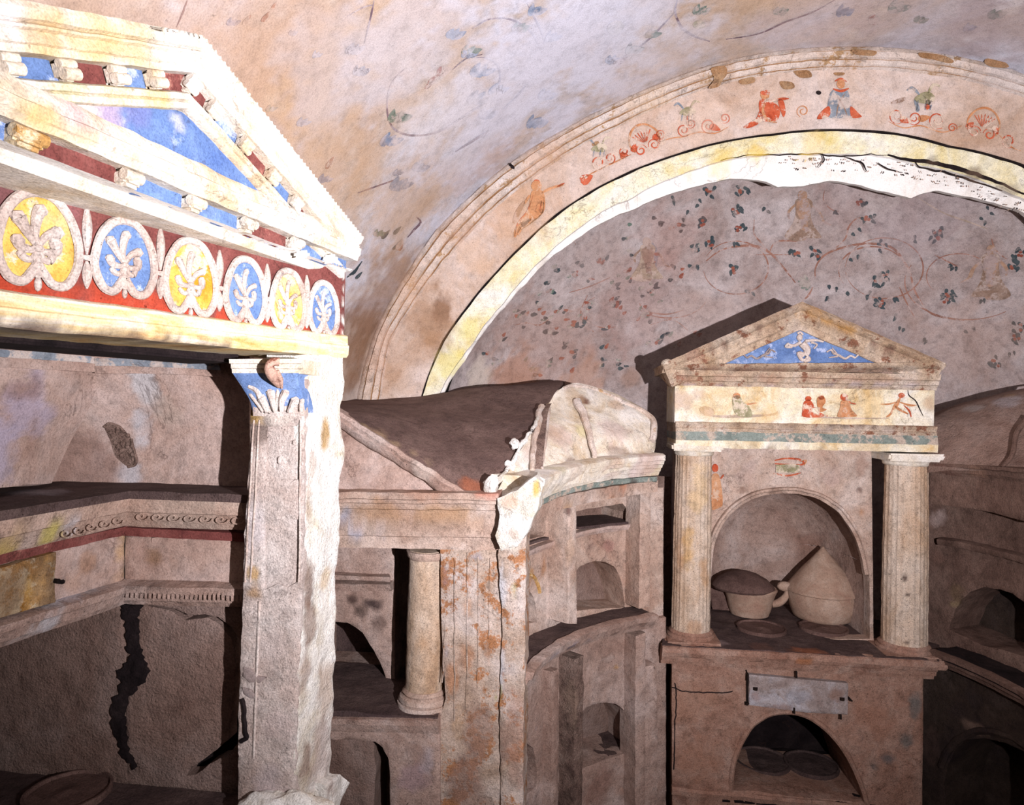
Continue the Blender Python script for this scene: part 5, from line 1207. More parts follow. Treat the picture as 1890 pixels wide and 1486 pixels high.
panel(mb, MP, [(812, 1012), (930, 1012), (930, 1700), (800, 1700), (804, 1486), (806, 1345), (822, 1290), (815, 1180)], w0=-.012, w1=-.3, res=.013, jit=.002, amp=.004, fq=14)
pr_ = build('fluted_pier', mb, ['flaky'], tb, stains=[stain(MP, 862, 1130, .028, 'b4825c', .75, sz=2), stain(MP, 835, 1250, .03, 'b07c58', .75, sz=2.5), stain(MP, 860, 1220, .03, 'a87450', .7, sz=2), stain(MP, 900, 1190, .02, 'a5714c', .75, sz=3), stain(MP, 862, 1070, .02, 'a97048', .7, sz=1.5), stain(MP, 820, 1050, .02, '9a8a98', .5, sz=3), stain(MP, 820, 1200, .014, 'a9a6b8', .8, sz=4), stain(MP, 840, 1010, .02, '9c8c98', .5), stain(MP, 880, 1030, .03, 'b0a8b4', .6, sz=.6), stain(MP, 880, 1350, .07, '92766a', .7, sz=1.6), stain(MP, 870, 1450, .08, '8c7066', .7, sz=1.5), stain(MP, 845, 1340, .03, 'b08c68', .6, sz=2.5), stain(MP, 812, 1400, .012, 'a7a4b4', .8, sz=5), stain(MP, 915, 1290, .014, 'a9a85c', .7, sz=2)])
mb = MB()
for x0, x1, ya, yb in ((840, 838, 1030, 1330), (863, 861, 1020, 1310), (883, 882, 1028, 1270), (822, 816, 1150, 1260), (905, 902, 1030, 1180)):
    P3 = [MP.p3(*MP.uv(x0+(x1-x0)*t, ya+(yb-ya)*t, -.010), -.010) for t in np.linspace(0, 1, 36)]
    tube(mb, [p+Vector((nz(p, 18), 0, 0))*.004 for p in P3], .0026, n=6)
build('fillet', mb, ['flaky'], pr_, smooth=60)
# rough pale corner of the pier
cnr = MP.uv(922, 765, 0)[0]
mb = MB()
panel(mb, MP, [(920, 1006), (972, 962), (970, 1100), (967, 1300), (965, 1486), (964, 1700), (918, 1700), (924, 1486), (922, 1300), (926, 1150)], w0=.008, w1=-.16, res=.011, jit=.004, amp=.009, fq=10)
build('rough_corner', mb, ['flaky'], pr_, stains=[stain(MP, 925, 1080, .025, 'cfcfd6', .85, sz=4), stain(MP, 922, 1240, .02, 'c8c8d0', .8, sz=4), stain(MP, 950, 1060, .02, 'c4bc84', .6, sz=4), stain(MP, 918, 1280, .015, 'a9aa54', .8, sz=2.5), stain(MP, 950, 1000, .03, 'd8d0c4', .7, sz=2), stain(MP, 950, 1350, .05, 'a98678', .6, sz=4), stain(MP, 925, 1380, .03, '84685c', .6, sz=3)])
mb = MB()                                         # crumbling knot where the two cornices meet
panel(mb, MP, [(918, 918), (955, 905), (985, 880), (1003, 892), (996, 930), (984, 960), (972, 985), (955, 1010), (925, 1018), (912, 990), (922, 955)], w0=.075, w1=-.12, res=.010, jit=.005, amp=.012, fq=14)
build('crumbled_joint', mb, ['rough_white'], pr_, stains=[stain(MP, 990, 900, .018, 'd0a83c', .8, w=.07, sz=2), stain(MP, 940, 930, .03, 'c49c84', .6, w=.07), stain(MP, 950, 985, .03, 'bf9c84', .5, w=.07), stain(MP, 975, 925, .02, 'd8d4cc', .6, w=.07)])
# niches behind the column
BKM = Plane(MP.p3(0, 0, -.26), AX)
mb = MB()
arch = [(560, 1300), (560, 1200), (585, 1160), (617, 1148), (640, 1150), (668, 1168), (690, 1200), (708, 1240), (722, 1290), (724, 1302)]
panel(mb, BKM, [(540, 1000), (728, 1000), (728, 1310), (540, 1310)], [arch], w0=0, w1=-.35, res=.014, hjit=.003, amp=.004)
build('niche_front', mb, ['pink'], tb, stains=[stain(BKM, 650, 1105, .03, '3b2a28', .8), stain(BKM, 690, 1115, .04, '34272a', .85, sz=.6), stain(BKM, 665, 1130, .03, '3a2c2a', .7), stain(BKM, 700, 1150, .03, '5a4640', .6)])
mb = MB(); mould(mb, BKM, [(540, 1086), (726, 1088)], [(0, -.02), (0, .03), (.012, .034), (.014, .042), (.030, .046), (.034, .02), (.034, -.02)], amp=.003, chip=.004)
prism(mb, [BKM.p3(BKM.uv(x, 1050)[0], 0, w_) for x, w_ in ((540, .045), (727, .045), (700, -.10), (540, -.14))], BKM.uv(650, 1060)[1]-.01, BKM.uv(650, 1060)[1]+.006, res=.02, amp=.003)
build('upper_shelf', mb, ['pink'], tb, stains=[(BKM.p3(BKM.uv(x, 1050)[0], BKM.uv(x, 1050)[1]+.01, -.03), .05, lin('463638'), .85, .5, 1) for x in (600, 640, 680, 715)])
mb = MB(); panel(mb, Plane(BKM.p3(0, 0, -.10), AX), [(540, 990), (692, 990), (692, 1062), (540, 1062)], w0=0, w1=-.02, res=.02); build('niche_back', mb, ['pink'], tb)
mb = MB(); panel(mb, Plane(BKM.p3(0, 0, -.36), AX), [(500, 960), (800, 960), (800, 1560), (500, 1560)], w0=0, w1=-.02, res=.05); build('niche_back', mb, ['dust'], tb)
zsh = MP.uv(700, 1318, .03)[1]
mb = MB(); prism(mb, [MP.p3(MP.uv(x, 1318, w_)[0], 0, w_) for x, w_ in ((560, .03), (808, .03), (812, -.05), (812, -.40), (560, -.40))], zsh-.02, zsh, res=.025, amp=.006)
build('niche_floor', mb, ['dust'], tb)
mb = MB(); mould(mb, MP, [(560, 1346), (812, 1352)], [(0, -.05), (0, .010), (.014, .016), (.018, .026), (.036, .032), (.040, .044), (.058, .046), (.062, .0), (.062, -.05)], amp=.003, chip=.006)
build('lower_cornice', mb, ['pink'], tb, stains=[stain(MP, x, 1320, .04, '8a5848', .5, w=.04, sz=.4) for x in range(600, 800, 50)])
mb = MB(); ar2 = [(560, 1368), (640, 1366), (692, 1370), (706, 1380), (716, 1400), (720, 1440), (721, 1700), (560, 1700)]
panel(mb, MP, [(560, 1345), (812, 1352), (812, 1700), (560, 1700)], [[(p[0], p[1]) for p in [(572, 1368), (640, 1366), (692, 1370), (706, 1380), (716, 1400), (720, 1440), (721, 1690), (572, 1690)]]], w0=0, w1=-.2, res=.014, hjit=.003, amp=.004)
build('lower_wall', mb, ['pink'], tb, stains=[stain(MP, 760, 1440, .06, '98808a', .5), stain(MP, 790, 1400, .03, 'a7a0aa', .5, sz=2), stain(MP, 770, 1390, .04, '8a6c60', .5)])
mb = MB(); panel(mb, MP, [(560, 1362), (688, 1368), (692, 1420), (690, 1486), (690, 1700), (560, 1700)], w0=-.05, w1=-.2, res=.016, jit=.004, amp=.006)
build('blocking', mb, ['lumpy'], tb, stains=[stain(MP, 650, 1395, .04, '8a6440', .7), stain(MP, 660, 1450, .05, '5a4640', .6), stain(MP, 640, 1380, .03, '9a7c58', .5)])
mb = MB(); prism(mb, [MP.p3(MP.uv(x, 765)[0], 0, w_) for x, w_ in ((520, -.22), (930, -.22), (930, -.60), (520, -.60))], 0, zsh-.03, res=.08)
build('core', mb, ['pink'], tb)
# ---------------------------------------------------------------- curved wing left of the aedicula
pS = Pd(965, 765, 2.30); pE = Pd(1215, 765, 3.0)
def circ(p, q, Rr, sgn):
    m_ = (p+q)/2; d = Vector((q.x-p.x, q.y-p.y)); L_ = d.length/2; h = math.sqrt(Rr*Rr-L_*L_); n_ = Vector((d.y, -d.x)).normalized()*sgn
    return (m_.x+n_.x*h, m_.y+n_.y*h)
cW = circ(pS, pE, 1.1, 1); W = Cyl(cW, 1.1, math.atan2(pS.y-cW[1], pS.x-cW[0]))
wl = Pd(1080, 765, 2.8)
wg = thing('curved_niche_wall', 'curved wall of small arched niches with a white cornice, between the tomb block and the small gabled aedicula', 'niche wall', (wl.x, wl.y, 0))
wp = lambda l, w=0: [W.uv(x, y, w) for x, y in l]
mb = MB()
b = [(966, 973), (1000, 956), (1030, 943), (1090, 928), (1150, 917), (1214, 908)]
bv = wp(b, .0)
def wmould(mb, pts, prof, w, **k): mould(mb, W, wp(pts, w), prof, uvin=True, w=w, **k)
wmould(mb, b, [(0, -.25), (0, .012), (.050, .018), (.052, .016), (.052, -.25)], .012, amp=.003, chip=.005)
pf = [(.050, -.2), (.050, .030), (.055, .032), (.079, .034), (.080, -.2)]
build('architrave', mb, ['plaster'], wg, stains=[stain(W, 1150, 905, .03, 'b06a44', .6, w=.02), stain(W, 1130, 912, .04, 'b4784c', .5, w=.02), stain(W, 1050, 935, .03, 'bd9468', .5, w=.02)])
mb = MB()
g = [(984, 944), (1010, 929), (1054, 912), (1116, 899), (1160, 893), (1213, 890)]
wmould(mb, g, [(0, -.2), (0, .022), (.004, .028), (.024, .030), (.026, -.2)], .028, amp=.002); build('green_fascia', mb, ['green'], wg, stains=[stain(W, 1170, 890, .018, '4a3c38', .8, w=.03)])
mb = MB()
g2 = [(982, 930), (1010, 916), (1054, 899), (1116, 886), (1160, 880), (1216, 876)]
wmould(mb, g2, [(0, -.2), (-.004, .028), (.012, .034), (.014, .040), (.030, .046), (.032, .052), (.046, .058), (.048, .064), (.062, .068), (.064, .074), (.086, .078), (.094, .060), (.096, -.2)], .03, amp=.003, chip=.010, step=.010)
build('cornice', mb, ['offwhite'], wg, stains=[stain(W, 1190, 860, .08, 'c8aca8', .6, w=.06), stain(W, 1130, 870, .08, 'd0b8b0', .5, w=.06), stain(W, 1060, 880, .06, 'd0bcb0', .4, w=.06), stain(W, 1040, 865, .04, 'd8d0a0', .4, w=.07)])
# wall with piers and arched niches, upper level
WB = Cyl(W.c, W.r+.10, W.th0)
mb = MB()
holeA = [(1064, 1128), (1062, 1058), (1072, 1046), (1085, 1040), (1100, 1036), (1118, 1038), (1134, 1046), (1144, 1062), (1150, 1084), (1154, 1112), (1154, 1122)]
holeB = [(962, 1150), (962, 1086), (970, 1084), (978, 1090), (986, 1102), (992, 1118), (993, 1150)]
holeC = [(1060, 976), (1110, 972), (1164, 966), (1164, 948), (1150, 930), (1060, 945)]
holeD = [(960, 1000), (1004, 990), (1008, 984), (1008, 955), (960, 966)]
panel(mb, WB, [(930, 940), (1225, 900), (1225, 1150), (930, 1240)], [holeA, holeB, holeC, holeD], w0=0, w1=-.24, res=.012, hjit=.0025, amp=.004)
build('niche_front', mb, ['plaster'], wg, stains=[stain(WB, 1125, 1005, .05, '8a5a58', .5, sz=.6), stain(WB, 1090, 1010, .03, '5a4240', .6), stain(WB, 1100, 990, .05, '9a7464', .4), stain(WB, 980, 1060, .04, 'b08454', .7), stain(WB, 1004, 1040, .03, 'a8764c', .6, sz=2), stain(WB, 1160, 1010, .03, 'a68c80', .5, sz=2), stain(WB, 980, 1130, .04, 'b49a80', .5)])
mb = MB()                                         # painted ochre wreath beside the left niche
P3 = [WB.p3(*WB.uv(x, y, .002), .002) for x, y in spline([(966, 1062), (976, 1060), (986, 1066), (993, 1080), (996, 1094)], 5)]
tube(mb, P3, .008, n=6); build('painted_hoop', mb, ['ochre'], wg)
mb = MB()
wm = lambda pts, prof, w, **k: wmould(mb, pts, prof, w, **k)
mould(mb, WB, [WB.uv(x, y, .0) for x, y in ((960, 1030), (1004, 1012), (1060, 992), (1110, 982), (1172, 976))], [(0, -.03), (0, .018), (.012, .024), (.014, .032), (.028, .034), (.030, -.15)], uvin=True, amp=.003, chip=.004)
build('small_shelf', mb, ['wall_plain'], wg)
mb = MB()                                         # dark top faces of the small shelf
for seg in ((958, 1006), (1062, 1170)):
    rows_ = [[WB.p3(WB.uv(x, 990)[0], WB.uv(*( (seg[0], 1004) if seg[0] < 1000 else (1110, 966)), .0)[1], ww) for x in np.linspace(seg[0], seg[1], 5)] for ww in (.02, -.08, -.2)]
    patch(mb, rows_, sub=5, amp=.002, thick=.01)
build('shelf_top', mb, ['dust'], wg)
def wpier(x0, x1, yt, yb, w0, mat, par, st=(), jit=.002, name='pier', w1=-.10):
    mb = MB(); panel(mb, W, [(x0[0], yt[0]), (x0[1], yt[1]), (x1[1], yb[1]), (x1[0], yb[0])], w0=w0, w1=w1, res=.011, jit=jit, amp=.004, fq=16)
    return build(name, mb, [mat], par, stains=st)
wpier((1050, 1064), (1049, 1066), (938, 932), (1152, 1152), .0, 'plaster', wg, [stain(W, 1030, 1000, .03, 'a27a58', .7, sz=2), stain(W, 1034, 1050, .02, '8c6a54', .6, sz=3), stain(W, 1052, 1020, .03, 'c0a088', .5, sz=3), stain(W, 1050, 945, .02, '5a3c38', .8), stain(W, 1012, 990, .012, 'd0ccd0', .8, sz=5)])
wpier((1182, 1202), (1180, 1200), (912, 908), (1124, 1120), .0, 'plaster', wg, [stain(W, 1180, 1000, .03, 'a98c80', .5, sz=2)])
mb = MB(); panel(mb, Plane(WB.p3(0, 0, 0), AX) if 0 else Cyl(W.c, W.r+.34, W.th0), [(900, 880), (1240, 880), (1240, 1560), (900, 1560)], w0=0, w1=-.02, res=.04, amp=.003)
build('niche_back', mb, ['lumpy'], wg)
# ledge between the levels
zl = .5*(W.uv(1209, 1152, .05)[1]+W.uv(966, 1246, .05)[1])
mb = MB()
us = [-.015, W.uv(1212, 1200, .05)[0]]
ring = [W.p3(us[0]+(us[1]-us[0])*t, 0, .035) for t in np.linspace(0, 1, 14)]+[W.p3(us[0]+(us[1]-us[0])*t, 0, -.36) for t in np.linspace(1, .35, 10)]
prism(mb, ring, zl-.03, zl-.006, res=.022, amp=.005, fq=10)
build('ledge', mb, ['dust'], wg, stains=[(W.p3(*W.uv(1000, 1175, .0), .0), .03, lin('c8b8b4'), .6, 1, 1), (W.p3(*W.uv(1012, 1160, -.02), -.02), .03, lin('c8b8b4'), .7, 1, 1), (W.p3(*W.uv(985, 1222, .04), .04), .03, lin('b8a8a4'), .6, 1, 1)])
mb = MB(); zz = zl
mould(mb, W, [(us[0], zz), (us[1], zz)], [(-.075, -.02), (-.072, .012), (-.055, .020), (-.050, .034), (-.030, .044), (-.026, .056), (-.004, .062), (0, .05), (0, .02)], uvin=True, amp=.004, chip=.010, step=.012)
build('ledge_moulding', mb, ['pink'], wg, stains=[(W.p3(*W.uv(x, y, .05), .05), .04, lin('a5664c'), .6, .5, 1) for x, y in ((1200, 1165), (1150, 1178), (1110, 1190))]+[(W.p3(*W.uv(x, y, .05), .05), .04, lin('8c8a9c'), .5, .6, 1) for x, y in ((1060, 1195), (1020, 1215), (1090, 1190))])
# lower level
mb = MB()
hE = [(1076, 1420), (1074, 1316), (1084, 1306), (1100, 1300), (1118, 1297), (1136, 1299), (1150, 1308), (1160, 1328), (1170, 1362), (1172, 1388), (1140, 1396), (1105, 1408)]
hF = [(958, 1480), (958, 1366), (972, 1370), (986, 1382), (992, 1420), (992, 1452)]
panel(mb, WB, [(930, 1220), (1230, 1140), (1230, 1600), (930, 1800)], [hE, hF], w0=.03, w1=-.26, res=.013, hjit=.003, amp=.004)
build('lower_niche_front', mb, ['pink'], wg, stains=[stain(WB, 1100, 1240, .035, 'b8863c', .85, sz=.8), stain(WB, 1128, 1228, .035, 'bc8a40', .85, sz=.8), stain(WB, 1140, 1245, .025, 'b48448', .7), stain(WB, 1095, 1262, .03, 'b07c54', .5, sz=.6), stain(WB, 1110, 1212, .05, 'b8a49c', .6, sz=.3), stain(WB, 1110, 1278, .03, '7c8098', .6, sz=.5), stain(WB, 1150, 1265, .03, '808498', .6, sz=.7), stain(WB, 1100, 1440, .10, '8a6458', .5), stain(WB, 1130, 1460, .05, 'a07058', .5), stain(WB, 975, 1290, .02, '6c3c40', .7, sz=2), stain(WB, 975, 1340, .03, '9898ac', .5)])
mb = MB(); lev = WB.uv(1120, 1395, .0)[1]
ring = [WB.p3(WB.uv(x, 1400, 0)[0], 0, .01) for x in (940, 1000, 1060, 1120, 1180)]+[WB.p3(WB.uv(x, 1400, 0)[0], 0, -.26) for x in (1180, 1120, 1060, 1000, 940)]
prism(mb, ring, lev-.03, lev, res=.03, amp=.006); build('lower_niche_floor', mb, ['dust'], wg)
wpier((1062, 1078), (1058, 1074), (1218, 1210), (1700, 1700), .01, 'rubble', wg, [stain(W, 1050, 1300, .05, 'a08878', .6, sz=3), stain(W, 1064, 1400, .02, 'b09484', .7, sz=5)], jit=.006, name='crumbling_pier')
wpier((1020, 1032), (1018, 1030), (1240, 1235), (1700, 1700), -.03, 'pink', wg, [stain(W, 1020, 1340, .025, '4a3a38', .7, sz=2), stain(W, 1012, 1390, .02, '2c2022', .9, sz=.6), stain(W, 1000, 1300, .015, 'b89c8c', .6, sz=5)], name='pier')
wpier((1174, 1192), (1172, 1190), (1175, 1168), (1700, 1700), .01, 'pink', wg, name='pilaster')
mb = MB()                                         # slim outer edge beside the dark gap
panel(mb, Cyl(W.c, W.r, W.th0), [(1191, 1232), (1212, 1228), (1214, 1300), (1214, 1700), (1190, 1700)], w0=.0, w1=-.2, res=.014, jit=.003, amp=.004); build('outer_pilaster', mb, ['pink'], wg)
# ---------------------------------------------------------------- small gabled aedicula at the back of the apse
RP = planeA(1480, 3.0)
rl = Pd(1480, 1400, 3.25)
ae = thing('gabled_aedicula', 'small gabled aedicula with two fluted columns and a blue pediment, on a masonry base', 'aedicula', (rl.x, rl.y, 0))
hR = lambda px: px/F*3.0
# pediment
mb = MB()
panel(mb, RP, [(1240, 690), (1232, 676), (1480, 566), (1732, 676), (1724, 690)], w0=.0, w1=-.42, res=.016, amp=.003)
build('gable_body', mb, ['pink'], ae)
mb = MB(); panel(mb, RP, [(1312, 676), (1478, 603), (1648, 672)], w0=.014, w1=-.01, res=.011, amp=.0015)
tym = build('tympanum', mb, ['blue'], ae)
RT = PxPlane(RP, .016)
mb = MB()
def limb(pts, r0, r1, w=.022): P3 = [RP.p3(*RP.uv(x, y, w), w) for x, y in spline(pts, 5)]; tube(mb, P3, [r0+(r1-r0)*i/(len(P3)-1) for i in range(len(P3))], n=8)
B3 = lambda x, y, a, b, c, w=.022: blob(mb, RP.p3(*RP.uv(x, y, w), w), a, b, c, RP.U, RP.n, Z3, sub=2, amp=.001)
B3(1476, 623, .013, .012, .016); limb([(1480, 634), (1490, 646), (1486, 657)], .017, .013); limb([(1484, 656), (1474, 652), (1480, 664), (1488, 664)], .011, .006)
limb([(1488, 658), (1494, 664), (1484, 668)], .010, .006); limb([(1478, 632), (1466, 638), (1456, 636)], .008, .005); limb([(1486, 630), (1504, 628), (1520, 631)], .008, .004); limb([(1456, 634), (1450, 640), (1462, 641)], .006, .005)
limb([(1497, 632), (1508, 636), (1502, 644)], .005, .003); limb([(1472, 616), (1477, 613), (1482, 618)], .005, .004)
build('relief_figure', mb, ['relief'], tym)
for s_, x0 in ((1, 1405), (-1, 1552)):
    mb = MB()
    limb([(x0-26*s_, 661), (x0-18*s_, 657), (x0-8*s_, 662), (x0+4*s_, 656), (x0+14*s_, 652)], .004, .006)
    limb([(x0+14*s_, 652), (x0+18*s_, 646), (x0+26*s_, 650)], .005, .003); limb([(x0+8*s_, 652), (x0+16*s_, 642)], .003, .002); limb([(x0+6*s_, 658), (x0+22*s_, 660)], .004, .002); limb([(x0-26*s_, 661), (x0-32*s_, 655)], .003, .004)
    build('relief_sea_creature', mb, ['marble' if s_ > 0 else 'relief'], tym)
mb = MB()
rp = [(1222, 672), (1480, 556), (1746, 670)]
pf = [(0, -.36), (0, .050), (-hR(6), .064), (-hR(12), .054), (-hR(15), .040), (-hR(32), .034), (-hR(35), .026), (-hR(46), .022), (-hR(48), .0), (-hR(48), -.02)]
mould(mb, RP, rp, pf, w=.05, amp=.003, fq=18, step=.014, chip=.008)
rk_ = build('raking_cornice', mb, ['weathered'], ae, stains=[stain(RP, x, y, .055, 'b98a4a', .75, w=.04, sz=.5) for x, y in ((1480, 585), (1520, 596), (1560, 610))]+[stain(RP, x, y, .05, 'a8793c', .6, w=.04) for x, y in ((1500, 582), (1545, 600))]+[stain(RP, x, y, .03, '6f4a40', .7, w=.04, sz=.8) for x, y in ((1310, 640), (1330, 632), (1370, 613), (1395, 603), (1610, 635), (1640, 648))]+[stain(RP, 1280, 655, .05, 'b08878', .5, w=.04)])
mb = MB(); pf = [(0, -.3), (0, .02), (.012, .034), (.016, .046), (hR(12), .056), (hR(16), .060), (hR(17), -.3)]
mould(mb, RP, [(1224, 688), (1744, 686)], pf, w=.055, amp=.003, chip=.010)
B3(1232, 672, .030, .03, .024, .03); B3(1737, 674, .02, .02, .016, .04)
build('pediment_cornice', mb, ['weathered'], ae, stains=[stain(RP, x, 684, .09, '7c5448', .5, w=.05, sz=.25) for x in range(1300, 1700, 70)]+[stain(RP, 1228, 672, .03, 'e0d4c4', .8, w=.05), stain(RP, 1738, 672, .02, 'e8e0d8', .8, w=.05)])
# entablature
def band_(y0, y1, prof, mat, st=(), x0=1246, x1=1727, w=.0, name='fascia', chip=.004):
    mb = MB(); sl = .02
    mould(mb, RP, [(x0, y1+(x0-1480)*sl), (x1, y1+(x1-1480)*sl)], prof, w=w, amp=.0025, chip=chip, fq=18); return build(name, mb, [mat], ae, stains=st)
h = hR(28)
band_(690, 716, [(0, -.3), (0, .010), (h*.28, .016), (h*.32, .026), (h*.6, .030), (h*.64, .040), (h, .044), (h, -.3)], 'weathered', [stain(RP, x, 698, .09, 'a87c6a', .4, w=.04, sz=.3) for x in range(1260, 1720, 80)]+[stain(RP, x, 711, .05, 'c4b8be', .6, w=.03, sz=.2) for x in range(1280, 1720, 50)], name='upper_moulding')
mb = MB(); panel(mb, RP, [(1245, 780), (1246, 708), (1726, 716), (1724, 792)], w0=.0, w1=-.3, res=.012, amp=.002)
FP = PxPlane(RP, .003)
def fig(q): 
    for k_, a in q:
        pass
def frib(p, wd, m): ribbon(mb, FP, p, wd, m, lift=.0015)
# seated figure, far left
ppoly(mb, FP, [(1352, 735), (1364, 730), (1372, 742), (1384, 752), (1388, 768), (1372, 770), (1356, 762)], 3); pblob(mb, FP, 1360, 731, 7, 6, 0, 2); frib([(1368, 748), (1382, 746), (1396, 744)], 3, 2); frib([(1358, 740), (1360, 756), (1362, 768)], 2.5, 2); frib([(1376, 752), (1378, 768)], 2, 3)
frib([(1300, 766), (1340, 769), (1420, 766), (1436, 760)], 5, 4); pblob(mb, FP, 1305, 758, 14, 8, .2, 4)
# pair in the middle
ppoly(mb, FP, [(1484, 742), (1494, 738), (1502, 748), (1500, 760), (1514, 766), (1520, 770), (1484, 770), (1481, 758)], 1); pblob(mb, FP, 1492, 736, 6, 5, 0, 1); frib([(1490, 744), (1500, 752), (1514, 752)], 2.5, 1)
ppoly(mb, FP, [(1508, 736), (1520, 732), (1524, 742), (1518, 752), (1526, 756), (1512, 760)], 2); pblob(mb, FP, 1516, 734, 6, 4, 0, 1); frib([(1504, 756), (1518, 766), (1528, 768)], 4, 1)
# standing draped figure
ppoly(mb, FP, [(1553, 740), (1566, 740), (1572, 756), (1582, 768), (1562, 770), (1546, 769), (1550, 754)], 2); pblob(mb, FP, 1558, 733, 7, 7, 0, 1); frib([(1552, 742), (1562, 738), (1570, 744)], 4, 1); frib([(1570, 744), (1580, 746)], 3, 1)
for q in (-8, -2, 5, 12): frib([(1559+q*.4, 748), (1560+q, 768)], 2, 1 if q % 2 else 3)
# striding figure on the right
frib([(1662, 734), (1654, 748), (1648, 756)], 7, 2); pblob(mb, FP, 1664, 730, 6, 5, 0, 1); frib([(1656, 742), (1640, 746), (1624, 746)], 3, 2); frib([(1660, 742), (1678, 748), (1692, 748)], 4, 2)
frib([(1652, 750), (1660, 756), (1676, 764)], 5, 2); frib([(1648, 754), (1644, 764), (1636, 770)], 4, 2); frib([(1668, 748), (1678, 758), (1682, 770)], 3, 1)
frib([(1676, 720), (1678, 730), (1690, 740), (1698, 756), (1704, 768)], 2.0, 5); frib([(1478, 768), (1560, 772), (1640, 772)], 3, 4)
build('figured_frieze', mb, ['cream', 'sanguine', 'flesh', 'olive', 'faint', 'soot'], ae, stains=[stain(RP, 1260, 740, .05, 'b89a88', .6), stain(RP, 1300, 760, .05, 'd0ac74', .5), stain(RP, 1715, 745, .04, 'b49070', .6), stain(RP, 1610, 750, .05, 'e2cba0', .5), stain(RP, 1420, 765, .05, 'd8b070', .5), stain(RP, 1290, 725, .04, 'c0a494', .5)])
h = hR(20)
band_(780, 802, [(0, -.3), (0, .010), (h*.4, .014), (h*.45, .006), (h*.9, .016), (h, .010), (h, -.3)], 'weathered', [stain(RP, x, 786, .03, '5c4038', .6, w=.01, sz=.12) for x in range(1250, 1725, 26)]+[stain(RP, x, 795, .05, 'c4b8b4', .5, w=.01, sz=.2) for x in range(1280, 1700, 60)], name='moulding')
h = hR(16)
band_(802, 816, [(0, -.3), (0, .020), (h, .014), (h, -.3)], 'green', [stain(RP, 1254, 806, .025, 'c4b09c', .8, w=.02), stain(RP, 1722, 812, .015, '4a3a34', .7, w=.02)], name='green_fascia')
h = hR(14)
band_(816, 830, [(0, -.3), (0, .014), (h, .018), (h, -.3)], 'cream', [stain(RP, x, 829, .03, '8b6c50', .6, w=.01, sz=.15) for x in range(1330, 1640, 30)]+[stain(RP, 1600, 820, .10, 'c8ac84', .5, w=.01)], name='architrave')
# columns
zt = RP.uv(1480, 1150)[1]
cL_, b1, r1, h1 = colum(RP, 1240, 1309, 828, 1166, -.085, ae, mat='column', fl=(26, .0045, .02, 1.0), name='fluted_column', stains=[stain(RP, 1290, 900, .05, 'd2b07c', .5, w=-.02, sz=3), stain(RP, 1270, 1000, .04, 'c89c5c', .6, w=-.02, sz=3), stain(RP, 1300, 1060, .03, 'b8844c', .5, w=-.02, sz=3), stain(RP, 1250, 1020, .03, 'bc8c64', .5, w=-.02, sz=4), stain(RP, 1280, 1160, .05, 'a87c58', .5, w=-.02)])
cR_, b2, r2, h2 = colum(RP, 1630, 1706, 846, 1190, -.085, ae, mat='column', fl=(26, .0045, .02, 1.0), name='fluted_column', stains=[stain(RP, 1671, 1068, .014, '5a4a44', .9, w=-.0, sz=1.4), stain(RP, 1662, 1108, .014, '5a4a44', .9, w=-.0), stain(RP, 1676, 1098, .010, '5a4a44', .9, w=-.0), stain(RP, 1660, 1134, .018, '5a4a44', .9, w=-.0, sz=1.4), stain(RP, 1640, 1150, .010, '5a4a44', .8, w=-.0, sz=2), stain(RP, 1674, 1186, .014, '6a5a54', .8, w=0)])
for par, b_0, r_, hh in ((cL_, b1, r1, h1), (cR_, b2, r2, h2)):
    mb = MB(); lathe(mb, b_0, [(hh-.03, r_*.96), (hh-.024, r_*1.03), (hh-.014, r_*1.04), (hh-.004, r_*1.16)], n=48, amp=.002)
    box(mb, b_0+Z3*(hh+.010), r_*1.30, r_*1.25, .017, RP.U, RP.n, Z3, bev=.25, amp=.004)
    build('capital', mb, ['offwhite'], par)
    mb = MB(); lathe(mb, b_0, [(-.02, r_*1.22), (-.008, r_*1.24), (.0, r_*1.12), (.008, r_*1.14), (.018, r_*1.02)], n=48, amp=.002)
    box(mb, b_0+Z3*(-.040), r_*1.42, r_*1.30, .026, RP.U, RP.n, Z3, bev=.15, amp=.004)
    build('plinth', mb, ['redstone'], par)
# wall between the columns with the arched recess
QP = Plane(RP.p3(0, 0, -.16), AX)
mb = MB()
arch = [(1303, 1100), (1304, 1040), (1309, 1005), (1320, 975), (1340, 945), (1370, 920), (1400, 908), (1440, 902), (1480, 904), (1520, 915), (1555, 940), (1580, 975), (1596, 1015), (1604, 1060), (1606, 1100), (1606, 1180), (1303, 1180)]
panel(mb, QP, [(1245, 820), (1609, 820), (1613, 1190), (1245, 1190)], [spline(arch[:-2], 2)[:-1]+arch[-3:]], w0=0, w1=-.07, res=.012, hjit=.001, amp=.0025)
QX = PxPlane(QP, .004)
def qrib(p, wd, m): ribbon(mb, QX, p, wd, m, lift=.001)
ppoly(mb, QX, [(1314, 878), (1326, 876), (1332, 900), (1334, 928), (1330, 936), (1312, 940), (1308, 910)], 1); pblob(mb, QX, 1320, 864, 6, 8, 0, 2); qrib([(1330, 884), (1336, 876)], 3, 2); qrib([(1312, 884), (1318, 900), (1328, 880)], 3, 2)
for q in (0, 6, 12): qrib([(1312+q, 895), (1311+q, 935)], 2, 2)
qrib([(1430, 850), (1454, 846), (1480, 850), (1478, 858), (1430, 856)], 4, 2); ppoly(mb, QX, [(1432, 858), (1454, 857), (1476, 858), (1476, 872), (1454, 873), (1432, 872)], 3, sm=False); qrib([(1428, 874), (1454, 878), (1478, 873)], 4, 2)
qrib([(1476, 852), (1488, 850), (1484, 860)], 2, 1)
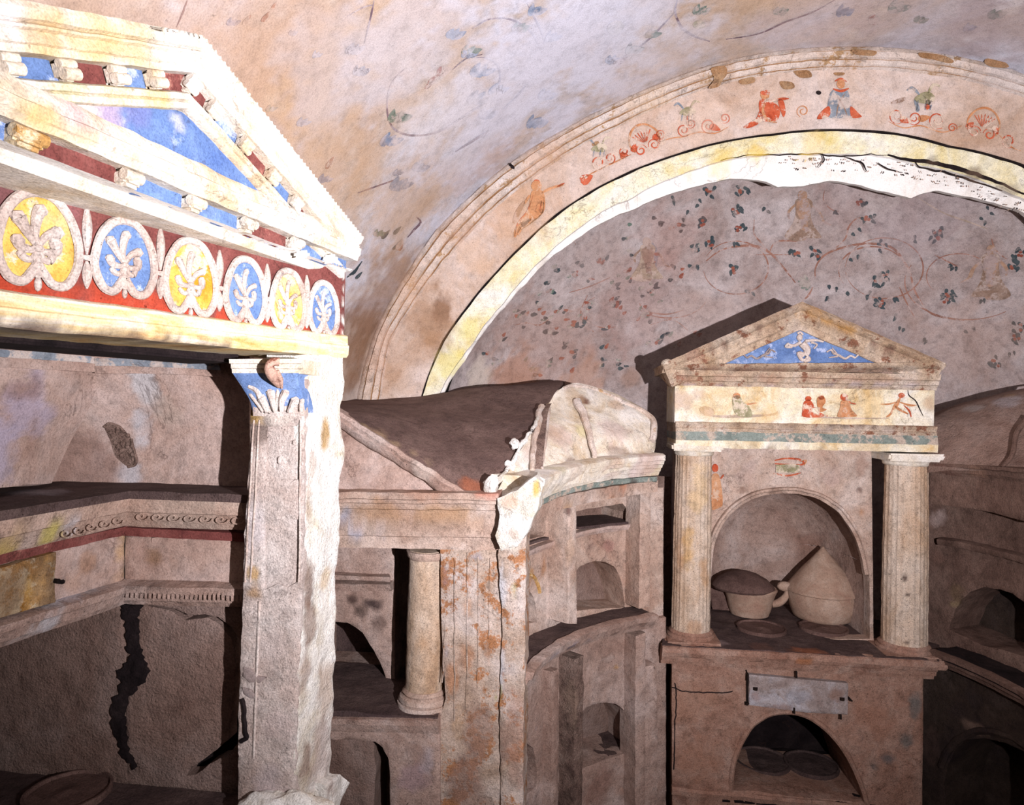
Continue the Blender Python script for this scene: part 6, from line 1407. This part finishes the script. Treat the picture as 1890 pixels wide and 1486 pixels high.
build('recess_wall', mb, ['plaster', 'flesh', 'sanguine', 'olive'], ae, stains=[stain(QP, 1385, 870, .06, 'b39c98', .4), stain(QP, 1590, 860, .03, '9a7868', .6, sz=2), stain(QP, 1588, 905, .014, '6b5048', .8), stain(QP, 1590, 945, .02, 'b07c50', .6, sz=2), stain(QP, 1530, 880, .05, 'b8a09c', .4), stain(QP, 1370, 905, .02, '7b5c4c', .6)])
mb = MB()                                         # raised rim of the arch
ar_path = spline([(1309, 1070), (1312, 1030), (1316, 1005), (1327, 975), (1346, 948), (1372, 927), (1402, 914), (1440, 908), (1478, 910), (1514, 921), (1548, 944), (1573, 978), (1589, 1016), (1597, 1060)], 3)
mould(mb, QP, ar_path, [(-.006, -.02), (-.006, .008), (.006, .012), (.010, .020), (.020, .018), (.024, .006), (.024, -.02)], amp=.0025, chip=.008, step=.012)
build('archivolt', mb, ['plaster'], ae, stains=[stain(QP, 1380, 910, .04, '6f5448', .6), stain(QP, 1430, 905, .04, '7b5e50', .5), stain(QP, 1580, 990, .04, '8c6c5c', .6)])
# rounded recess with its back
mb = MB(); fl_z = RP.uv(1480, 1205, .05)[1]
nA_, nB_ = 40, 36; qa = [QP.uv(x, y) for x, y in spline(arch[:-2], 3)]
ctr = np.mean([qa[0][0], qa[-1][0]]); o = len(mb.v); cols_ = []
aw = (qa[-1][0]-qa[0][0])/2; ah = max(q[1] for q in qa)
N1, N2 = 48, 24; zc_ = ah-aw*.95
for j in range(N2+1):
    f = j/N2
    for i in range(N1+1):
        t = math.pi*i/N1
        # lower: straight barrel; back closes as a shallow bowl
        dep = -.05-.55*math.sin(f*math.pi/2); sh_ = (1-.0*f) if f < .6 else math.sqrt(max(0, 1-((f-.6)/.4)**2*.995))
        zz_ = zc_+aw*.95*math.sin(t)*sh_
        q = QP.p3(ctr-aw*1.01*math.cos(t)*sh_, zz_, dep); mb.v.append(q+Vector((nz(q, 7), nz(q, 7, 3), nz(q, 7, 5)))*.006)
for j in range(N2):
    for i in range(N1): mb.f.append(((o+j*(N1+1)+i, o+j*(N1+1)+i+1, o+(j+1)*(N1+1)+i+1, o+(j+1)*(N1+1)+i), 0))
o = len(mb.v)                                     # upright part below the spring
K2 = 24
for j in range(2):
    for i in range(K2+1):
        t = math.pi*i/K2
        zz_ = zc_ if j == 0 else fl_z-.03
        q = QP.p3(ctr-aw*1.01*math.cos(t), zz_, -.05-.55*math.sin(t)**.6); mb.v.append(q)
for i in range(K2): mb.f.append(((o+i, o+i+1, o+K2+1+i+1, o+K2+1+i), 0))
# half-round back above the spring
mb2 = MB(); 
for j in range(21):
    e_ = j/20*math.pi/2
    for i in range(K2+1):
        t = math.pi*i/K2; q = QP.p3(ctr-aw*1.01*math.cos(t)*math.cos(e_), zc_+aw*.96*math.sin(e_), -.05-.55*(math.sin(t)**.6)*math.cos(e_)**.6)
        mb2.v.append(q+Vector((nz(q, 7), nz(q, 7, 3), nz(q, 7, 5)))*.005)
for j in range(20):
    for i in range(K2): mb2.f.append(((j*(K2+1)+i, j*(K2+1)+i+1, (j+1)*(K2+1)+i+1, (j+1)*(K2+1)+i), 0))
o = len(mb2.v)
for j in range(2):
    for i in range(K2+1):
        t = math.pi*i/K2; mb2.v.append(QP.p3(ctr-aw*1.01*math.cos(t), zc_ if j == 0 else fl_z-.03, -.05-.55*math.sin(t)**.6))
for i in range(K2): mb2.f.append(((o+i, o+i+1, o+K2+1+i+1, o+K2+1+i), 0))
build('recess', mb2, ['pink'], ae, stains=[(Pd(1430, 1010, 3.6), .12, lin('c4a898'), .4, 1, 1), (Pd(1490, 1010, 3.65), .08, lin('8f6a5c'), .6, 1, 1), (Pd(1370, 980, 3.5), .08, lin('b8a49c'), .5, 1, 1)])
# ledge the columns and urns stand on
LZ = fl_z
mb = MB()
cs = [(1222, .05), (1734, .05), (1734, -.30), (1560, -.9), (1340, -.9), (1222, -.30)]
prism(mb, [RP.p3(RP.uv(x, 1200, w_ if w_ > -.5 else 0)[0], 0, w_) for x, w_ in cs], LZ-.03, LZ, res=.020, amp=.006, fq=9)
build('ledge', mb, ['dust'], ae, stains=[(RP.p3(RP.uv(1330, 1190)[0], LZ, -.02), .06, lin('a08c8c'), .6, 1, 1), (RP.p3(RP.uv(1400, 1190)[0], LZ, .0), .06, lin('7c5a50'), .5, 1, 1), (RP.p3(RP.uv(1480, 1215)[0], LZ, .03), .08, lin('a46444'), .6, 1, 1), (RP.p3(RP.uv(1420, 1160)[0], LZ, -.3), .10, lin('7c6460'), .5, 1, 1)])
mb = MB(); zr = RP.uv(1480, 1222, .05)[1]
mould(mb, RP, [(RP.uv(1222, 1200, .05)[0], LZ-.002), (RP.uv(1734, 1200, .05)[0], LZ-.002)], [(-.095, -.05), (-.095, .006), (-.078, .010), (-.074, .024), (-.055, .028), (-.050, .042), (-.032, .048), (-.028, .060), (-.004, .062), (0, .05), (0, .02)], uvin=True, amp=.003, chip=.014, step=.012)
build('ledge_moulding', mb, ['redstone'], ae, stains=[stain(RP, 1440, 1212, .06, '7c5040', .5, w=.05, sz=.4), stain(RP, 1480, 1220, .05, 'a8683c', .7, w=.05, sz=.6), stain(RP, 1240, 1225, .05, 'a47868', .5, w=.05, sz=.6), stain(RP, 1600, 1235, .08, '6c4438', .5, w=.05, sz=.4)])
# base with its arched niche
BP = Plane(RP.p3(0, 0, -.02), AX)
mb = MB()
arch2 = [(1352, 1460), (1354, 1430), (1360, 1400), (1372, 1370), (1390, 1343), (1414, 1325), (1446, 1317), (1480, 1322), (1510, 1338), (1540, 1366), (1562, 1398), (1580, 1434), (1590, 1462), (1596, 1482)]
a2 = spline(arch2, 3)
panel(mb, BP, [(1240, 1225), (1705, 1250), (1700, 1900), (1242, 1900)], [a2+[(1470, 1472), (1400, 1462)]], w0=0, w1=-.42, res=.014, jit=.001, hjit=.002, amp=.004, fq=10)
build('base', mb, ['redstone'], ae, stains=[stain(BP, 1688, 1310, .03, '6c6a68', .75, sz=2), stain(BP, 1670, 1370, .03, '6c6a68', .75, sz=1.5), stain(BP, 1640, 1400, .04, '646264', .75, sz=.8), stain(BP, 1612, 1415, .035, '605c5c', .7), stain(BP, 1690, 1290, .03, '7c7470', .7, sz=1.5), stain(BP, 1280, 1300, .12, 'a47c68', .5), stain(BP, 1280, 1400, .12, 'a0745f', .5), stain(BP, 1620, 1330, .1, 'a2745f', .4), stain(BP, 1375, 1360, .03, '6f6260', .6, sz=1.5), stain(BP, 1250, 1460, .06, '6b4a40', .6)])
mb = MB(); mould(mb, BP, a2, [(-.002, -.02), (-.002, .006), (.006, .012), (.014, .010), (.020, .002), (.020, -.02)], amp=.002, chip=.006, step=.012); build('archivolt', mb, ['redstone'], ae)
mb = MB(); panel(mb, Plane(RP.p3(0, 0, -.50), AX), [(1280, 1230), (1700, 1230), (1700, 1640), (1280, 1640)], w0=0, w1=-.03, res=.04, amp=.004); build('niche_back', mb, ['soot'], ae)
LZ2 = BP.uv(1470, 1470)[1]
mb = MB(); prism(mb, [BP.p3(BP.uv(x, 1470)[0], 0, w_) for x, w_ in ((1330, .0), (1620, .0), (1620, -.46), (1330, -.46))], LZ2-.05, LZ2-.01, res=.02, amp=.008); build('niche_floor', mb, ['soot'], ae, stains=[(BP.p3(BP.uv(x, 1460)[0], LZ2, -.02), .03, lin('b49c90'), .7, .4, 1) for x in (1410, 1440, 1470)])  # floor coloured black to deepen the shade inside the niche
mb = MB(); mould(mb, BP, [(1240, 1452), (1352, 1463), (1480, 1474), (1700, 1496)], [(-.03, -.02), (-.03, .012), (-.01, .016), (0, .006), (0, -.02)], amp=.003, chip=.012); build('lower_moulding', mb, ['redstone'], ae)
mb = MB()
for pts in ([(1240, 1268), (1262, 1276), (1290, 1278), (1320, 1279), (1352, 1276)], [(1246, 1262), (1248, 1300), (1245, 1360), (1244, 1420)]):
    P3 = [BP.p3(*BP.uv(x, y, .001), .001) for x, y in spline(pts, 8)]; tube(mb, [p+Vector((nz(p, 40), 0, nz(p, 40, 3)))*.006 for p in P3], .0028, n=5)
build('hairline_crack', mb, ['soot'], ae)
# inscription tablet nailed to the base
pc = BP.p3(*BP.uv(1475, 1282, .02), .02)
tp = thing('stone_tablet', 'grey marble tablet nailed to the base of the small gabled aedicula', 'tablet', pc)
mb = MB(); panel(mb, BP, [(1383, 1246), (1566, 1262), (1565, 1320), (1490, 1316), (1383, 1302)], w0=.030, w1=.002, res=.010, jit=.0012, amp=.0012)
sl_ = build('slab', mb, ['marble'], tp, stains=[stain(BP, 1480, 1285, .06, 'a3a2ac', .55, w=.03, sz=.5), stain(BP, 1395, 1285, .03, '8a6456', .5, w=.03), stain(BP, 1545, 1285, .04, '84604f', .6, w=.03), stain(BP, 1440, 1308, .06, '8e6c60', .5, w=.03, sz=.3)])
for (x, y, dx, dy) in ((1380, 1247, 0, 16), (1470, 1243, 0, 14), (1466, 1310, 0, 12), (1552, 1322, 0, 10), (1378, 1300, 4, -4), (1569, 1292, 4, 4)):
    mb = MB(); tube(mb, [BP.p3(*BP.uv(x, y-dy*.3, .03), .0), BP.p3(*BP.uv(x, y-dy*.2, .034), .034), BP.p3(*BP.uv(x+dx, y+dy*.6, .036), .036)], .0042, n=6); build('nail', mb, ['iron'], tp)
for (x, y) in ((1394, 1271), (1554, 1290)):
    mb = MB(); lathe(mb, BP.p3(*BP.uv(x, y, .03), .03), [(-.006, .004), (-.006, .010), (.006, .010), (.006, .004)], n=14, amp=.001); build('rivet', mb, ['iron'], tp)
mb = MB(); tube(mb, [BP.p3(*BP.uv(1379, y, .01), .01) for y in (1246, 1270, 1302)], .004, n=5); build('clamp', mb, ['iron'], tp)
# ---------------------------------------------------------------- urns and lids
def at_z(x, y, z): d = ray(x, y); t = (z-CAMZ)/d.z; return C0+d*t
uP = at_z(1383, 1133, LZ+.004); s_ = uP.y/F
ur = thing('handled_urn', 'terracotta urn with a domed lid and a side handle, left in the arched recess', 'urn', uP)
mb = MB(); W_ = lambda px: px*s_
pr = [(0, W_(30)), (.003, W_(34)), (W_(10), W_(37)), (W_(28), W_(41)), (W_(40), W_(45)), (W_(47), W_(48)), (W_(50), W_(46)), (W_(50), W_(40))]
lathe(mb, uP, dense(pr, .012), n=56, amp=.002); build('body', mb, ['terracotta'], ur, stains=[(uP+Vector((0, -.12, .02)), .06, lin('a48474'), .5, 1, 1)])
mb = MB(); lc = uP+Vector((-W_(13), 0, W_(47))); pr = [(0, W_(52)), (W_(4), W_(55)), (W_(8), W_(53)), (W_(17), W_(44)), (W_(26), W_(28)), (W_(31), W_(12)), (W_(33), 0)]
lathe(mb, lc, dense(pr, .012), n=56, amp=.003); build('lid', mb, ['dark_terracotta'], ur)
mb = MB(); tube(mb, [uP+Vector((W_(a), -.02, W_(b))) for a, b in spline([(38, 20), (52, 24), (64, 36), (66, 50), (58, 52)], 5)], [.016+.004*math.sin(i*.3) for i in range(21)], n=10)
blob(mb, uP+Vector((W_(60), -.02, W_(54))), W_(14), .03, W_(9), Vector((1, 0, 0)), Vector((0, 1, 0)), Z3, sub=2, amp=.006); build('handle', mb, ['terracotta'], ur)
uQ = at_z(1517, 1141, LZ+.004); s_ = uQ.y/F
uc = thing('conical_urn', 'large terracotta urn with a tall pointed conical lid, right in the arched recess', 'urn', uQ)
mb = MB(); pr = [(0, W_(44)), (W_(4), W_(50)), (W_(22), W_(57)), (W_(42), W_(61)), (W_(52), W_(61)), (W_(53), W_(54))]
lathe(mb, uQ, dense(pr, .012), n=60, amp=.002); build('body', mb, ['terracotta'], uc)
mb = MB(); pr = [(0, W_(60)), (W_(2), W_(64)), (W_(6), W_(64)), (W_(9), W_(60)), (W_(24), W_(49)), (W_(44), W_(33)), (W_(62), W_(18)), (W_(76), W_(6)), (W_(84), 0)]
lathe(mb, uQ+Z3*W_(49), dense(pr, .012), n=60, amp=.002); build('lid', mb, ['terracotta'], uc)
# lids of jars sunk in the ledges
def disc(c, r, label, cat='jar lid', name='jar_lid', mat='dark_terracotta', grp=None, tilt=None, hgt=.012):
    mb = MB(); pr = [(-.02, r*.98), (0, r), (hgt, r*.99), (hgt, r*.93), (hgt*.35, r*.90), (hgt*.35, r*.5), (hgt*.6, r*.2), (hgt*.9, r*.08), (hgt, 0)]
    lathe(mb, Vector((0, 0, 0)), dense(pr, .01), n=56, amp=0)
    for v in mb.v: v += Vector((0, 0, .0015*(nz(v+Vector(c), 30))))
    o = build(name, mb, [mat]); o.location = c
    if tilt: o.rotation_euler = tilt
    return tag(o, label, cat, grp)
G1 = 'jar lids set in the ledge of the small aedicula'
disc(at_z(1405, 1161, LZ+.004), .088*1.3, 'round flat jar lid set in the dusty ledge, in front of the handled urn', grp=G1)
disc(at_z(1520, 1161, LZ+.004), .086*1.3, 'round flat jar lid set in the dusty ledge, in front of the conical urn', grp=G1)
G2 = 'jar lids in the lower arched niche'
disc(at_z(1407, 1405, LZ2+.0), .13, 'dark round jar lid in the lower arched niche, the left one of its pair', grp=G2, mat='dust')  # darker material puts the niche's shade into this pair of lids
disc(at_z(1497, 1412, LZ2+.0), .125, 'dark round jar lid in the lower arched niche, the right one of its pair', grp=G2, mat='dust')
# potsherds
def sherd(c, pts, th, mat, lab, grp=None, rz=0, rx=0):
    mb = MB(); S_ = Plane(Vector((0, 0, 0)), 0)
    panel(mb, S_, pts, w0=th/2, w1=-th/2, res=.012, uvin=True, amp=.003, jit=.002, wf=lambda u, v: -.9*u*u)
    o = build('potsherd', mb, [mat]); o.location = c; o.rotation_euler = (rx, 0, rz)
    return tag(o, lab, 'potsherd', grp)
sherd(at_z(1590, 1146, LZ+.01), [(-.09, 0), (.10, 0), (.11, .06), (.05, .12), (-.01, .135), (-.04, .09), (-.10, .05)], .02, 'terracotta', 'broken piece of pot wall lying right of the conical urn', rz=.35, rx=-.35)
sherd(at_z(1352, 1128, LZ+.01), [(-.10, 0), (.07, 0), (.09, .03), (-.06, .10), (-.12, .12)], .018, 'dark_terracotta', 'thin broken rim of pottery leaning behind the left column, below the handled urn', rz=-.3, rx=-.5)
mb = MB()
patch(mb, [[(1400, 1146, 3.52), (1460, 1143, 3.50), (1500, 1150, 3.45)], [(1400, 1136, 3.57), (1455, 1128, 3.60), (1500, 1138, 3.56)], [(1400, 1134, 3.7), (1450, 1126, 3.7), (1500, 1134, 3.7)]], sub=10, amp=.01, fq=14, thick=.03)
tag(build('earth_mound', mb, ['dust']), 'low heap of earth on the ledge between the two urns', 'earth', None)
# lid and vessels in the left shrine
disc(at_z(125, 1466, LSZ+.006), .098, 'large round grey jar lid sunk in the shelf at the bottom left', mat='dark_terracotta')
# painted plaque in the left shrine
pq = LF.p3(*LF.uv(50, 1080, .04), .04)
tq = thing('rectangular_board', 'brownish painted rectangular panel fixed to the side wall of the left shrine', 'panel', pq)
mb = MB(); panel(mb, LF, [(-60, 1072), (0, 1050), (106, 1019), (103, 1060), (104, 1112), (0, 1142), (-60, 1160)], w0=.045, w1=.02, res=.012, amp=.002, jit=.0015)
build('board', mb, ['ochre'], tq, stains=[stain(LF, 40, 1070, .12, '6f5540', .6, w=.04), stain(LF, 90, 1050, .06, '5c4a40', .7, w=.04), stain(LF, 20, 1110, .06, '7b6048', .5, w=.04), stain(LF, 50, 1090, .02, 'c49a50', .6, w=.04, sz=3), stain(LF, 100, 1090, .05, '6a5648', .6, w=.04)])
mb = MB(); tube(mb, [LF.p3(*LF.uv(100, 1071, .04), .03), LF.p3(*LF.uv(106, 1073, .055), .055), LF.p3(*LF.uv(116, 1074, .05), .05)], .0055, n=6); build('nail', mb, ['iron'], tq)
# ---------------------------------------------------------------- curved wing on the right
qS = Pd(1716, 765, 3.02); qE = Pd(1905, 765, 2.55)
cV = circ(qS, qE, 1.1, 1); V = Cyl(cV, 1.1, math.atan2(qS.y-cV[1], qS.x-cV[0]))
vl = Pd(1800, 765, 2.9)
wv = thing('dark_niche_wall', 'shadowed curved wall of arched niches right of the small gabled aedicula', 'niche wall', (vl.x+.2, vl.y, 0))
def vpan(name, ol, holes, w0, w1, mat, st=(), **k):
    mb = MB(); panel(mb, V, ol, holes, w0=w0, w1=w1, res=.015, amp=.004, **k); return build(name, mb, [mat], wv, stains=st)
def vm(name, pts, prof, mat, w=0, st=(), **k):
    mb = MB(); mould(mb, V, pts, prof, w=w, amp=.003, chip=.006, **k); return build(name, mb, [mat], wv, stains=st)
mb = MB()
patch(mb, [[(1712, 872, 2.95), (1760, 868, 2.84), (1830, 870, 2.70), (1910, 880, 2.58)], [(1712, 800, 3.02), (1770, 790, 2.95), (1840, 790, 2.84), (1910, 795, 2.72)], [(1718, 772, 3.10), (1775, 752, 3.08), (1840, 736, 3.0), (1920, 722, 2.9)], [(1716, 768, 3.22), (1775, 746, 3.2), (1840, 728, 3.14), (1925, 712, 3.1)]], sub=12, amp=.005, thick=Vector((.02, .06, 0)))
rf = build('arched_roof', mb, ['lumpy'], wv, stains=[(Pd(1800, 755, 3.02), .06, lin('a8a2a0'), .5, .5, 1), (Pd(1860, 745, 2.95), .07, lin('b0aab0'), .6, .6, 1), (Pd(1880, 850, 2.66), .05, lin('6a5048'), .6, 1, 1), (Pd(1870, 735, 3.0), .05, lin('a8854c'), .4, .5, 1)])
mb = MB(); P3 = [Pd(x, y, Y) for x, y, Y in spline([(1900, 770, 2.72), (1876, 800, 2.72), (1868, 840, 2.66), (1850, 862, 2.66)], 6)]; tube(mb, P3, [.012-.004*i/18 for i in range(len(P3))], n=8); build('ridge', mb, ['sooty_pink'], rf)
b5 = [(1714, 945), (1760, 940), (1830, 946), (1900, 962)]
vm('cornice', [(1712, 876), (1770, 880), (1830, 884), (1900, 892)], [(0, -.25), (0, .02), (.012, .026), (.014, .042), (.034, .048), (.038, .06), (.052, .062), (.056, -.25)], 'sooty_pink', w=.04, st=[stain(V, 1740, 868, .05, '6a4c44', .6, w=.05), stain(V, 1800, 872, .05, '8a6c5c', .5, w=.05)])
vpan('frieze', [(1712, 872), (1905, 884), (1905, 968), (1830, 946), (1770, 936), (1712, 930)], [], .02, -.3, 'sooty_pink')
niA = [(1722, 960), (1760, 960), (1830, 972), (1900, 985), (1900, 1004), (1830, 996), (1765, 984), (1722, 990)]
niB = [(1750, 1162), (1760, 1130), (1772, 1108), (1792, 1092), (1816, 1084), (1844, 1088), (1868, 1096), (1896, 1116), (1902, 1130), (1902, 1215), (1810, 1190)]
VB_ = Cyl(V.c, V.r+.12, V.th0)
mb = MB(); panel(mb, VB_, [(1690, 925), (1915, 940), (1915, 1290), (1690, 1215)], [niB], w0=0, w1=-.22, res=.014, hjit=.003, amp=.005)
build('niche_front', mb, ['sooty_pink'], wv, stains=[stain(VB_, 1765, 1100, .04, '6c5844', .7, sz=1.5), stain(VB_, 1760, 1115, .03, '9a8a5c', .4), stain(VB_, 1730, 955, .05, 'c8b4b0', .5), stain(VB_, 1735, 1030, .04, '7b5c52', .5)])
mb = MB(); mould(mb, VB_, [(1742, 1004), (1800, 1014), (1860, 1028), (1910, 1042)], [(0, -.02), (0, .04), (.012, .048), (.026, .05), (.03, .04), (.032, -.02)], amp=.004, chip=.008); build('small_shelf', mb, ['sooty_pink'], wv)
mb = MB(); blob(mb, Pd(1735, 955, 3.0), .06, .05, .045, V.p3(.1, 0, 0)-V.p3(0, 0, 0), Vector((0, 1, 0)), Z3, sub=3, amp=.01); 
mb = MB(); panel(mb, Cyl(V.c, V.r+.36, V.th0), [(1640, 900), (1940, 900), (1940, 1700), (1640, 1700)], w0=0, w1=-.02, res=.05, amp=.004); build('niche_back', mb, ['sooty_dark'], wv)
zv = V.uv(1735, 1206, .05)[1]; vu = [V.uv(1716, 1200, .05)[0], V.uv(1915, 1200, .05)[0]]
mb = MB(); ring = [V.p3(vu[0]+(vu[1]-vu[0])*t, 0, .04) for t in np.linspace(0, 1, 12)]+[V.p3(vu[0]+(vu[1]-vu[0])*t, 0, -.38) for t in np.linspace(1, 0, 12)]
prism(mb, ring, zv-.03, zv-.004, res=.025, amp=.005); build('ledge', mb, ['soot'], wv)
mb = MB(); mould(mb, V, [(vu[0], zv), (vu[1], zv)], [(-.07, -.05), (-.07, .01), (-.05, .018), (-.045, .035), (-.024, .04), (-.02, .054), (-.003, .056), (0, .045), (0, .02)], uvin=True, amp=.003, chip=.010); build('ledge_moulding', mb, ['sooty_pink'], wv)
mb = MB(); niC = [(1742, 1440), (1748, 1410), (1762, 1384), (1784, 1366), (1812, 1362), (1850, 1370), (1884, 1386), (1902, 1404), (1902, 1660), (1742, 1640)]
panel(mb, VB_, [(1690, 1220), (1915, 1260), (1915, 1900), (1690, 1900)], [niC], w0=.06, w1=-.2, res=.018, hjit=.004, amp=.006)
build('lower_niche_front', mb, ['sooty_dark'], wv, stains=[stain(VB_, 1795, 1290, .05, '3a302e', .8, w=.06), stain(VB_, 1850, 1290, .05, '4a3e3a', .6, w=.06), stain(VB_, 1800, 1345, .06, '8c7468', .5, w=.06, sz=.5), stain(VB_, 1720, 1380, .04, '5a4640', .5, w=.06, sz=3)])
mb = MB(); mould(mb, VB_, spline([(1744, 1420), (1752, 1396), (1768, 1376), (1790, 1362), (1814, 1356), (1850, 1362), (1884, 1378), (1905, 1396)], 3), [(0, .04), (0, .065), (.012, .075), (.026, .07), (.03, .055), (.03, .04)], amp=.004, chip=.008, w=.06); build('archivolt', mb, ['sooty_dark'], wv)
